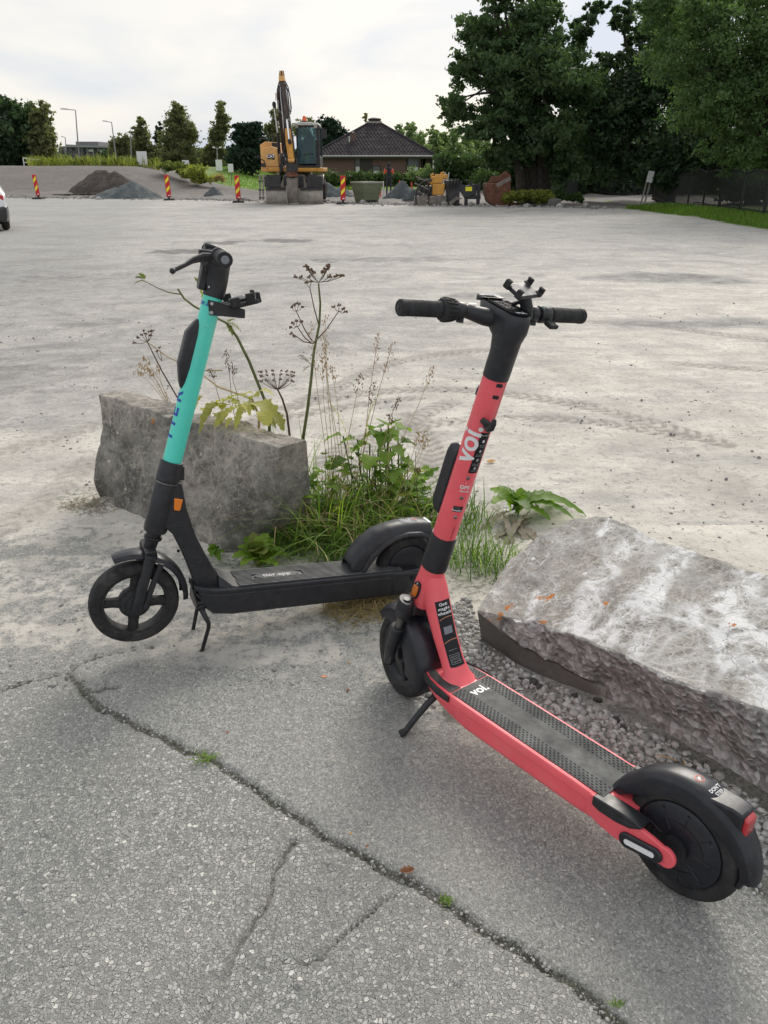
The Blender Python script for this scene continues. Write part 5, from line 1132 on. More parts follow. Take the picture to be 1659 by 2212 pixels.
# poplar belt behind the house, dark fill behind the left trees
for i in range(11):
    u = 838+i*24; top = 277 + (8 if i % 2 else 0)+max(0, i-6)*5-(12 if i in (1,2) else 0)+ (18 if i == 0 else 0)
    Y = 98+(i % 3)*5; ell = [ep(u, top+14, 13, 20, Y, 2), ep(u+3, top+45, 20, 34, Y, 2.5), ep(u-3, top+85, 24, 40, Y, 2.5)]
    tree('poplar_tree', 'pale green tree behind the house, ' + ('just over the right roof slope', 'first full one right of the roof vent', 'second one over the roof slope', 'third one over the roof slope', 'over the right eave', 'directly right of its corner', 'between house and road end', 'above the red wall', 'right of the red wall', 'left one partly behind the big crown', 'right one partly behind the big crown')[i], 'belt of pale trees behind the house', (ell[0][0], Y, 0), ell, 5600, .30, 'poplar', .15, 'birch_bark', seed=60+i, limbs=5, per=30, clump=.14)
rs = np.random.RandomState(5)
def mass(name, u0, u1, vt, vb, Y, n, leaf, lm, lab, seed, wob=8):
    rs = np.random.RandomState(seed); u = u0+(u1-u0)*rs.rand(n); tp = vt+wob*(fbm(u, u*0, .03, 3, seed)-.5)*3; v = tp+(vb-tp)*rs.rand(n)**.9
    P = np.array([W(a, b, Y) for a, b in zip(u, v)]); P[:, 1] += rs.uniform(-2.5, 2.5, n)
    k = fbm(P[:, 0], P[:, 2], .7, 3, seed); o = leaves(name, P, leaf*(.6+.8*rs.rand(n)), L_[lm], None, rs, np.clip((k-.3)*1.6*rs.rand(n)+.1, 0, 1)); kind(o, 'stuff'); o['label'] = lab; return o
mass('distant_wood', 225, 720, 325, 392, 104, 16000, .55, 'dark', 'dark wood behind the skyline trees', 3)
mass('undergrowth', 940, 1180, 335, 412, 62, 15000, .34, 'hedge', 'undergrowth behind the park trees', 4)
mass('undergrowth', 1190, 1700, 300, 440, 52, 22000, .36, 'dark', 'dark wood behind the fence', 5, 14)
mass('undergrowth', -60, 130, 330, 372, 74, 3000, .4, 'dark', 'dark thicket under the trees at the left edge', 6)
# hedges, bushes, weeds
def hedge_ell(u0, u1, v, rv, Y, k, dep=1.0): return [ep(u0+(u1-u0)*i/(k-1), v+random.uniform(-2, 2), (u1-u0)/(k-1)*.75, rv, Y, dep) for i in range(k)]
bush('hedge', 'long green hedge in front of the brick house', None, hedge_ell(692, 905, 388, 18, 64, 9), 12000, .17, 'hedge', 1, 'hedge', z0=0)
bush('bush', 'rounded paler hedge at the right end of the house', None, hedge_ell(895, 955, 378, 18, 62, 3), 3500, .16, 'poplar', 2, z0=0)
bush('bush', 'round green bush right of the red wall', None, [ep(1050,382,30,20,56,1.3),ep(1040,390,32,18,56,1.3)], 3600, .16, 'hedge', 3, z0=0)
bush('bush', 'yellow green bush at the foot of the soil bank left of the mast lamps', None, [ep(425,370,22,18,56,1.2),ep(435,385,30,14,56,1.2),ep(400,375,15,12,57,1.2)], 4200, .17, 'yellow', 4)
bush('bush', 'green shrub on the slope behind the second marker', None, [ep(365,358,22,12,58,1),ep(392,362,22,14,58,1)], 3000, .16, 'weed', 5)
bush('bush', 'dry brownish shrub right of the yellow green bush', None, [ep(470,385,20,9,57,.8)], 1200, .13, 'drygrass', 6)
for i, (u0, u1) in enumerate(((85,175),(175,260),(255,345))):
    bush('weeds', ('tall weeds on the crest of the soil bank at its left end', 'tall weeds in the middle of the soil bank crest', 'tall weeds on the crest near the white board')[i], 'weeds on the soil bank', [ep(u0+(u1-u0)*(k+.5)/9, 350-random.uniform(0,4), (u1-u0)/9*.7, random.uniform(4,11), 62+random.uniform(-1,1), .7) for k in range(9)], 4200, .11, 'weed' if i else 'yellow', 10+i, 'weeds', z0=1.6)
bush('tall_grass', 'tall yellowish grass under the big tree beside the rusty bucket', None, hedge_ell(1100, 1175, 424, 14, 35.5, 4, .6), 5200, .12, 'yellow', 20, 'grass', z0=0)
bush('bush', 'low greenery at the foot of the many trunked tree', None, hedge_ell(1165, 1245, 428, 12, 37, 4, .6), 3400, .13, 'hedge', 21, z0=0)

# ================================================================== GRASS VERGE on the right
def grass_blades(name, P, h, w, lm, rs, lean=.35, par=None):
    n = len(P); a = rs.rand(n)*2*np.pi; d = np.stack([np.cos(a), np.sin(a), np.zeros(n)], 1); s = np.stack([-np.sin(a), np.cos(a), np.zeros(n)], 1)
    hh = h*(.5+rs.rand(n))[:, None]; ww = w*(.6+.8*rs.rand(n))[:, None]; up = np.array([0, 0, 1.0]); L = lean*(.2+rs.rand(n))[:, None]
    q0 = P-s*ww/2; q1 = P+s*ww/2; m = P+up*hh*.55+d*hh*L*.35; t = P+up*hh*(1-.25*L)+d*hh*L
    V = np.stack([q0, q1, m+s*ww*.42, t, m-s*ww*.42], 1).reshape(-1, 3); F4 = []
    i = np.arange(n)*5; F = np.concatenate([np.stack([i, i+1, i+2, i+4], 1), np.stack([i+4, i+2, i+3, i+3], 1)])
    me_f = [tuple(r) for r in F[:n]]
    tt = np.repeat(rs.rand(n), 5); col = np.stack([tt, tt, tt, np.ones_like(tt)], 1)
    # triangles for tips are stored as thin quads
    V2 = V.reshape(n, 5, 3); tip = V2[:, 3]+s*ww*.04; V3 = np.concatenate([V2, tip[:, None]], 1).reshape(-1, 3); i = np.arange(n)*6
    F = np.concatenate([np.stack([i, i+1, i+2, i+4], 1), np.stack([i+4, i+2, i+5, i+3], 1)]); tt = np.repeat(tt[::5], 6); col = np.stack([tt, tt, tt, np.ones_like(tt)], 1)
    return np_mesh(name, V3, F, L_[lm], par, {'tint': col}, smooth=False)
rs = np.random.RandomState(9); n = 26000; y = 8+26*rs.rand(n)**.8; x = edge_x(y)+.05+rs.rand(n)*1.9*(1+.0*y)
k = fbm(x, y, 1.5, 3, 5); keep = (x-edge_x(y) > (k-.45)*1.2); x, y = x[keep], y[keep]
P = np.stack([x, y, height(x, y)], 1); o = grass_blades('grass_verge', P, .13, .016, 'grass', rs); kind(o, 'stuff')
n = 14000; x = rs.uniform(-19, 0, n); y = rs.uniform(62, 100, n); k = (x > -13-(y-62)*.15)
P = np.stack([x, y, height(x, y)], 1)[k]; o = grass_blades('lawn_grass', P, .09, .06, 'grass', rs); kind(o, 'stuff')

# ================================================================== HEAPS
def heap(label, u, v_base, ru, vt, Y, mt, seed, peaks=((0,1,1),), gname=None):
    c = W(u, v_base, Y); rx = abs(W(u+ru, v_base, Y)[0]-c[0]); h = W(u, vt, Y)[2]; n = 70
    g_ = np.linspace(-1.25, 1.25, n); X, Y2 = np.meshgrid(g_, g_); z = np.zeros_like(X)
    for px, ph, pw in peaks: r = np.hypot((X-px)/pw, Y2/pw); z = np.maximum(z, ph*np.clip(1-r, 0, 1)**.85*1.02)
    r = np.hypot(X, Y2); z = z*h; wx = X*rx; wy = Y2*rx*.8
    z = z + (fbm(wx+9, wy+4, .9, 4, seed)-.5)*.35*h*smooth(1.15, .7, r)*.6+(fbm(wx, wy, 5, 3, seed+1)-.5)*.10*smooth(1.2, .9, r) - .12*smooth(.85, 1.2, r)
    z = np.minimum(z, h*1.0+ (fbm(wx, wy, 2, 2, seed)-.5)*.1)
    V = np.stack([wx, wy, z], 2).reshape(-1, 3); i = (np.arange(n-1)[:, None]*n+np.arange(n-1)[None, :]).ravel()
    o = np_mesh('gravel_heap', V, np.stack([i, i+1, i+n+1, i+n], 1), mt); o.location = (c[0], Y, Zg(c[0], Y)); tag(o, label, 'heap', gname); return o
def heap_mat(name, a, b):
    g = NG(name); c = g.mix(g.ramp(g.noise(2.5, 7, .75), (.35, 0), (.65, 1)), a, b); c = g.mix(g.ramp(g.voro(7), (.06, .6), (.2, 0)), c, tuple(x*1.7 for x in b)); return g.end(c, .95, g.bump(g.noise(9, 6, .75), .2, .9))
HB = heap_mat('brown_soil', (.065,.052,.043), (.13,.11,.095)); HG = heap_mat('blue_grey_gravel', (.085,.10,.105), (.19,.215,.22))
heap('brown soil heap behind the left markers', 232, 422, 72, 376, 50, HB, 1, ((-.15,1,1),(.3,.96,.85),(0,1,.8)))
heap('grey gravel heap leaning against the brown soil heap', 278, 428, 74, 390, 45, HG, 2, ((.15,1,.85),(-.35,.6,.8)))
heap('small dark gravel heap between the second and third marker', 462, 419, 24, 402, 48, HG, 3)
heap('blue grey gravel heap right behind the excavator', 722, 420, 50, 392, 47, HG, 4, ((-.3,1,.8),(.3,.75,.7)))
heap('blue grey gravel heap right of the green bin', 868, 422, 44, 388, 43, HG, 5, ((0,1,1),(.45,.55,.7),(-.45,.5,.6)))
heap('lower spill of gravel in front of the heap right of the bin', 893, 428, 26, 408, 41, HG, 6)
# kerb of rubble along the yard's far edge
rs = np.random.RandomState(12); mb = MB()
for i in range(1300):
    x = rs.uniform(-24, 9); y = edge_y(x)+rs.normal()*.7+.5; s = rs.uniform(.02, .07)*(1+2*(rs.rand() < .03)); mb.blob((x, y, Zg(x, y)+s*.3), (s, s, s*.7), i, .3, 1)
o = mb.build('rubble', M_STONE, None, smooth=0, fix=False)
o.data.color_attributes.new('tint', 'FLOAT_COLOR', 'POINT').data.foreach_set('color', np.repeat(np.repeat(rs.rand(1300)*.55, 12)[:, None], 4, 1).astype(np.float32).ravel()); kind(o, 'stuff')
# ================================================================== ROAD MARKERS
MM('marker_red', (.55,.015,.02), .45, var=(8,.12)); MM('marker_yellow', (.88,.80,.03), .45); MM('black_rubber_base', (.035,.035,.035), .85, var=(9,.3))
MM('excavator_yellow', (.74,.40,.13), .45, var=(4,.12)); MM('machine_dark', (.028,.026,.028), .55, var=(6,.4)); MM('boom_brown', (.062,.042,.036), .5, var=(4,.35))
MM('dirty_steel', (.20,.175,.15), .6, metal=.35, var=(5,.35)); MM('worn_steel', (.33,.30,.26), .5, metal=.4, var=(4,.3)); MM('chrome', (.85,.85,.87), .18, metal=1); MM('hose', (.02,.02,.025), .5)
MM('beacon_orange', (.9,.16,.05), .3); MM('white_paint', (.72,.72,.70), .5, var=(5,.1)); MM('cab_interior', (.02,.03,.035), .7); MM('hivis', (.62,.85,.10), .7); MM('green_plastic', (.20,.235,.15), .55, var=(4,.12)); MM('bin_lip', (.40,.43,.36), .5)
MM('rust', (.135,.055,.032), .8, var=(4,.45), bump=(12,.5,.02)); MM('attachment_yellow', (.62,.30,.05), .5, var=(6,.25)); MM('black_steel', (.03,.032,.035), .55, var=(5,.35)); MM('hivis_orange', (.85,.12,.06), .7); MM('dark_cloth', (.03,.03,.04), .8); MM('skin', (.45,.26,.19), .6)
gl = bpy.data.materials.new('glass'); gl.use_nodes = True; t = gl.node_tree; p = t.nodes['Principled BSDF']; p.inputs['Base Color'].default_value = (.10,.17,.19,1); p.inputs['Roughness'].default_value = .06
tb = t.nodes.new('ShaderNodeBsdfTransparent'); tb.inputs[0].default_value = (.55,.72,.75,1); ms_ = t.nodes.new('ShaderNodeMixShader'); ms_.inputs[0].default_value = .62; t.links.new(p.outputs[0], ms_.inputs[1]); t.links.new(tb.outputs[0], ms_.inputs[2]); t.links.new(ms_.outputs[0], t.nodes['Material Output'].inputs['Surface']); M['glass'] = gl
def marker():
    r = empty('road_marker', (0,0,0))
    pn = MB().box((0,0,.665), (.23,.035,1.03)).build('panel', M['marker_red'], r, bevel=.012)
    for z0 in (.80, .39):
        MB().add([(-.085,-.0195,z0-.02),(.085,-.0195,z0+.16),(.085,-.0195,z0+.32),(-.085,-.0195,z0+.14)], [(0,1,2,3)]).build('stripe', M['marker_yellow'], r, smooth=0, fix=False)
    MB().box((.03,-.0195,.235), (.10,.004,.05)).build('label_plate', M['white_paint'], r)
    MB().box((0,0,.10), (.09,.05,.16)).build('post', M['black_rubber_base'], r)
    MB().add([(-.28,-.22,0),(.28,-.22,0),(.28,.22,0),(-.28,.22,0),(-.24,-.18,.085),(.24,-.18,.085),(.24,.18,.085),(-.24,.18,.085)], [(3,2,1,0),(4,5,6,7),(0,1,5,4),(1,2,6,5),(2,3,7,6),(3,0,4,7)]).build('base', M['black_rubber_base'], r, bevel=.012)
    return r
mk = marker()
for i, (u, v, k, ry, lab) in enumerate([(84,430,1.02,-3.0,'red and yellow road marker leaning left, first from the left'),(366,433,1,-1,'red and yellow road marker second from the left, beside the gravel heap'),(515.5,438,1,0,'red and yellow road marker just left of the excavator'),(741,441,1,1,'red and yellow road marker between the excavator and the green bin')]):
    o = mk if i == 0 else copy_tree(mk); c = G(u, v); o.location = c; o.rotation_euler = (0, R_(ry), R_((-12,8,2,-6)[i])); tag(o, lab, 'road marker', 'red and yellow road markers at the yard edge')

# ================================================================== EXCAVATOR (local: x right, y away, z up)
def excavator():
    c = G(636, 441); r = empty('excavator', (c[0], c[1], 0), 0, 'yellow wheeled excavator with raised boom facing the yard', 'excavator')
    def P(n, mb, m, par=r, **k): return mb.build(n, M[m], par, **k)
    # blade in front
    bl = P('dozer_blade', MB().prism([(0,.0),(-.06,.10),(-.05,.40),(.02,.66),(.07,.66),(.02,.40),(.0,.10),(.06,0)], -1.27, 1.30, lambda a, b, y: (y, a, b)), 'worn_steel')
    P('blade_edge', MB().box((.015,-.035,.06), (2.60,.05,.13)), 'dirty_steel', par=bl)
    P('blade_cap', MB().box((-.76,-.02,.635), (1.0,.10,.10)).box((.80,-.02,.635), (1.0,.10,.10)), 'machine_dark', par=bl)
    P('chassis', MB().box((0,1.7,.95), (.9,3.3,.45)).box((0,.45,.75), (.7,.7,.5)), 'machine_dark', bevel=.04)
    for s in (1, -1):
        P('chassis_flank', MB().add([(s*.25,.1,1.22),(s*.42,.1,1.22),(s*.66,.1,.66),(s*.30,.1,.66),(s*.25,1.2,1.22),(s*.42,1.2,1.22),(s*.66,1.2,.66),(s*.30,1.2,.66)], [(0,1,2,3),(4,7,6,5),(0,4,5,1),(1,5,6,2),(2,6,7,3),(3,7,4,0)]), 'dirty_steel')
        for y in (.75, 3.2):
            w = P('wheel', tyre_mb(.52, .50, .30, 20).map(lambda p: (p.y+s*.98, p.x+y, p.z+.52)), 'tyre_rubber')
            P('rim', MB().lathe([(0,-.18),(.28,-.2),(.31,-.22),(.31,.22),(.28,.2),(0,.18)], 24, (s*.98,y,.52), 'x', closed=False), 'attachment_yellow', par=w)
        n = 14; rg = []
        for i in range(n+1):
            a = R_(200-160*i/n); rg.append([(x_, .75-rr*math.cos(a)*-1*1.0*-1, .55+rr*math.sin(a)) for x_, rr in ((s*.60,.62),(s*1.30,.62),(s*1.30,.67),(s*.60,.67))])
        P('mudguard', MB().loft(rg), 'machine_dark')
        P('mudguard_flap', MB().box((s*.95,.10,.92), (.72,.03,.45), Matrix.Rotation(-.1, 3, 'X')), 'machine_dark')
        P('mudguard_trim', MB().tube([(s*1.31,.75-.66*math.cos(R_(t)),.55+.66*math.sin(R_(t))) for t in range(25, 110, 12)], .025, 8), 'worn_steel')
    st = P('ladder', MB().bar((-1.45,.35,.15),(-1.40,.40,1.20),.05,.08).bar((-1.66,.75,.15),(-1.60,.75,1.2),.05,.08), 'worn_steel')
    for z in (.25,.58,.95): P('step', MB().box((-1.53,.55,z), (.22,.45,.04)), 'machine_dark', par=st)
    # turntable and upper frame
    P('turntable', MB().lathe([(0,-.1),(.6,-.1),(.6,.1),(0,.1)], 28, (0,2.0,1.25), 'z', closed=False), 'machine_dark')
    P('upper_frame', MB().box((0,2.4,1.42), (2.55,3.0,.16)), 'attachment_yellow', bevel=.02)
    # engine and tank cover on the left of the picture
    pf = [(-1.53,1.32),(-.70,1.32),(-.70,2.30),(-.78,2.38),(-1.02,2.40),(-1.18,2.44),(-1.44,2.30),(-1.60,2.20)]
    hd = P('engine_cover', MB().prism([(-1.57,1.34),(-.70,1.30),(-.78,2.30),(-1.08,2.40),(-1.48,2.30)], 1.0, 1.6, lambda a, b, y: (a, y, b)).prism([(-1.62,1.36),(-.72,1.34),(-.80,2.56),(-1.12,2.58),(-1.40,2.60),(-1.64,2.46)], 1.6, 3.9, lambda a, b, y: (a, y, b)), 'excavator_yellow', bevel=.035)
    P('cover_window', MB().box((-.97,1.585,2.47), (.23,.03,.16)), 'machine_dark', par=hd)
    P('cover_seam', MB().box((-1.14,.992,1.56), (.80,.02,.015)), 'machine_dark', par=hd)
    for x in (-1.27,-1.14): P('plug', MB().tube([(x,.985,1.43),(x,1.01,1.43)], .045, 14), 'machine_dark' if x > -1.2 else 'grey_metal', par=hd)
    lb = P('logo_plate', MB().prism([(-1.24,1.86),(-.92,1.84),(-.92,2.05),(-1.24,2.07)], .985, .998, lambda a, b, y: (a, y, b)), 'sticker_black', par=hd)
    P('lettering', text_mb('CAT', .155, .006, fn=lambda a, b: (-1.08+a*1.15, .978, 1.974+b*1.15), space=.98), 'white_print', par=hd, smooth=0, fix=False)
    P('logo_triangle', MB().add([(-1.115,.974,1.862),(-1.045,.974,1.862),(-1.08,.974,1.885)], [(0,1,2)]), 'marker_yellow', par=hd, smooth=0, fix=False)
    P('handrail', MB().tube([(-1.58,1.2,2.60),(-1.56,1.2,2.70),(-1.28,1.2,2.71),(-1.24,1.25,2.62)], .022, 8).tube([(-1.68,1.0,1.95),(-1.66,.85,2.02),(-1.52,.82,1.86),(-1.38,.85,1.80),(-1.36,.85,1.66)], .022, 8), 'machine_dark')
    P('work_lamp', MB().box((-1.42,.82,1.62), (.20,.12,.16)), 'machine_dark', bevel=.02)
    P('exhaust', MB().tube([(-1.25,3.3,2.5),(-1.25,3.3,2.85)], .06, 12), 'machine_dark')
    # cab
    x0, x1, y0, y1, zb, zt = .10, 1.13, 1.05, 2.7, 1.52, 3.24
    cb = P('cab_frame', MB().box((x1-.05,y0+.05,(zb+zt)/2), (.11,.11,zt-zb)).box((x0+.03,y0+.05,(zb+zt)/2), (.07,.11,zt-zb)).box((x1-.04,y1,(zb+zt)/2), (.10,.10,zt-zb)).box((x0+.03,y1,(zb+zt)/2), (.08,.10,zt-zb)).box(((x0+x1)/2,y0+.05,zt-.03), (x1-x0,.12,.10)).box(((x0+x1)/2,y0+.05,zb+.03), (x1-x0,.12,.10)).box((x1-.04,(y0+y1)/2,zt-.03), (.10,y1-y0,.1)).box((x1-.03,(y0+y1)/2,zb+.22), (.08,y1-y0,.45)).box(((x0+x1)/2,y1,zb+.5), (x1-x0,.07,1.0)).box((x1-.13,y0+.06,2.1), (.10,.08,1.1)), 'machine_dark', bevel=.02)
    P('cab_floor', MB().box(((x0+x1)/2,(y0+y1)/2,zb+.03), (x1-x0-.04,y1-y0,.08)), 'cab_interior', par=cb)
    P('windscreen', MB().box(((x0+x1)/2-.02,y0+.03,2.42), (x1-x0-.16,.012,1.50)), 'glass', par=cb)
    P('side_window', MB().box((x1-.035,(y0+y1)/2,2.55), (.012,y1-y0-.14,1.15)), 'glass', par=cb)
    P('side_window', MB().box((x0+.03,(y0+y1)/2,2.42), (.012,y1-y0-.14,1.45)), 'glass', par=cb)
    P('seat', MB().box((.60,2.05,2.35), (.50,.14,.85)).box((.60,1.8,1.95), (.50,.5,.14)).box((.60,2.05,2.85), (.28,.1,.22)), 'cab_interior', par=cb, bevel=.04)
    P('wiper', MB().tube([(.35,y0+.0,2.05),(.85,y0+.0,2.10)], .012, 6), 'machine_dark', par=cb)
    rf = P('cab_roof', MB().box(((x0+x1)/2-.03,(y0+y1)/2,zt+.05), (x1-x0+.02,y1-y0+.12,.10)).box((.60,y0-.02,zt+.09), (.55,.14,.07)), 'white_paint', bevel=.03)
    for x in (.14, 1.00): P('roof_lamp', MB().tube([(x,y0-.02,3.20),(x,y0-.10,3.20)], [.07,.085], 16), 'worn_steel', par=rf)
    bc = P('beacon_base', MB().tube([(.46,1.5,3.30),(.46,1.5,3.44)], .07, 14), 'machine_dark')
    P('beacon', MB().tube([(.46,1.5,3.43),(.46,1.5,3.46),(.46,1.5,3.60),(.46,1.5,3.64)], [.075,.095,.085,.045], 16), 'beacon_orange', par=bc)
    P('cab_base', MB().box((.66,1.5,1.41), (1.0,.9,.20)), 'attachment_yellow', bevel=.02)
    vest = P('vest', MB().loft([[(.78,1.9,2.0),(1.02,1.9,2.0),(1.02,1.98,2.0),(.78,1.98,2.0)],[(.74,1.88,2.35),(1.04,1.88,2.35),(1.04,2.0,2.35),(.74,2.0,2.35)],[(.80,1.9,2.62),(.96,1.9,2.68),(.96,1.98,2.68),(.80,1.98,2.62)]]).loft([[(.44,1.3,1.80),(.62,1.3,1.80),(.62,1.35,1.8),(.44,1.35,1.8)],[(.50,1.3,2.2),(.58,1.3,2.2),(.58,1.35,2.2),(.50,1.35,2.2)]]), 'hivis')
    P('mirror', MB().box((1.38,1.0,2.88), (.20,.05,.36)).tube([(1.10,1.05,3.08),(1.38,1.0,3.10)], .015, 6), 'machine_dark', bevel=.02)
    # boom, stick, rams: the boom rises from the turntable, the stick hangs down in front
    def beam(pts, m, n, par=r):   # pts: (x,y,z,w,h)
        rg = []
        for i, (x, y, z, w, h) in enumerate(pts):
            a = pts[max(i-1, 0)]; b = pts[min(i+1, len(pts)-1)]; d = Vector((0, b[1]-a[1], b[2]-a[2])).normalized(); nn = Vector((0, -d.z, d.y))
            c_ = Vector((x, y, z)); rg.append([c_+Vector((i_*w/2, 0, 0))+nn*(j*h/2) for i_, j in ((-1,-1),(1,-1),(1,1),(-1,1))])
        return P(n, MB().loft(rg), m, par, bevel=.02)
    bm = beam([(-.38,1.9,1.75,.46,.45),(-.40,1.5,2.7,.44,.52),(-.42,1.0,3.6,.42,.46),(-.40,.5,4.2,.40,.40),(-.34,.05,4.62,.36,.34)], 'boom_brown', 'boom')
    P('boom_side_plate', MB().prism([(1.2,3.7),(.9,3.9),(.75,4.45),(.95,4.5),(1.15,4.15)], -.66, -.62, lambda a, b, y: (y, a, b)), 'attachment_yellow', par=bm)
    P('lamp_bracket', MB().tube([(-.70,.8,4.2),(-.68,.7,4.48),(-.56,.65,4.50)], .015, 6), 'machine_dark', par=bm)
    sk = beam([(-.29,-.05,5.18,.20,.26),(-.28,-.06,4.8,.24,.36),(-.22,-.12,4.2,.26,.44),(-.12,-.22,3.4,.26,.38),(.0,-.32,2.5,.26,.30),(.03,-.35,1.95,.26,.24)], 'boom_brown', 'stick')
    P('stick_tip', MB().loft([[(-.40,-.25,5.06),(-.18,-.25,5.06),(-.18,.12,5.06),(-.40,.12,5.06)], [(-.41,-.28,4.86),(-.15,-.28,4.86),(-.14,.12,4.86),(-.42,.12,4.86)]]).box((-.34,-.1,5.16), (.05,.24,.20)).box((-.23,-.1,5.16), (.05,.24,.20)), 'excavator_yellow', par=sk, bevel=.02)
    P('stick_tip_pin', MB().tube([(-.38,-.08,5.20),(-.19,-.08,5.20)], .06, 12), 'machine_dark', par=sk)
    P('stick_lower', MB().loft([[(-.22,-.50,3.05),(.02,-.50,3.05),(.02,-.15,3.05),(-.22,-.15,3.05)], [(-.20,-.54,2.45),(.08,-.54,2.45),(.08,-.2,2.45),(-.20,-.2,2.45)], [(-.13,-.56,1.86),(.13,-.56,1.86),(.13,-.3,1.86),(-.13,-.3,1.86)]]), 'attachment_yellow', par=sk, bevel=.03)
    P('stick_foot', MB().tube([(-.14,-.46,1.80),(.14,-.46,1.80)], .11, 16), 'excavator_yellow', par=sk)
    ca = P('bucket_ram', MB().tube([(-.19,-.42,4.65),(-.10,-.55,3.35)], .075, 14), 'boom_brown'); P('ram_rod', MB().tube([(-.10,-.58,3.40),(-.03,-.64,2.62)], .045, 12), 'chrome', par=ca); P('ram_eye', MB().blob((-.02,-.64,2.54), (.09,.09,.11), 2, .1, 2), 'machine_dark', par=ca)
    cb2 = P('boom_ram', MB().tube([(-.72,1.2,2.1),(-.70,.9,2.95)], .07, 14), 'machine_dark'); P('ram_rod', MB().tube([(-.70,.88,2.95),(-.76,.6,3.90)], .042, 12), 'chrome', par=cb2); P('ram_eye', MB().blob((-.76,.58,4.02), (.09,.09,.14), 2, .1, 2), 'machine_dark', par=cb2)
    cb3 = P('boom_ram', MB().tube([(-.12,1.3,2.1),(-.14,.9,2.9)], .07, 14), 'boom_brown'); P('ram_rod', MB().tube([(-.14,.88,2.9),(-.2,.6,3.8)], .042, 12), 'chrome', par=cb3)
    for k, pts in enumerate([[(-.36,-.2,4.85),(-.34,-.36,4.2),(-.28,-.48,3.5),(-.25,-.45,3.36)], [(-.16,-.2,4.72),(-.14,-.34,4.2),(-.11,-.45,3.6),(-.02,-.45,3.35)], [(-.44,.3,3.75),(-.36,.1,3.62),(-.32,-.1,3.3),(-.32,-.1,3.05),(-.35,.2,2.9)], [(-.52,.3,4.3),(-.52,.0,3.9),(-.50,.1,3.7)]]):
        P('hydraulic_pipe', MB().tube(pts, .018, 8), 'steel', par=sk if k < 2 else bm)
    for k, pts in enumerate([[(-.14,-.1,4.85),(-.02,-.25,4.62),(.05,-.3,4.2),(.08,-.3,3.85),(.02,-.3,3.6)], [(-.14,-.1,4.75),(-.06,-.2,4.5),(-.02,-.3,4.1),(.0,-.3,3.7)], [(-.16,.0,4.7),(.0,-.1,4.45),(.04,-.1,4.1),(.04,-.1,3.7)], [(-.42,0,4.85),(-.55,.2,4.55),(-.56,.3,4.2),(-.52,.4,3.9)], [(-.40,0,4.7),(-.50,.1,4.45),(-.50,.2,4.1)], [(-.40,.8,2.3),(-.5,.5,2.0),(-.52,.5,1.7),(-.40,.6,1.5)], [(-.62,.8,2.2),(-.60,.6,1.9),(-.55,.5,1.6)], [(-.2,-.4,2.5),(-.32,-.3,2.2),(-.3,-.3,1.8),(-.22,-.4,1.5)]]):
        P('hydraulic_hose', MB().tube(pts, .024, 8), 'hose')
    P('valve_block', MB().box((-.48,1.0,1.85), (.34,.3,.5)).box((-.30,.95,1.55), (.2,.25,.3)).box((-.62,.95,1.50), (.16,.25,.35)), 'machine_dark', bevel=.02)
    mb = MB()
    for (x, z) in ((-.60,2.10),(-.50,2.12),(-.42,1.95),(-.56,1.75),(-.50,1.62),(-.40,1.66)): mb.tube([(x,.82,z),(x+.03,.80,z-.14)], .018, 6)
    P('hydraulic_fittings', mb, 'steel')
    # quick hitch and bucket
    P('hitch', MB().box((.02,-.48,1.50), (.42,.34,.34)).box((-.20,-.5,1.62), (.05,.3,.5)).box((.24,-.5,1.62), (.05,.3,.5)), 'machine_dark', bevel=.02)
    P('rotator', MB().tube([(.0,-.48,1.34),(.0,-.48,1.14)], [.24,.26], 16).box((.02,-.5,1.20), (.50,.42,.12)), 'rust', bevel=.02)
    bk = P('bucket', MB().prism([(-.20,1.12),(-.62,1.10),(-.70,.80),(-.66,.35),(-.50,.03),(-.44,.03),(-.42,.30),(-.25,.60),(-.20,.9)], -.23, .24, lambda a, b, y: (y, a, b)), 'dirty_steel', bevel=.015)
    P('bucket_lip', MB().box((-.0,-.48,.04), (.50,.10,.06)).box((-.245,-.50,.40), (.035,.42,.78)), 'worn_steel', par=bk)
    return r
excavator()

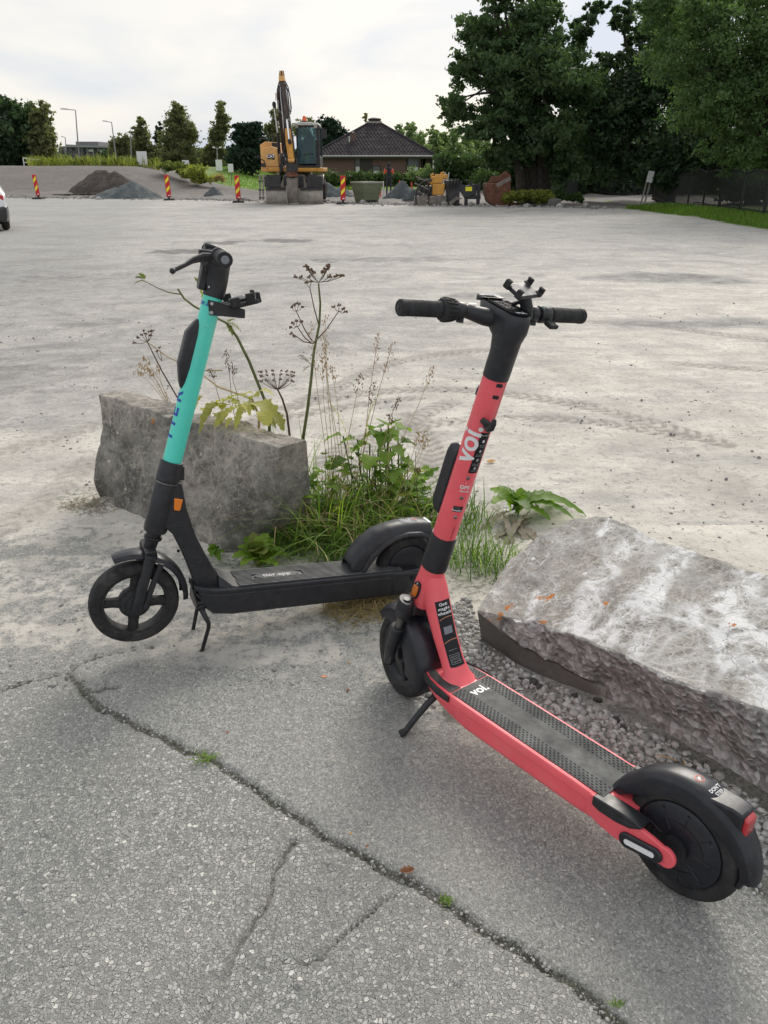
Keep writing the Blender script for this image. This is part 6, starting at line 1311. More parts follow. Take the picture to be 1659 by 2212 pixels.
# ================================================================== BRICK HOUSE
MM('brick_wall', (.135,.082,.070), .85, var=(14,.15)); MM('roof_dark', (.036,.029,.034), .85, var=(1.5,.4)); MM('gutter', (.30,.29,.29), .5); MM('window_dark', (.10,.11,.12), .12); MM('curtain', (.55,.54,.52), .6); MM('timber_dark', (.035,.028,.026), .7)
def house():
    Y = 75; c = W(812, 404, Y); r = empty('house', (c[0], Y, 0), 0, 'low brown brick house with a big dark hipped tile roof', 'house')
    def P(n, mb, m, par=r, **k): return mb.build(n, M[m], par, **k)
    x0, x1, y0, y1, zt = -5.55, 5.15, 0, 10.6, 2.45
    P('wall', MB().box(((x0+4.0)/2,.15,zt/2), (4.0-x0,.3,zt)).box((x0+.15,5.3,zt/2), (.3,10.2,zt)).box((4.6,5.3,zt/2), (.3,9.6,zt)).box((-.2,10.5,zt/2), (9.8,.3,zt)), 'brick_wall')
    # hipped roof built course by course
    ap = (-.15, 5.3, 5.25); hw, hd_ = (x1-x0)/2+.25, 5.75; cx = (x0+x1)/2; N = 26; mb = MB()
    rf = P('roof', MB().add([(cx-hw,5.3-hd_,zt-.02),(cx+hw,5.3-hd_,zt-.02),(cx+hw,5.3+hd_,zt-.02),(cx-hw,5.3+hd_,zt-.02),(ap[0]-.5,4.8,ap[2]),(ap[0]+.5,4.8,ap[2]),(ap[0]+.5,5.8,ap[2]),(ap[0]-.5,5.8,ap[2])], [(3,2,1,0),(0,1,5,4),(1,2,6,5),(2,3,7,6),(3,0,4,7),(4,5,6,7)]), 'roof_dark')
    # tile field of the front slope: too small to tell one tile from the next
    rnd = random.Random(4); nr = 24
    for i in range(nr):
        t0, t1 = i/nr, (i+1)/nr
        def edge(t): return (cx-hw)*(1-t)+(ap[0]-.5)*t, (cx+hw)*(1-t)+(ap[0]+.5)*t, (5.3-hd_)*(1-t)+4.8*t, (zt-.02)*(1-t)+ap[2]*t
        a, b, ya, za = edge(t0); a2, b2, yb, zb = edge(t1); n_ = max(1, int((b-a)/.30))
        for k in range(n_):
            xa = a+(b-a)*k/n_+.02; xb = a+(b-a)*(k+1)/n_-.02
            if xa < a2-.1 and False: continue
            if xb < a2 or xa > b2: continue
            h = rnd.uniform(.0, .015); mb.add([(xa,ya-.02,za+.055+h),(xb,ya-.02,za+.055+h),(xb,yb-.0,zb+.028),(xa,yb-.0,zb+.028),((xa+xb)/2,ya-.03,za+.085+h),((xa+xb)/2,yb-.0,zb+.055),(xa,ya,za),(xb,ya,za)], [(0,4,5,3),(4,1,2,5),(6,7,1,4,0)])
    o = P('roof_tiles', mb, 'roof_dark', par=rf, smooth=0, fix=False); o['kind'] = 'stuff'
    P('ridge_cap', MB().tube([(cx-hw,5.3-hd_,zt+.06),(ap[0]-.5,4.8,ap[2]+.08)], .09, 8).tube([(cx+hw,5.3-hd_,zt+.06),(ap[0]+.5,4.8,ap[2]+.08)], .09, 8), 'roof_dark', par=rf)
    P('gutter', MB().tube([(cx-hw,5.3-hd_-.05,zt-.02),(cx+hw-.0,5.3-hd_-.05,zt-.02)], .075, 8), 'gutter')
    P('fascia', MB().box((cx,5.3-hd_+.05,zt-.14), (2*hw-.1,.05,.16)), 'timber_dark')
    v = P('roof_vent', MB().box((ap[0],5.3,ap[2]+.10), (1.35,1.35,.16)), 'worn_steel', par=rf)
    P('skylight', MB().lathe([(0,.34),(.3,.33),(.5,.26),(.62,.24),(.56,.02),(.60,0),(.0,0)], 20, (ap[0],5.3,ap[2]+.18), 'z', closed=False), 'timber_dark', par=rf)
    P('dome', MB().blob((ap[0],5.3,ap[2]+.42), (.42,.42,.14), 1, 0, 3), 'curtain', par=rf)
    ch = P('chimney', MB().box((-2.05,1.9,zt+1.55), (.36,.36,.75)), 'brick_wall', par=rf); P('chimney_cap', MB().tube([(-2.05,1.9,zt+1.92),(-2.05,1.9,zt+2.02)], .1, 10).box((-2.38,1.75,zt+1.38), (.12,.2,.5)), 'curtain', par=rf)
    for x, w, z0, z1 in ((-1.62,.46,1.0,2.3),(.05,.66,1.0,1.65),(3.35,1.0,.95,2.3)):
        f = P('window', MB().box((x-w/2,-.03,(z0+z1)/2), (.06,.10,z1-z0+.1)).box((x+w/2,-.03,(z0+z1)/2), (.06,.10,z1-z0+.1)).box((x,-.03,z1), (w,.10,.06)).box((x,-.03,z0), (w,.10,.06)).box((x,-.03,z0+(z1-z0)*.5), (w,.09,.05)), 'timber_dark')
        P('pane', MB().box((x,-.015,(z0+z1)/2), (w-.06,.012,z1-z0)), 'window_dark', par=f); P('curtain', MB().box((x,-.024,z0+(z1-z0)*.27), (w*.8,.006,(z1-z0)*.4)), 'curtain', par=f)
    P('timber_panel', MB().box((-.85,-.02,1.5), (1.1,.05,1.75)), 'timber_dark'); P('timber_panel', MB().box((2.75,-.03,1.4), (.10,.08,2.0)), 'timber_dark')
    for x in (4.15,4.45,4.85,5.0): P('porch_post', MB().box((x,.3,1.2), (.09,.09,2.4)), 'timber_dark')
    P('porch_wall', MB().box((4.9,2.2,1.2), (1.0,.1,2.3)), 'timber_dark'); P('white_post', MB().box((5.12,.0,1.25), (.12,.12,2.2)), 'white_paint')
    return r
house()

# ================================================================== BIN, ATTACHMENTS
def green_bin():
    c = G(792, 438); Y = c[1]; s = 1/48.; r = empty('skip_bin', (c[0], Y+.35, 0), 0, 'olive green plastic bin with tapered sides standing on the yard edge', 'bin')
    def ringz(z, hx, hy, k=.12): return [(x, y, z) for x, y in ((-hx+k,-hy),(hx-k,-hy),(hx,-hy+k),(hx,hy-k),(hx-k,hy),(-hx+k,hy),(-hx,hy-k),(-hx,-hy+k))]
    R0 = Matrix.Rotation(R_(33), 4, 'Z')
    MB().loft([ringz(.10,.42,.52), ringz(.45,.47,.58), ringz(.47,.48,.59), ringz(.86,.53,.66)]).map(lambda p: R0 @ p).build('body', M['green_plastic'], r, bevel=.02)
    MB().loft([ringz(.84,.56,.69), ringz(.90,.57,.70)]).map(lambda p: R0 @ p).build('lip', M['bin_lip'], r, bevel=.01)
    MB().loft([ringz(.905,.50,.63), ringz(.91,.50,.63)]).map(lambda p: R0 @ p).build('content', M['machine_dark'], r)
    mb = MB()
    for x in (-.3, .3): mb.box((x,0,.05), (.16,.9,.10))
    mb.map(lambda p: R0 @ p).build('skid', M['green_plastic'], r, bevel=.01)
    mb = MB(); 
    for z in (.46,): mb.loft([ringz(z-.015,.488,.60), ringz(z+.015,.492,.604)])
    mb.map(lambda p: R0 @ p).build('rib', M['green_plastic'], r)
    return r
green_bin()
def grapple():
    Y = 36.5; s = 48.5; cx = G(948, 445)[0]; r = empty('grab_bucket', (cx, Y, 0), 0, 'sorting grab with grey ribbed claws and yellow head', 'excavator grab')
    def P(n, mb, m, par=r, **k): return mb.build(n, M[m], par, **k)
    def q(u, v, y=0): return ((u-948)/s*1.0, y, (444-v)/s)
    for k, (du, y) in enumerate(((0,-.45),(10,-.2),(20,.05),(30,.3))):
        P('claw', MB().tube([q(902+du*1.0,444,y), q(900+du,428,y), q(903+du,412,y), q(912+du,400,y), q(928+du*.7,393,y)], [(.035,.09),(.035,.10),(.035,.09),(.035,.08),(.035,.07)], 8), 'machine_dark')
    for z in (1, 2, 3): P('claw_bar', MB().box(((908-948)/s+.05*z, 0, .25+.26*z), (.62,.72,.05), Matrix.Rotation(.4, 3, 'Y')), 'dirty_steel')
    P('shell', MB().loft([[q(898,444,-.5),q(924,444,-.5),q(924,444,.5),q(898,444,.5)],[q(898,428,-.5),q(924,424,-.5),q(924,424,.5),q(898,428,.5)]]), 'dirty_steel')
    P('shell', MB().loft([[q(968,444,-.45),q(993,444,-.45),q(993,444,.45),q(968,444,.45)],[q(966,410,-.45),q(992,412,-.45),q(992,412,.45),q(966,410,.45)],[q(964,396,-.35),q(982,394,-.35),q(982,394,.35),q(964,396,.35)]]), 'machine_dark', bevel=.03)
    for k in range(4): P('tooth', MB().tube([q(966+k*6,412,-.46), q(969+k*6,400,-.5), q(972+k*6,392,-.42)], [.03,.045,.03], 6), 'machine_dark')
    P('scoop', MB().loft([[q(925,444,-.3),q(968,444,-.3),q(968,444,.4),q(925,444,.4)],[q(930,428,-.3),q(966,424,-.3),q(966,424,.4),q(930,428,.4)]]), 'dirty_steel', bevel=.03)
    P('head', MB().loft([[q(936,424,-.25),q(960,424,-.25),q(960,424,.35),q(936,424,.35)],[q(936,402,-.25),q(962,402,-.25),q(962,402,.35),q(936,402,.35)]]).box(q(946,394,0), (.50,.5,.28)).box(q(954,388,0), (.55,.35,.18)).box(q(938,400,0), (.34,.4,.16)), 'attachment_yellow', bevel=.03)
    P('hook', MB().tube([q(935,392,0), q(933,385,0), q(938,383,0)], .05, 8).tube([q(955,388,0), q(954,382,0), q(960,380,0)], .05, 8), 'attachment_yellow')
    return r
grapple()
def forks():
    cx = G(1022, 446)[0]; r = empty('pallet_fork_frame', (cx, 36.2, 0), 0, 'black steel fork frame with a small yellow label', 'fork attachment'); s = 48.
    def P(n, mb, m, par=r, **k): return mb.build(n, M[m], par, **k)
    def q(u, v, y=0): return ((u-1022)/s, y, (446-v)/s)
    P('plate', MB().prism([(988,400),(1010,408),(1030,404),(1032,424),(1008,432),(1000,420)], -.12, .12, lambda a, b, y: q(a, b, y)), 'black_steel', bevel=.02)
    for u in (1012, 1037): P('upright', MB().bar(q(u, 404 if u > 1020 else 428), q(u, 446), .16, .14), 'black_steel')
    P('cross_bar', MB().bar(q(1008,430), q(1042,430), .12, .16).bar(q(1025,408), q(1042,408), .12, .12), 'black_steel')
    for u in (1029,): P('slat', MB().bar(q(u,408), q(u,430), .1, .12), 'black_steel')
    for k, (u, v) in enumerate(((990,398),(1000,400),(1012,397),(1021,401),(1040,402))): P('tooth', MB().blob(q(u, v+2), (.07,.06,.09), k, .2, 1), 'black_steel')
    P('label_plate', MB().box((q(1016,414)[0], -.125, q(1016,414)[2]), (.28,.01,.17)), 'marker_yellow')
    P('blade', MB().prism([(975,440),(990,428),(1004,432),(990,436),(978,446)], -.3, .3, lambda a, b, y: q(a, b, y)), 'dirty_steel')
rb = forks()
def rusty_bucket():
    cx = G(1080, 447)[0]; r = empty('digging_bucket', (cx, 36, 0), 0, 'rusty brown digging bucket lying on its back under the big tree', 'excavator bucket'); s = 47.
    def q(u, v, y=0): return ((u-1080)/s, y, (447-v)/s)
    def P(n, mb, m, par=r, **k): return mb.build(n, M[m], par, **k)
    P('shell', MB().prism([(1054,404),(1055,425),(1061,440),(1072,447),(1100,447),(1105,425),(1103,400),(1090,398),(1078,404)], -.55, .55, lambda a, b, y: q(a, b, y)), 'rust', bevel=.04)
    P('mounting_ear', MB().prism([(1062,404),(1068,392),(1082,392),(1096,382),(1106,392),(1104,402),(1085,402)], -.25, -.15, lambda a, b, y: q(a, b, y)).prism([(1062,404),(1068,392),(1082,392),(1096,382),(1106,392),(1104,402),(1085,402)], .15, .25, lambda a, b, y: q(a, b, y)), 'rust', bevel=.02)
    P('wear_plate', MB().prism([(1074,406),(1100,392),(1104,398),(1078,412)], -.56, -.5, lambda a, b, y: q(a, b, y)), 'dirty_steel')
    P('cutting_edge', MB().prism([(1095,447),(1128,447),(1130,444),(1103,437)], -.5, .5, lambda a, b, y: q(a, b, y)), 'rust', bevel=.01)
rusty_bucket()
# small machine and worker behind, marker sticks
def person_far():
    c = (G(838, 420)[0]*1.12, 47.5, 0); r = empty('person', c, 0, 'person in an orange jacket standing behind the bin and the gravel heap', 'person')
    v = [(0,0,.95),(0,0,1.2),(0,0,1.45),(0,0,1.55),(0,-.02,1.68),(0,-.02,1.78),(.2,0,1.42),(.27,.02,1.15),(.25,-.08,.92),(-.2,0,1.42),(-.27,.02,1.15),(-.25,-.08,.92),(.1,0,.9),(.11,-.03,.5),(.12,.02,.08),(.12,-.12,.04),(-.1,0,.9),(-.11,-.03,.5),(-.12,.02,.08),(-.12,-.12,.04)]
    e = [(0,1),(1,2),(2,3),(3,4),(4,5),(2,6),(6,7),(7,8),(2,9),(9,10),(10,11),(0,12),(12,13),(13,14),(14,15),(0,16),(16,17),(17,18),(18,19)]
    rad = [.13,.13,.15,.06,.10,.08,.07,.055,.04,.07,.055,.04,.095,.07,.05,.04,.095,.07,.05,.04]
    def body(name, sel, m, k=1.0):
        idx = {a: i for i, a in enumerate(sel)}; me = bpy.data.meshes.new(name); me.from_pydata([v[a] for a in sel], [(idx[a], idx[b]) for a, b in e if a in idx and b in idx], []); me.materials.append(M[m]); o = bpy.data.objects.new(name, me); COL.objects.link(o); o.parent = r
        md = o.modifiers.new('skin', 'SKIN'); 
        for i, a in enumerate(sel): me.skin_vertices[0].data[i].radius = (rad[a]*k, rad[a]*k*.8); me.skin_vertices[0].data[i].use_root = (i == 0)
        o.modifiers.new('sub', 'SUBSURF').levels = 1
        o.modifiers['sub'].render_levels = 1
    import bpy as _b
    for nm, sel, m, k in (('body', list(range(20)), 'dark_cloth', 1.0), ('jacket', [1,2,6,7,9,10], 'hivis_orange', 1.15)):
        idx = {a: i for i, a in enumerate(sel)}; me = bpy.data.meshes.new(nm); me.from_pydata([v[a] for a in sel], [(idx[a], idx[b]) for a, b in e if a in idx and b in idx], [])
        me.materials.append(M[m]); o = bpy.data.objects.new(nm, me); COL.objects.link(o); o.parent = r
        o.modifiers.new('skin', 'SKIN')
        if not me.skin_vertices:
            import bmesh
            bm = bmesh.new(); bm.from_mesh(me); lay = bm.verts.layers.skin.verify()
            for i, vv in enumerate(bm.verts): vv[lay].radius = (rad[sel[i]]*k, rad[sel[i]]*k*.8); vv[lay].use_root = (i == 0)
            bm.to_mesh(me); bm.free()
        else:
            for i, a in enumerate(sel): me.skin_vertices[0].data[i].radius = (rad[a]*k, rad[a]*k*.8)
        sb = o.modifiers.new('sub', 'SUBSURF'); sb.levels = 1; sb.render_levels = 1
person_far()
for i, (u, v0, v1, m) in enumerate(((822,392,404,'hivis_orange'),(828,391,404,'white_paint'),(889,393,402,'red_print'),(863,390,398,'red_print'))):
    a = W(u, v1, 46); b = W(u, v0, 46); o = MB().tube([(0,0,-a[2]), (0,0,b[2]-a[2])], .035, 8).build('marking_stake', M[m], None); o.location = (a[0], 46, a[2])
    tag(o, ('orange stake just left of the worker behind the bin', 'white and orange stake beside the worker behind the bin', 'thin red stake on the top of the gravel heap at its right', 'thin red stake on the gravel heap beside the worker')[i], 'stake')
# site machine behind the grab
r = empty('plate_compactor', (W(925,400,41)[0], 41, 0), 0, 'small dark machine standing behind the grab', 'machine')
MB().box((0,0,.45), (.9,.6,.5)).build('body', M['black_steel'], r, bevel=.05); MB().tube([(-.45,0,.6),(-.5,0,.95),(.35,0,1.0),(.4,0,.6)], .03, 8).build('frame', M['machine_dark'], r); MB().box((0,0,.12), (1.0,.7,.12)).build('plate', M['dirty_steel'], r)
r = empty('ladder_frame', (W(958,390,40)[0], 40, 0), 0, 'pale leaning frame sticking up behind the yellow grab head', 'frame')
a = W(953,388,40); b = W(962,372,40)
for k in (0, .18): MB().bar((a[0]-r.location.x+k, 0, 0), (b[0]-r.location.x+k, .1, b[2]), .05, .05).build('rail', M['white_paint'], r)
for k in (.75, .88): MB().bar((a[0]-r.location.x+.1*k, .05, b[2]*k), (a[0]-r.location.x+.18+.2*k, .05, b[2]*k), .04, .04).build('rung', M['white_paint'], r)

# ================================================================== LEFT BACKGROUND: far building, lamps, board, railing
MM('far_wall_grey', (.20,.195,.20), .7); MM('far_wall_dark', (.060,.058,.075), .7, var=(1,.2)); MM('far_roof', (.27,.27,.29), .6)
def far_building():
    Y = 120; c = W(180, 340, Y); r = empty('building', (c[0], Y, 0), 0, 'low dark grey industrial building with a light roof edge far left', 'building')
    def q(u, v, y=0): w = W(u, v, Y+y); return (w[0]-c[0], y, w[2])
    def slab(n, u0, u1, v0, v1, y0, y1, m, par=r):
        a = q(u0, v0); b = q(u1, v1); return MB().add([(a[0],y0,b[2]),(b[0],y0,b[2]),(b[0],y1,b[2]),(a[0],y1,b[2]),(a[0],y0,a[2]),(b[0],y0,a[2]),(b[0],y1,a[2]),(a[0],y1,a[2])], [(3,2,1,0),(4,5,6,7),(0,1,5,4),(1,2,6,5),(2,3,7,6),(3,0,4,7)]).build(n, M[m], par)
    slab('wall', 128, 238, 316, 362, 0, 16, 'far_wall_dark'); slab('wall', 118, 173, 302, 322, 8, 20, 'far_wall_grey'); slab('wall', 221, 240, 298, 318, 6, 16, 'far_wall_grey')
    MB().prism([(q(146,312)[0], q(146,312)[2]), (q(232,316)[0], q(232,316)[2]), (q(232,319)[0], q(232,319)[2]), (q(146,318)[0], q(146,318)[2])], -.6, 12, lambda a, b, y: (a, y, b)).build('roof', M['far_roof'], r)
    slab('wall', 146, 186, 326, 345, -.4, 0, 'far_wall_dark')
    for u in (195, 200): 
        w_ = slab('window', u-3, u+2, 322.5, 327.5, -.15, -.02, 'curtain')
    w_ = slab('window', 220, 229, 326, 336, -.15, -.02, 'curtain')
    for k in range(9): slab('cladding_joint', 130+k*12, 130.6+k*12, 319, 350, -.06, -.005, 'far_wall_grey')
far_building()
c = W(450, 340, 105); r = empty('house', (c[0], 105, 0), 0, 'dark roofed house half hidden behind the birches right of the bank', 'house')
def qh(u, v): w = W(u, v, 105); return (w[0]-c[0], w[2])
MB().prism([(qh(432,352)), (qh(432,338)), (qh(440,328)), (qh(462,328)), (qh(482,338)), (qh(482,352))], 0, 8, lambda a, b, y: (a, y, b)).build('roof', M['roof_dark'], r)
MB().prism([(qh(434,352)), (qh(480,352)), (qh(480,372)), (qh(434,372))], .6, 7.5, lambda a, b, y: (a, y, b)).build('wall', M['timber_dark'], r); MB().prism([qh(442,330), qh(446,330), qh(446,324), qh(442,324)], 3, 3.6, lambda a, b, y: (a, y, b)).build('chimney', M['gutter'], r)
MB().prism([qh(450,330), qh(457,330), qh(457,322), qh(450,322)], 3, 3.6, lambda a, b, y: (a, y, b)).build('chimney', M['timber_dark'], r)
MM('lamp_grey', (.30,.30,.30), .6)
def lamp(label, ub, vb, ut, vt, Y, arm, double=False):
    a = W(ub, vb, Y); b = W(ut, vt, Y); z0 = Zg(a[0], Y); r = empty('street_lamp', (a[0], Y, z0), 0, label, 'street lamp', 'street lamps in the background')
    top = (b[0]-a[0], 0, b[2]-z0); MB().tube([(0,0,-.1), (top[0]*.5, 0, top[2]*.5), top], [.07,.055,.04], 8).build('pole', M['lamp_grey'], r)
    for s in ((-1, 1) if double else (-1,)):
        MB().tube([top, (top[0]+s*arm, 0, top[2]+.08)], .03, 6).build('arm', M['lamp_grey'], r); MB().loft([[(top[0]+s*arm*.7, y, top[2]+z) for y, z in ((-.12,.02),(.12,.02),(.1,.14),(-.1,.14))], [(top[0]+s*arm*1.35, y, top[2]+z) for y, z in ((-.10,.06),(.10,.06),(.08,.16),(-.08,.16))]]).build('lamp_head', M['white_plastic'], r, bevel=.02)
lamp('tallest street lamp, its arm to the left above the grey building', 170, 345, 163, 238, 72, .9); lamp('second street lamp, leaning slightly, right of the grey building', 252, 350, 241, 264, 80, .6); lamp('thin lamp pole in front of the low birches', 283, 348, 282, 283, 88, .0001); lamp('short lamp pole in front of the grey building at its left', 142, 345, 141, 297, 90, .3)
lamp('twin headed street lamp right of the excavator cab', 669, 372, 669, 304, 70, .42, True); lamp('low twin lamp on the lawn left of the dark tree', 470, 372, 469, 321, 76, .3, True)
o = MB().box((0,0,.75), (1.15,.06,1.15)).build('board', M['white_plastic'], None); p_ = W(307, 345, 61); r = empty('sign_board', (p_[0], 61, 1.55), 0, 'blank white board standing on the crest of the soil bank', 'sign board'); o.parent = r; o.scale = (.62,1,.78)
for s in (-.3, .3): MB().box((s,.04,.1), (.05,.05,.5)).build('leg', M['grey_metal'], r)
def sign(label, u, vt, vb, w, h, Y, m='white_plastic'):
    a = W(u, vb, Y); b = W(u, vt, Y); z0 = min(a[2], Zg(a[0], Y)) if Y > 50 else 0; r = empty('road_sign', (a[0], Y, z0), 0, label, 'sign'); MB().tube([(0,0,-.05), (0,0,b[2]-z0)], .03, 6).build('post', M['grey_metal'], r); MB().box((0,-.04,b[2]-z0-h/2), (w,.02,h)).build('sign_plate', M[m], r, bevel=.01)
sign('small white sign by the mast lamps on the lawn', 475, 345, 378, .55, .85, 72); sign('small white sign left of the third marker', 500, 354, 385, .42, .6, 66); sign('white plate above the yellow green bush', 402, 346, 362, .5, .6, 62); sign('tiny white sign on the crest under the second lamp', 258, 343, 352, .35, .6, 64)
# white railing at the far left
r = empty('railing', (W(80,345,64)[0], 64, 0), 0, 'white metal railing on the bank under the left trees', 'railing'); x0_ = W(50,345,64)[0]-r.location.x; x1_ = W(115,345,64)[0]-r.location.x; zt0, zt1 = W(50,341,64)[2], W(115,349,64)[2]
MB().bar((x0_,0,zt0), (x1_,0,zt1), .05, .08).build('top_rail', M['white_paint'], r); MB().bar((x0_,0,zt0-.3), (x1_,0,zt1-.3), .04, .06).build('lower_rail', M['white_paint'], r)
for i in range(6): f = i/5; x = x0_+(x1_-x0_)*f; MB().bar((x,0,1.2), (x,0,zt0+(zt1-zt0)*f), .05, .05).build('post', M['white_paint'], r)
# red wall at the end of the road
c = W(1000, 378, 78); r = empty('retaining_wall', (c[0], 78, 0), 0, 'low red brick wall with pale rubble on top at the end of the road', 'wall'); a = W(965,368,78); b = W(1040,368,78)
MB().box(((a[0]+b[0])/2-c[0],0,a[2]/2), (b[0]-a[0],.4,a[2])).build('wall', M['brick_red'] if 'brick_red' in M else mat('brick_red', (.14,.03,.025), .85, var=(6,.3)), r)
mb = MB()
for i in range(16): mb.blob((a[0]-c[0]+1.2+i*.17, 0, a[2]+.08), (.14,.12,.1), i, .35, 1)
mb.build('rubble_top', M['curtain'], r)
# ================================================================== FENCE and sign post on the right
MM('fence_black', (.012,.013,.014), .5)
picket_me = MB().box((0,0,.66), (.022,.022,1.22)).mesh('picket'); picket_me.materials.append(M['fence_black'])
picket_cap = MB().box((0,0,.66), (.03,.03,1.3)).mesh('picket_far'); picket_cap.materials.append(M['fence_black'])
def fence(label, P0, bow, step, me, h=1.25, post_every=16):
    L = 0; pts = [np.array(p, float) for p in P0]; r = empty('metal_fence', (pts[0][0], pts[0][1], 0), 0, label, 'fence', None); o0 = pts[0]
    seg = []; 
    for a, b in zip(pts[:-1], pts[1:]):
        d = np.linalg.norm(b-a); seg += [(a+(b-a)*t/d) for t in np.arange(0, d, step)]
    n = len(seg)
    for i, p in enumerate(seg):
        t = (i % post_every)/post_every; hb_ = bow*math.sin(t*math.pi); z = Zg(p[0], p[1])
        if i % post_every == 0: q = MB().box((0,0,h*.55), (.07,.07,h*1.15)).build('post', M['fence_black'], r); q.location = (p[0]-o0[0], p[1]-o0[1], z); continue
        q = bpy.data.objects.new('picket', me); COL.objects.link(q); q.parent = r; q.location = (p[0]-o0[0], p[1]-o0[1], z); q.scale = (1, 1, (h+hb_)/1.25)
    for zz in (.15, None):
        for k in range(0, n-1, post_every):
            mb = MB(); pl = []
            for i in range(k, min(k+post_every, n-1)+1):
                p = seg[min(i, n-1)]; t = ((i-k))/post_every; pl.append((p[0]-o0[0], p[1]-o0[1], Zg(p[0], p[1])+(zz if zz else h-.03+bow*math.sin(t*math.pi))))
            if len(pl) > 1: mb.tube(pl, .02, 6).build('rail', M['fence_black'], r)
fence('long black picket fence behind the grass verge on the right', [(11.6,19.5),(11.75,24.5),(12.1,30),(12.6,36),(13.2,41)], .10, .13, picket_me)
fence('black picket fence behind the park path', [(16.5,46),(11.9,50.5),(10.3,47)], .0, .16, picket_cap, 1.15, 18)
a = G(1384, 443); r = empty('sign_post', (a[0], a[1], .05), 0, 'leaning grey double post with a white notice on top by the grass verge', 'sign post'); b = W(1399, 376, a[1]+.0)
for s in (0, .16): MB().bar((s,0,-.05), (b[0]-a[0]+s+.06,.1,b[2]-.12), .06, .06).build('post', mat('weathered_timber', (.25,.24,.22), .8, var=(8,.3)), r)
MB().box((b[0]-a[0]+.14,.02,b[2]-.16), (.27,.03,.46), Matrix.Rotation(.12, 3, 'Y')).build('notice', M['white_plastic'], r, bevel=.01)
o = MB().blob((0,0,.18), (.26,.16,.22), 5, .3, 1).build('boulder', M_CON1, None, smooth=0); g_ = G(1197, 447); o.location = (g_[0], g_[1], 0); tag(o, 'small pale stone at the foot of the many trunked tree', 'stone')
# ================================================================== PARKED CAR (its rear corner shows at the left edge)
MM('car_white', (.70,.71,.72), .25, coat=.6); MM('car_black', (.02,.02,.022), .35, coat=.3); MM('car_glass', (.02,.025,.03), .08)
def car():
    r = empty('parked_car', (-11.33, 22.6, 0), R_(-63), 'white car with a black lower bumper, only its end showing at the left edge', 'car')
    def P(n, mb, m, par=r, **k): return mb.build(n, M[m], par, **k)
    L = 2.15; hw = .85
    def sec(x, pts): return [(x, -y, z) for y, z in pts]+[(x, y, z) for y, z in pts[::-1]]
    rg = []
    for x, wb, ws, zs, wr, zr in ((-2.1,.70,.74,.80,.62,.86),(-1.6,.82,.86,.92,.72,.98),(-.9,.84,.88,.96,.74,1.06),(-.3,.84,.88,.97,.66,1.42),(.7,.84,.88,.97,.66,1.46),(1.5,.84,.88,.97,.66,1.40),(1.85,.82,.86,.95,.66,1.12),(2.08,.76,.80,.78,.64,.86),(2.14,.68,.72,.60,.60,.68)): rg.append(sec(x, [(wb,.30),(ws,.55),(ws,zs-.06),(wr,zr)]))
    P('body', MB().loft(rg), 'car_white', smooth=50, bevel=.03)
    P('bumper', MB().loft([sec(1.75, [(.86,.22),(.89,.40),(.89,.62)]), sec(2.12, [(.78,.24),(.82,.40),(.82,.60)]), sec(2.19, [(.66,.26),(.70,.40),(.70,.56)])]), 'car_black', bevel=.03)
    P('sill', MB().box((0,0,.28), (3.0,1.76,.16)), 'car_black', bevel=.03)
    P('windows', MB().loft([sec(-.75, [(.80,.98),(.77,1.05)]), sec(-.2, [(.80,.99),(.685,1.36)]), sec(1.35, [(.80,.99),(.685,1.34)]), sec(1.72, [(.78,.98),(.72,1.08)])]), 'car_glass')
    for x in (-1.32, 1.36):
        for s in (1, -1):
            w = P('wheel', tyre_mb(.315, .20, .21, 24).map(lambda p: (p.x+x, p.y+s*.76, p.z+.315)), 'tyre_rubber'); P('rim', MB().lathe([(0,-.08),(.19,-.085),(.215,-.09),(.215,.09),(.19,.085),(0,.06)], 28, (x, s*.76, .315), closed=False), 'steel', par=w)
    for s in (1, -1): P('tail_light', MB().box((2.0,s*.68,.80), (.18,.22,.16), Matrix.Rotation(s*.3, 3, 'Z')), 'red_lens', bevel=.03)
car()
# ================================================================== PLANTS BY THE BLOCKS
L_['fresh'] = leaf_mat('fresh_leaf', (.085,.170,.020), (.250,.370,.055), .45)
L_['hog'] = leaf_mat('yellowing_leaf', (.22,.24,.05), (.50,.46,.13), .40)
L_['deadleaf'] = leaf_mat('dead_leaf', (.14,.11,.075), (.34,.29,.23), .2)
L_['darkgrass'] = leaf_mat('dark_grass', (.040,.095,.016), (.15,.25,.04), .42)  # darker green for low grass and some of the leaves
M['green_stem'] = mat('green_stem', (.105,.125,.035), .6, var=(20,.3)); M['brown_stem'] = mat('brown_stem', (.085,.055,.03), .75, var=(20,.3)); M['straw'] = mat('straw', (.42,.31,.16), .8, var=(30,.25)); M['seed_brown'] = mat('seed_brown', (.15,.095,.06), .85, var=(60,.4)); M['seed_gold'] = mat('seed_gold', (.40,.27,.13), .85, var=(60,.3)); M['red_stem'] = mat('red_stem', (.22,.07,.035), .7)
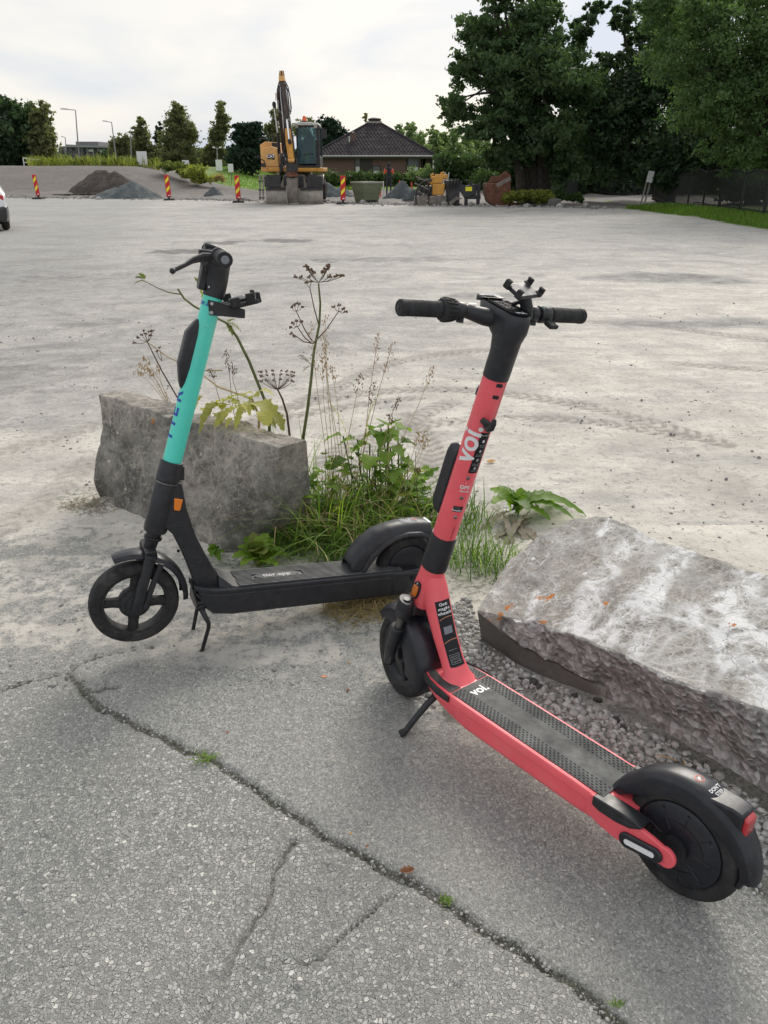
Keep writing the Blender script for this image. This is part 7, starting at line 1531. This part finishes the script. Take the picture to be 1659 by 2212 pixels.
def ribbons(name, P, H, wid, lean, lm, rs, par=None, seg=5, curl=1.0, az=None):
    n = len(P); a = rs.rand(n)*2*np.pi if az is None else az; d = np.stack([np.cos(a), np.sin(a), 0*a], 1); s = np.stack([-np.sin(a+.6*(rs.rand(n)-.5)), np.cos(a), 0*a], 1)
    V = []; L = lean*(.3+1.1*rs.rand(n)); c = curl*(.4+rs.rand(n))
    for k in range(seg+1):
        t = k/seg; hor = (L*t**1.6)[:, None]*H[:, None]; ver = (t - .42*(L*c*t**2.4))[:, None]*H[:, None]
        m_ = P+d*hor+np.array([0, 0, 1.0])*np.maximum(ver, .004); w = (wid*(1-t**2.2)*.5+.0003)[:, None] if np.ndim(wid) else wid*(1-t**2.2)*.5+.0003
        V += [m_-s*w, m_+s*w]
    V = np.stack(V, 1); m2 = V.shape[1]; i = np.arange(n)*m2; F = np.concatenate([np.stack([i+2*k, i+2*k+1, i+2*k+3, i+2*k+2], 1) for k in range(seg)])
    tt = np.repeat(rs.rand(n), m2); return np_mesh(name, V.reshape(-1, 3), F, L_[lm], par, {'tint': np.stack([tt, tt, tt, np.ones_like(tt)], 1)})
def disc(n, cx, cy, rx, ry, rs, pw=.6):
    a = rs.rand(n)*2*np.pi; r = rs.rand(n)**pw; x = cx+rx*r*np.cos(a); y = cy+ry*r*np.sin(a); return np.stack([x, y, height(x, y)-.003], 1)
rs = np.random.RandomState(21)
def tuft(name, lab, n, cx, cy, rx, ry, h0, h1, w, lean, lm):
    P = disc(n, cx, cy, rx, ry, rs); o = ribbons(name, P, rs.uniform(h0, h1, n), w, lean, lm, rs); kind(o, 'stuff'); o['label'] = lab; return o
tuft('grass', 'long green grass between the two scooters behind the mint deck', 330, -.20, 3.12, .28, .30, .14, .40, .0055, 1.1, 'fresh')
tuft('grass', 'darker green grass low down below the long grass', 620, -.12, 3.12, .42, .36, .06, .24, .0055, 1.5, 'darkgrass')
tuft('grass', 'thin dry grass among the green grass', 190, -.12, 3.15, .38, .3, .10, .40, .004, 1.1, 'drygrass')
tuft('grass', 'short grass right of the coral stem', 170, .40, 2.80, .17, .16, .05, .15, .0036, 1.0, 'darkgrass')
tuft('grass', 'sparse lighter blades right of the coral stem', 90, .42, 2.84, .17, .14, .06, .19, .0036, .7, 'fresh')
tuft('grass', 'matted dry grass behind the mint rear wheel', 420, -.06, 2.46, .17, .09, .02, .07, .003, 2.0, 'drygrass')
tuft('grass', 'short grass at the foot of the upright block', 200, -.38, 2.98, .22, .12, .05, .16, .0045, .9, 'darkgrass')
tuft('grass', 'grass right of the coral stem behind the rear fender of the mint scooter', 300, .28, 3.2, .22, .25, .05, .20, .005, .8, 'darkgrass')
tuft('grass', 'thin grass behind the upright block', 60, -.55, 3.42, .25, .12, .15, .50, .005, .4, 'fresh')
tuft('moss_tuft', 'low dead growth at the left foot of the upright block', 260, -1.42, 3.42, .16, .10, .01, .04, .003, 2, 'deadleaf')
c_ = G(443, 1640); tuft('crack_grass', 'tiny grass tuft in the pavement crack', 45, c_[0], c_[1], .03, .016, .012, .03, .0022, 1.2, 'fresh')
c_ = G(965, 1945); tuft('crack_moss', 'green moss tuft in the crack beside the coral deck', 60, c_[0], c_[1], .018, .014, .006, .014, .002, 1, 'fresh')
c_ = G(1330, 2165); tuft('crack_moss', 'green moss tuft in the crack near the bottom edge', 30, c_[0], c_[1], .015, .012, .005, .012, .002, 1, 'fresh')
def leaf_mesh(name, base, tip, width, lm, par, kind_='dandelion', rise=.3, tint=.5, seed=0, fold=.25):
    """a long toothed leaf (dandelion) or a broad lobed one, arched from base to tip"""
    rnd = random.Random(seed); b = Vector(base); t_ = Vector(tip); ax_ = t_-b; L = ax_.length; s = ax_.normalized().cross(Vector((0,0,1)))
    s = s.normalized() if s.length > 1e-3 else Vector((1,0,0)); up = s.cross(ax_.normalized()); mb = MB(); n = 22; vs = []
    tw = rnd.uniform(-.5, .5)
    for i in range(n+1):
        t = i/n; c = b+ax_*t+up*(rise*L*math.sin(math.pi*t**.8)*.5)+Vector((0,0,-1))*L*.12*t**3
        if kind_ == 'dandelion': w = width*(.10+.9*math.sin(math.pi*min(1, t**1.25*.98))**.8)*(1-.50*((t*7+rnd.uniform(0, .12)) % 1.0))*(1 if t < .97 else .3)
        else: w = width*(.12+math.sin(math.pi*t**.75)**.7)*(1-.38*abs(math.sin(t*9.5)))*(1 if t > .12 else .15)
        ss = (s*math.cos(tw*t)+up*math.sin(tw*t)); f = up*(w*fold)+up*(.004*math.sin(i*2.1+seed))
        vs += [c-ss*w+f, c, c+ss*w*rnd.uniform(.85, 1.1)+f]
    fs = []
    for i in range(n): a = i*3; fs += [(a, a+1, a+4, a+3), (a+1, a+2, a+5, a+4)]
    o = mb.add(vs, fs).build(name, L_[lm], par, smooth=0, fix=False); me = o.data; me.shade_smooth()
    me.color_attributes.new('tint', 'FLOAT_COLOR', 'POINT').data.foreach_set('color', np.tile([tint, tint, tint, 1], len(me.vertices)).astype(np.float32)); return o
def plant(name, lab, cat, loc, group=None): return empty(name, tuple(loc), 0, lab, cat, group)
def rel(p, r): return tuple(np.array(p, float)-np.array(r.location))
# big dandelion rosette right
r = plant('dandelion', 'large toothed dandelion rosette behind the lying concrete block', 'plant', (.62, 3.32, 0))
for i, (u, v, Y, w, lm) in enumerate([(1058,1052,3.40,.034,'fresh'),(1076,1046,3.34,.036,'fresh'),(1098,1070,3.30,.030,'fresh'),(1126,1052,3.36,.028,'fresh'),(1148,1062,3.28,.024,'fresh'),(1165,1078,3.40,.032,'fresh'),(1200,1085,3.45,.034,'fresh'),(1232,1080,3.42,.030,'fresh'),(1268,1103,3.30,.034,'fresh'),(1240,1112,3.22,.032,'fresh'),(1190,1120,3.18,.030,'fresh'),(1062,1085,3.22,.034,'fresh'),(1145,1100,3.12,.026,'darkgrass'),(1085,1120,3.05,.026,'deadleaf'),(1060,1140,3.02,.026,'deadleaf'),(1110,1150,2.98,.024,'deadleaf'),(1140,1155,3.0,.024,'deadleaf'),(1085,1160,2.95,.02,'deadleaf'),(1165,1140,3.02,.024,'deadleaf'),(1050,1120,3.12,.022,'deadleaf')]):
    p = W(u, v, Y); p[2] = max(p[2], .012)
    if lm == 'deadleaf':
        for q_ in range(1): pp = p+np.array([random.uniform(-.05,.05), random.uniform(-.05,.05), 0]); pp[2] = random.uniform(.004, .03); b_ = (random.uniform(-.07,.07), random.uniform(-.12,.0), random.uniform(.003,.03)); leaf_mesh('leaf', b_, rel(pp, r), w*.95, lm, r, seed=i+q_*50, rise=.08, tint=random.uniform(.0, .8), fold=.12)
    else: leaf_mesh('leaf', (random.uniform(-.02,.02), random.uniform(-.02,.02), .005), rel(p+np.array([0,0,.015]), r), w*1.35, lm, r, seed=i, rise=.42, tint=random.uniform(.1, .9))
mb = MB()
for i in range(14): p = W(1098+random.uniform(-14,14), 1100+random.uniform(-9,9), 3.15); mb.blob(rel(p, r), (.005,.005,.005), i, .3, 1)
mb.build('small_flowers', M['white_plastic'], r)
# rosette at the near foot of the upright block
r = plant('dandelion', 'green dandelion leaves in front of the upright block beside the mint deck', 'plant', (*G(562, 1222)[:2], 0))
for i, (u, v, Y, w) in enumerate([(545,1140,2.86,.030),(578,1143,2.90,.034),(512,1172,2.80,.030),(598,1172,2.86,.034),(622,1190,2.84,.028),(520,1215,2.70,.026),(560,1160,2.76,.034),(530,1150,2.92,.028),(600,1215,2.72,.028),(575,1185,2.70,.032),(552,1150,2.84,.036),(590,1155,2.88,.032),(530,1168,2.76,.034),(612,1178,2.82,.032),(500,1195,2.74,.028),(548,1180,2.70,.034)]):
    p = W(u, v, Y); p[2] = max(p[2], .02); leaf_mesh('leaf', (random.uniform(-.02,.02), random.uniform(-.015,.015), .003), rel(p, r), w*1.25, 'weed' if i % 3 == 0 else 'fresh', r, seed=40+i, rise=.3, tint=random.uniform(.2, .9))
r = plant('plantain', 'small rounded weed between the mint frame and the block', 'plant', (*G(463, 1200)[:2], 0))
for i, (u, v, Y) in enumerate([(452,1172,2.86),(470,1178,2.88),(485,1190,2.86),(475,1205,2.78),(455,1195,2.78)]): leaf_mesh('leaf', (0,0,0), rel(np.maximum(W(u, v, Y), [-9,0,.015]), r), .022, 'fresh', r, 'broad', seed=60+i, tint=random.random()*.5)
# broad leaves, middle clump
r = plant('hogweed', 'broad lobed green leaves at the right side of the long grass', 'plant', (.02, 3.38, 0))
for i, (u, v, Y, w) in enumerate([(800,925,3.5,.05),(840,915,3.45,.055),(885,928,3.5,.05),(860,950,3.35,.06),(820,960,3.3,.06),(780,950,3.35,.055),(870,985,3.3,.05),(835,1000,3.2,.05),(900,960,3.45,.045),(760,975,3.3,.05),(730,960,3.35,.045),(700,950,3.4,.04),(715,1010,3.2,.05),(790,1010,3.15,.05),(850,1040,3.15,.045),(895,1010,3.3,.045)]):
    p = W(u, v, Y); q = rel(p, r); d = Vector((q[0], q[1], 0)).normalized() if Vector((q[0], q[1], 0)).length > .01 else Vector((1,0,0)); a = Vector(q)-d*.09+Vector((0,0,.02))
    MB().tube([(q[0]*.25, q[1]*.25, 0), ((q[0]+a.x)*.35, (q[1]+a.y)*.35, q[2]*.55), a], .0035, 6).build('stalk', M['green_stem'], r)
    leaf_mesh('leaf', a, q, w, 'fresh' if i % 4 else 'darkgrass', r, 'broad', seed=80+i, rise=.2, tint=random.uniform(0, .9), fold=.3)
for gi, (cu, cv, lab) in enumerate(((890,1075,'toothed leaves between the long grass and the coral stem'),(745,1120,'dark toothed leaves low in the grass behind the mint deck'),(920,1110,'toothed leaves directly behind the mint rear fender'),(845,1110,'toothed leaves in the middle of the grass behind the mint fender'))):
    g0 = G(cu, cv+25); r = plant('dandelion', lab, 'plant', (g0[0], g0[1]+.08, 0))
    for i in range(11):
        a = random.uniform(0, 6.28); L = random.uniform(.10, .22); leaf_mesh('leaf', (0,0,0), (math.cos(a)*L*.7, math.sin(a)*L*.6, L*random.uniform(.5, 1.0)), random.uniform(.018, .03), 'fresh' if gi != 1 else 'darkgrass', r, seed=gi*20+i+100, rise=.25, tint=random.uniform(0, .8))
r = plant('nettle', 'dense clump of small green leaves filling the gap between block and coral stem', 'plant', (.0, 3.2, 0)); rnd_ = random.Random(77)
for i in range(250):
    u = rnd_.uniform(668, 925); lo = 1120; hi = 945+abs(u-780)*.42+rnd_.uniform(0, 30); v = hi+(lo-hi)*rnd_.random()**.9; Yk = 3.15+(1120-v)/600+rnd_.uniform(-.12, .12); a = rnd_.uniform(-3.14, 3.14); L = rnd_.uniform(14, 38)
    p0 = rel(W(u, v, Yk), r); p1 = rel(W(u+L*math.cos(a), v-L*abs(math.sin(a))*.6+4, Yk-.05+.1*rnd_.random()), r)
    leaf_mesh('leaf', p0, p1, rnd_.uniform(.014, .030), 'fresh' if rnd_.random() < .85 else ('hog' if rnd_.random() < .4 else 'darkgrass'), r, 'broad' if rnd_.random() < .6 else 'dandelion', seed=500+i, rise=rnd_.uniform(.05, .4), tint=rnd_.random(), fold=rnd_.uniform(.1, .5))
mb = MB()
for i in range(26): u = rnd_.uniform(690, 900); mb.tube([rel(W(u, 1140, 3.2)*np.array([1,1,0]), r), rel(W(u+rnd_.uniform(-6,6), rnd_.uniform(965, 1040), 3.3), r)], [.0025,.0015], 5)
kind(mb.build('stalks', M['green_stem'], r), 'stuff')
# yellowing hogweed leaves over the top of the block
r = plant('hogweed', 'yellowing lobed leaves hanging over the top of the upright block', 'plant', (-.62, 3.42, 0))
for i, (a, b, Y1, Y2, w) in enumerate([((520,868),(440,880),3.3,3.28,.034),((500,875),(424,905),3.28,3.2,.030),((525,880),(462,915),3.26,3.14,.028),((540,862),(480,862),3.32,3.35,.030),((535,870),(508,918),3.25,3.1,.024),((545,872),(600,905),3.3,3.18,.055),((540,868),(560,850),3.35,3.3,.035),((590,900),(612,925),3.22,3.12,.032),((560,890),(580,915),3.2,3.1,.042),((470,868),(430,925),3.3,3.12,.022),((548,850),(525,852),3.4,3.42,.022),((560,845),(592,852),3.4,3.4,.026)]):
    p = rel(W(*a, Y1), r); q = rel(W(*b, Y2), r); leaf_mesh('leaf', p, q, w, 'hog', r, 'broad' if i % 2 else 'dandelion', seed=200+i, rise=.25, tint=random.uniform(.1, 1))
for i in range(16):
    u = random.uniform(425, 600); v = 868+(u-425)*.20+random.uniform(-18, 22); a = random.uniform(-.5, 2.6); L = random.uniform(14, 30); Yk = 3.20+random.uniform(-.05, .12)
    leaf_mesh('leaf', rel(W(u, v, Yk), r), rel(W(u+L*math.cos(a), v+L*math.sin(a)*.7, Yk-.05), r), random.uniform(.012, .026), 'hog', r, 'broad' if i % 3 else 'dandelion', seed=230+i, rise=random.uniform(.1, .4), tint=random.random(), fold=random.uniform(.1, .7))
MB().tube([(0,0,.0), rel(W(560,900,3.38), r), rel(W(545,862,3.35), r), rel(W(470,835,3.4), r), rel(W(425,800,3.5), r)], [.006,.006,.005,.004,.0025], 8).build('stem', M['straw'], r)
# umbels
def umbel(par, at, tips, m='seed_brown', stem='brown_stem', r_=.0016, cl=.011, n=9, seed=0):
    rnd = random.Random(seed); mb = MB(); sb = MB()
    for t in tips:
        mid = (np.array(at)*.55+np.array(t)*.45)+np.array([0,0,-.006]); mb.tube([at, mid, t], [r_, r_*.8, r_*.6], 5, caps=False)
        for k in range(n):
            d = np.array([rnd.gauss(0, 1), rnd.gauss(0, 1), abs(rnd.gauss(0, .8))]); d = d/np.linalg.norm(d)*cl*rnd.uniform(.5, 1.1); q = np.array(t)+d
            sb.tube([t, q], r_*.35, 3, caps=False); sb.blob(q, (.0036,.0036,.0042), k+seed, .4, 1)
    mb.build('umbel_rays', M[stem], par); kind(sb.build('seed_heads', M[m], par), 'stuff')
def W3(u, v, Y, r): return rel(W(u, v, Y), r)
r = plant('hogweed', 'tallest dry hogweed with brown seed umbel between the scooters', 'plant', (-.40, 3.40, 0)); Y = 3.4
MB().tube([(0,0,0), W3(655,945,Y,r), W3(665,880,Y,r), W3(672,820,Y,r), W3(678,760,Y,r), W3(690,700,Y,r), W3(692,655,Y,r), W3(688,612,Y,r)], [.0085,.0075,.007,.0065,.0058,.005,.0045,.0035], 10).build('stem', M['green_stem'], r)
top = W3(688, 610, Y, r); rn = random.Random(4)
umbel(r, top, [W3(688+math.cos(a)*48*k*1.05, 594-abs(math.sin(a))*26*k+6, Y+math.sin(a*2+k)*.07, r) for k in (.45, .75, 1.0) for a in np.linspace(.1, 6.2, 7)], seed=1, cl=.012)
for at, end, tips in (((675,738),(640,672),[(630,665),(636,660),(645,658),(652,664)]), ((674,742),(642,705),[(632,700),(640,695),(650,697),(627,708)]), ((676,742),(732,672),[(722,664),(732,660),(742,668),(745,675)]), ((688,700),(669,620),[(662,612),(672,610)]), ((676,742),(634,722),[(628,722),(636,728)])):
    mb = MB(); a = W3(*at, Y, r); b = W3(*end, Y, r); m_ = (np.array(a)+np.array(b))/2+np.array([0,0,-.012]); mb.tube([a, m_, b], [.003,.0024,.0018], 6).build('branch', M['brown_stem'], r); umbel(r, b, [W3(*t, Y+random.uniform(-.02,.02), r) for t in tips], seed=int(end[0]), cl=.010, n=7)
for i, (a, b) in enumerate((((672,788),(648,770)),((672,790),(655,800)),((665,780),(645,765)))): leaf_mesh('leaf', W3(*a, Y, r), W3(*b, Y, r), .010, 'deadleaf', r, seed=300+i, rise=.1, tint=.1)
r = plant('hogweed', 'thick green leaning hogweed stem behind the mint stem', 'plant', (-.58, 3.52, 0)); Y = 3.5
MB().tube([(0,0,0), W3(583,892,Y,r), W3(562,840,Y,r), W3(538,780,Y,r), W3(512,728,Y,r), W3(490,698,Y,r), W3(455,680,Y,r), W3(420,662,Y,r), W3(398,645,Y,r), W3(384,624,Y,r)], [.008,.0075,.007,.007,.0065,.006,.005,.005,.005,.004], 10).build('stem', M['green_stem'], r)
MB().tube([W3(392,636,Y,r), W3(365,632,Y,r), W3(340,622,Y,r), W3(308,605,Y,r)], [.003,.0025,.002,.0016], 6).build('branch', M['green_stem'], r)
for i, (a, b, w) in enumerate((((314,608),(288,612),.016),((312,604),(300,588),.016),((308,603),(292,598),.016),((490,698),(520,712),.020),((490,700),(502,722),.018),((494,696),(505,688),.016),((440,675),(420,590),.010),((430,610),(420,598),.018))): leaf_mesh('leaf', W3(*a, Y, r), W3(*b, Y-.02, r), w, 'weed', r, 'broad', seed=320+i, rise=.15, tint=random.uniform(.3, .8))
r = plant('hogweed', 'short brown hogweed with an open empty umbel right behind the block', 'plant', (-.40, 3.30, 0)); Y = 3.3
MB().tube([(0,0,0), W3(625,935,Y,r), W3(620,895,Y,r), W3(610,862,Y,r), W3(600,842,Y,r)], [.006,.0055,.005,.0045,.0035], 8).build('stem', M['brown_stem'], r)
umbel(r, W3(600,842,Y,r), [W3(598+36*math.cos(a), 826-14*k+abs(math.cos(a))*4, Y+.09*math.sin(a*3), r) for k in (.4, 1.2, 1.8) for a in np.linspace(0, 3.14, 8)], seed=9, cl=.007, n=4, r_=.0011)
r = plant('hogweed', 'bent brown hogweed left of the mint stem behind the block', 'plant', (-.98, 3.80, 0)); Y = 3.75
MB().tube([(0,0,0), W3(385,862,Y,r), W3(350,802,Y,r), W3(318,738,Y,r)], [.005,.004,.0035,.0025], 8).build('stem', M['brown_stem'], r)
MB().tube([W3(540,868,Y,r), W3(480,800,Y,r), W3(425,800,Y,r), W3(360,770,Y,r), W3(320,740,Y,r)][1:], [.0035,.003,.0028,.0022], 8).build('branch', M['straw'], r)
umbel(r, W3(320,737,Y,r), [W3(u, v, Y+random.uniform(-.03,.03), r) for u, v in ((330,715),(322,718),(314,722),(306,724),(296,730),(290,742),(326,726),(310,716))], seed=12, cl=.010, n=6)
umbel(r, W3(350,780,Y,r), [W3(u, v, Y, r) for u, v in ((345,752),(338,760))], seed=13, cl=.008, n=5)
# grass seed stalks
def stalk(lab, stalks, Y, m='straw', sd='seed_gold', group=None, name='seeding_grass'):
    b0 = W(stalks[0][0][0], stalks[0][0][1], Y); r = plant(name, lab, 'grass', (b0[0], Y, 0), group)
    for k, (b, t, hl) in enumerate(stalks):
        Yk = Y+random.uniform(-.08, .08); p = np.array(W3(*b, Yk, r)); q = np.array(W3(*t, Yk, r)); g0 = p-(q-p)*(p[2]/max(q[2]-p[2], .05)); m_ = (p+q)/2+np.array([random.uniform(-.012,.012), 0, .0])
        MB().tube([g0, p, m_, q], [.0016,.0015,.0012,.0007], 5).build('stem', M[m], r)
        mb = MB(); L = np.linalg.norm(q-p)*hl; d = (q-m_)/np.linalg.norm(q-m_)
        for i in range(26):
            f = i/26; c = q-d*L*f; s = .0035+.004*math.sin(f*3.1); o_ = np.array([random.gauss(0, s*1.5), random.gauss(0, s*1.3), random.gauss(0, .004)]); mb.blob(c+o_, (.0022,.0022,.0055), i, .3, 1); 
        kind(mb.build('seed_head', M[sd], r), 'stuff')
    return r
stalk('pair of tall seed stalks right of the hogweed', [((787,959),(818,721),.28),((790,959),(849,739),.30)], 3.3, 'red_stem')
stalk('long thin seed stalk leaning right toward the coral stem', [((861,965),(935,793),.22)], 3.25)
stalk('dense pale seed stalks just right of the tall hogweed', [((715,935),(703,680),.35),((722,940),(700,725),.3),((728,945),(697,740),.3),((700,950),(671,700),.4),((708,950),(696,775),.25),((735,950),(716,790),.2)], 3.3)
stalk('seed stalks in the middle of the green clump', [((754,935),(778,807),.3),((785,950),(810,825),.35),((831,950),(861,858),.3),((840,960),(843,894),.3)], 3.25, 'straw', 'seed_brown')
stalk('low seed stalks at the right side of the clump', [((879,1025),(918,930),.3),((875,1025),(905,935),.3),((883,1030),(922,948),.25)], 3.2)
stalk('straw coloured dry grass fan behind the left end of the block', [((355,862),(300,785),.2),((358,862),(315,790),.2),((360,862),(325,800),.2),((352,862),(295,800),.2),((362,862),(340,790),.2),((365,862),(310,770),.2)], 3.85)
stalk('thin stalks behind the block right of the mint stem', [((500,855),(486,758),.4),((512,850),(503,790),.3),((470,850),(455,800),.3)], 3.6, 'green_stem', 'seed_brown')
stalk('dark bud on a short stalk beside the coral battery box', [((903,1078),(903,1012),.12)], 3.15, 'brown_stem', 'seed_brown')
for i, (us, m) in enumerate([([(752,1000),(742,940),(725,880),(715,855)],'hog'),([(795,950),(812,890),(816,860),(818,840)],'hog'),([(715,1050),(712,1010),(722,980)],'hog'),([(850,1060),(870,1020),(905,1000)],'hog')]):
    r = plant('yellow_blade', ('long yellow grass blade beside the pale seed stalks','yellow red blade on the pair of tall stalks','yellow blade low at the block corner','yellow blade pointing right above the green leaves')[i], 'grass', (*W(*us[0], 3.2)[:2], 0)); leaf_mesh('blade', W3(*us[0], 3.2, r), W3(*us[-1], 3.2, r), .006, m, r, 'broad', seed=400+i, rise=.15, tint=.8)
n = 900; u_ = rs.uniform(60, 345, n); P = np.array([W(u, 356, 61.5+rs.uniform(-1,1)) for u in u_]); P[:, 2] = height(P[:, 0], P[:, 1]); o = ribbons('tall_grass', P, rs.uniform(.3, 1.0, n), .05, .5, 'yellow', rs); kind(o, 'stuff'); o['label'] = 'tall pale grass along the crest of the soil bank'
# ================================================================== LOOSE STONES, CLODS, FALLEN LEAVES
def stones(name, P, S, mat_, rs, lab, tint=None, flat=.65):
    n = len(P); iv = np.array(ICO[1][0]); fi = np.array(ICO[1][1]); k = len(iv)
    sc = S[:, None]*np.stack([rs.uniform(.7, 1.35, n), rs.uniform(.6, 1.1, n), rs.uniform(.4, 1.0, n)*flat/.65], 1); a = rs.rand(n)*6.28
    V = iv[None]*(1+rs.uniform(-.40, .40, (n, k, 1)))*sc[:, None]; x = V[..., 0]*np.cos(a)[:, None]-V[..., 1]*np.sin(a)[:, None]; y = V[..., 0]*np.sin(a)[:, None]+V[..., 1]*np.cos(a)[:, None]; V = np.stack([x, y, V[..., 2]], 2)+P[:, None]
    F = (fi[None]+np.arange(n)[:, None, None]*k).reshape(-1, 3); t = rs.rand(n) if tint is None else tint; t = np.repeat(t, k)
    o = np_mesh(name, V.reshape(-1, 3), F, mat_, None, {'tint': np.stack([t, t, t, np.ones_like(t)], 1)}, smooth=False); kind(o, 'stuff'); o['label'] = lab; return o
rs = np.random.RandomState(33)
poly = gpoly((905,1340),(1010,1290),(1050,1390),(1200,1500),(1300,1530),(1420,1585),(1560,1690),(1780,1850),(1830,2150),(1640,1960),(1560,1780),(1380,1700),(1180,1560),(1040,1470),(960,1470),(930,1560),(890,1520))
def in_poly(n, poly): 
    lo, hi = poly.min(0), poly.max(0); q = lo+(hi-lo)*rs.rand(n, 2); return q[inside(q[:, 0], q[:, 1], poly)]
q = in_poly(26000, poly); dd = fbm(q[:, 0], q[:, 1], 5, 4, 3); edge = seg_dist(q[:, 0], q[:, 1], [tuple(p) for p in gp((1050,1400),(1210,1500),(1320,1540),(1500,1660),(1700,1800))])
q = q[(dd+rs.rand(len(q))*.35+.35*np.exp(-edge/.12)) > .62]; n = len(q); s = .0022+.0105*rs.rand(n)**4
stones('gravel', np.column_stack([q, height(q[:, 0], q[:, 1])+s*.25]), s, M_STONE, rs, 'pale crushed gravel strewn along the broken edge of the lying block', np.clip(rs.beta(2, 2.5, n)+.1, 0, 1))
q = in_poly(1500, gpoly((1100,1440),(1250,1500),(1480,1620),(1659,1750),(1700,1900),(1600,1760),(1400,1640),(1200,1540))); n = len(q); s = .006+.012*rs.rand(n)**2.2; stones('gravel', np.column_stack([q, height(q[:, 0], q[:, 1])+s*.2]), s, M_STONE, rs, 'bigger pale chips close to the lying block', np.clip(.35+.6*rs.rand(n), 0, 1))
# scattered clods and grit on the yard, denser near the block foot
n = 5200; y = 2.0+7.5*rs.rand(n)**1.6; x = (rs.rand(n)*2-1)*(.62*(y+.6)); k = fbm(x, y, 1.3, 4, 8); m_ = k > .47; x, y = x[m_], y[m_]; n = len(x); s = .002+.006*rs.rand(n)**4*(1+.12*y)
stones('grit', np.column_stack([x, y, height(x, y)+s*.1]), s, M_STONE, rs, 'dark grit and clods scattered over the dusty yard', rs.rand(n)*.35)
n = 900; y = .95+1.2*rs.rand(n); x = (rs.rand(n)*2-1)*(.62*(y+.6)); s = .0012+.003*rs.rand(n)**4; stones('grit', np.column_stack([x, y, height(x, y)+s*.5]), s, M_STONE, rs, 'tiny loose grains on the old pavement', .3+.7*rs.rand(n))
pts = []; 
for a, b in zip(MAIN[1:-2], MAIN[2:-1]):
    for k in range(60): f = rs.rand(); p = a+(b-a)*f; pts.append(p+rs.normal(size=2)*.014)
pts = np.array(pts); s = .0015+.004*rs.rand(len(pts))**2.5; stones('crack_gravel', np.column_stack([pts, height(pts[:, 0], pts[:, 1])-.008+s*.3]), s, M_STONE, rs, 'small stones collected in the long pavement crack', rs.rand(len(pts))*.7)
ch = MB().blob((0,0,0), (1,.75,.45), 7, .3, 1).mesh('stone_chip'); ch.materials.append(M_CON2)
for i, (u, v, s) in enumerate([(1150,1478,.026),(1166,1490,.022),(1125,1470,.016),(1240,1505,.017),(1330,1560,.020),(1345,1575,.016),(1460,1655,.018),(1480,1668,.016),(1500,1660,.015),(1590,1840,.030),(1570,1752,.018),(1625,1900,.022),(1290,1515,.02),(1545,1740,.016)]):
    o = bpy.data.objects.new('concrete_chip', ch); COL.objects.link(o); p = G(u, v); o.location = (p[0], p[1], Zg(p[0], p[1])+s*.3); o.scale = (s, s, s*1.1); o.rotation_euler = (random.random(), random.random(), random.random()*6); tag(o, 'pale broken concrete chip lying in the gravel below the broken block', 'stone', 'concrete chips below the broken block')
MM('leaf_brown', (.30,.13,.06), .7, var=(40,.4)); MM('leaf_yellow', (.62,.33,.06), .6, var=(30,.3)); MM('orange_chip', (.70,.30,.12), .7); MM('leaf_red', (.36,.06,.03), .7)
def fallen(lab, u, v, L, w, m, rz, curl=.5, name='fallen_leaf', z=0.0):
    p = G(u, v, z); mb = MB(); vs = []; n = 8
    for i in range(n+1):
        t = i/n-.5; ww = w*max(.06, math.cos(t*math.pi)**.7)*(1+.25*math.sin(i*2.7))
        for s in (-1, 0, 1): vs.append((t*L, s*ww*.5, .0015+curl*(abs(s)*ww*.35+(t*2)**2*L*.18)))
    fs = [];
    for i in range(n): a = i*3; fs += [(a, a+1, a+4, a+3), (a+1, a+2, a+5, a+4)]
    o = mb.add(vs, fs).build(name, M[m], None, smooth=0, fix=False); sd = o.modifiers.new('solid', 'SOLIDIFY'); sd.thickness = .0006; o.location = (p[0], p[1], Zg(p[0], p[1])+z+.001); o.rotation_euler = (0, 0, rz); tag(o, lab, 'leaf'); return o
fallen('curled brown leaf lying in the long crack beside the coral deck', 880, 1886, .035, .020, 'leaf_brown', .2, 1.3)
fallen('small orange chip on the pavement below the mint rear wheel', 700, 1463, .019, .011, 'orange_chip', .1, .1, 'orange_chip')
fallen('tan crumpled leaf right of the orange chip', 752, 1493, .014, .010, 'leaf_brown', 1.0, .9)
fallen('yellow leaf on the pale yard behind the coral stem', 1060, 1001, .055, .034, 'leaf_yellow', .3, .7)
fallen('orange brown leaf on the gravel beside the coral deck', 1295, 1548, .028, .018, 'leaf_brown', .5, .7)
fallen('tiny red bit on the pavement left of the crack', 491, 1582, .010, .005, 'leaf_red', -.6, .2)
fallen('small tan leaf in the crack near its middle', 793, 1830, .011, .007, 'leaf_brown', .8, .6); fallen('pale yellow bit beside the crack', 757, 1802, .010, .005, 'leaf_yellow', 1.3, .6)
fallen('yellow leaf bit by the red scooter tail on the gravel', 1325, 1620, .018, .010, 'leaf_yellow', .4, .5)
fallen('small yellow bit above the orange chip', 754, 1433, .010, .006, 'leaf_yellow', 2, .4)
for i, (a, b, c) in enumerate(((( 1478,1643),(1482,1700),'short dry twig standing in the gravel behind the coral fender'),((1420,1630),(1476,1652),'dry twig lying in the gravel behind the coral fender'))):
    p, q = G(*a, .02), G(*b, .005); o = MB().tube([(0,0,0), tuple((q-p)*.5+np.array([.003,0,.004])), tuple(q-p)], [.0025,.002,.0015], 6).build('twig', M['straw'], None); o.location = tuple(p); tag(o, c, 'twig')
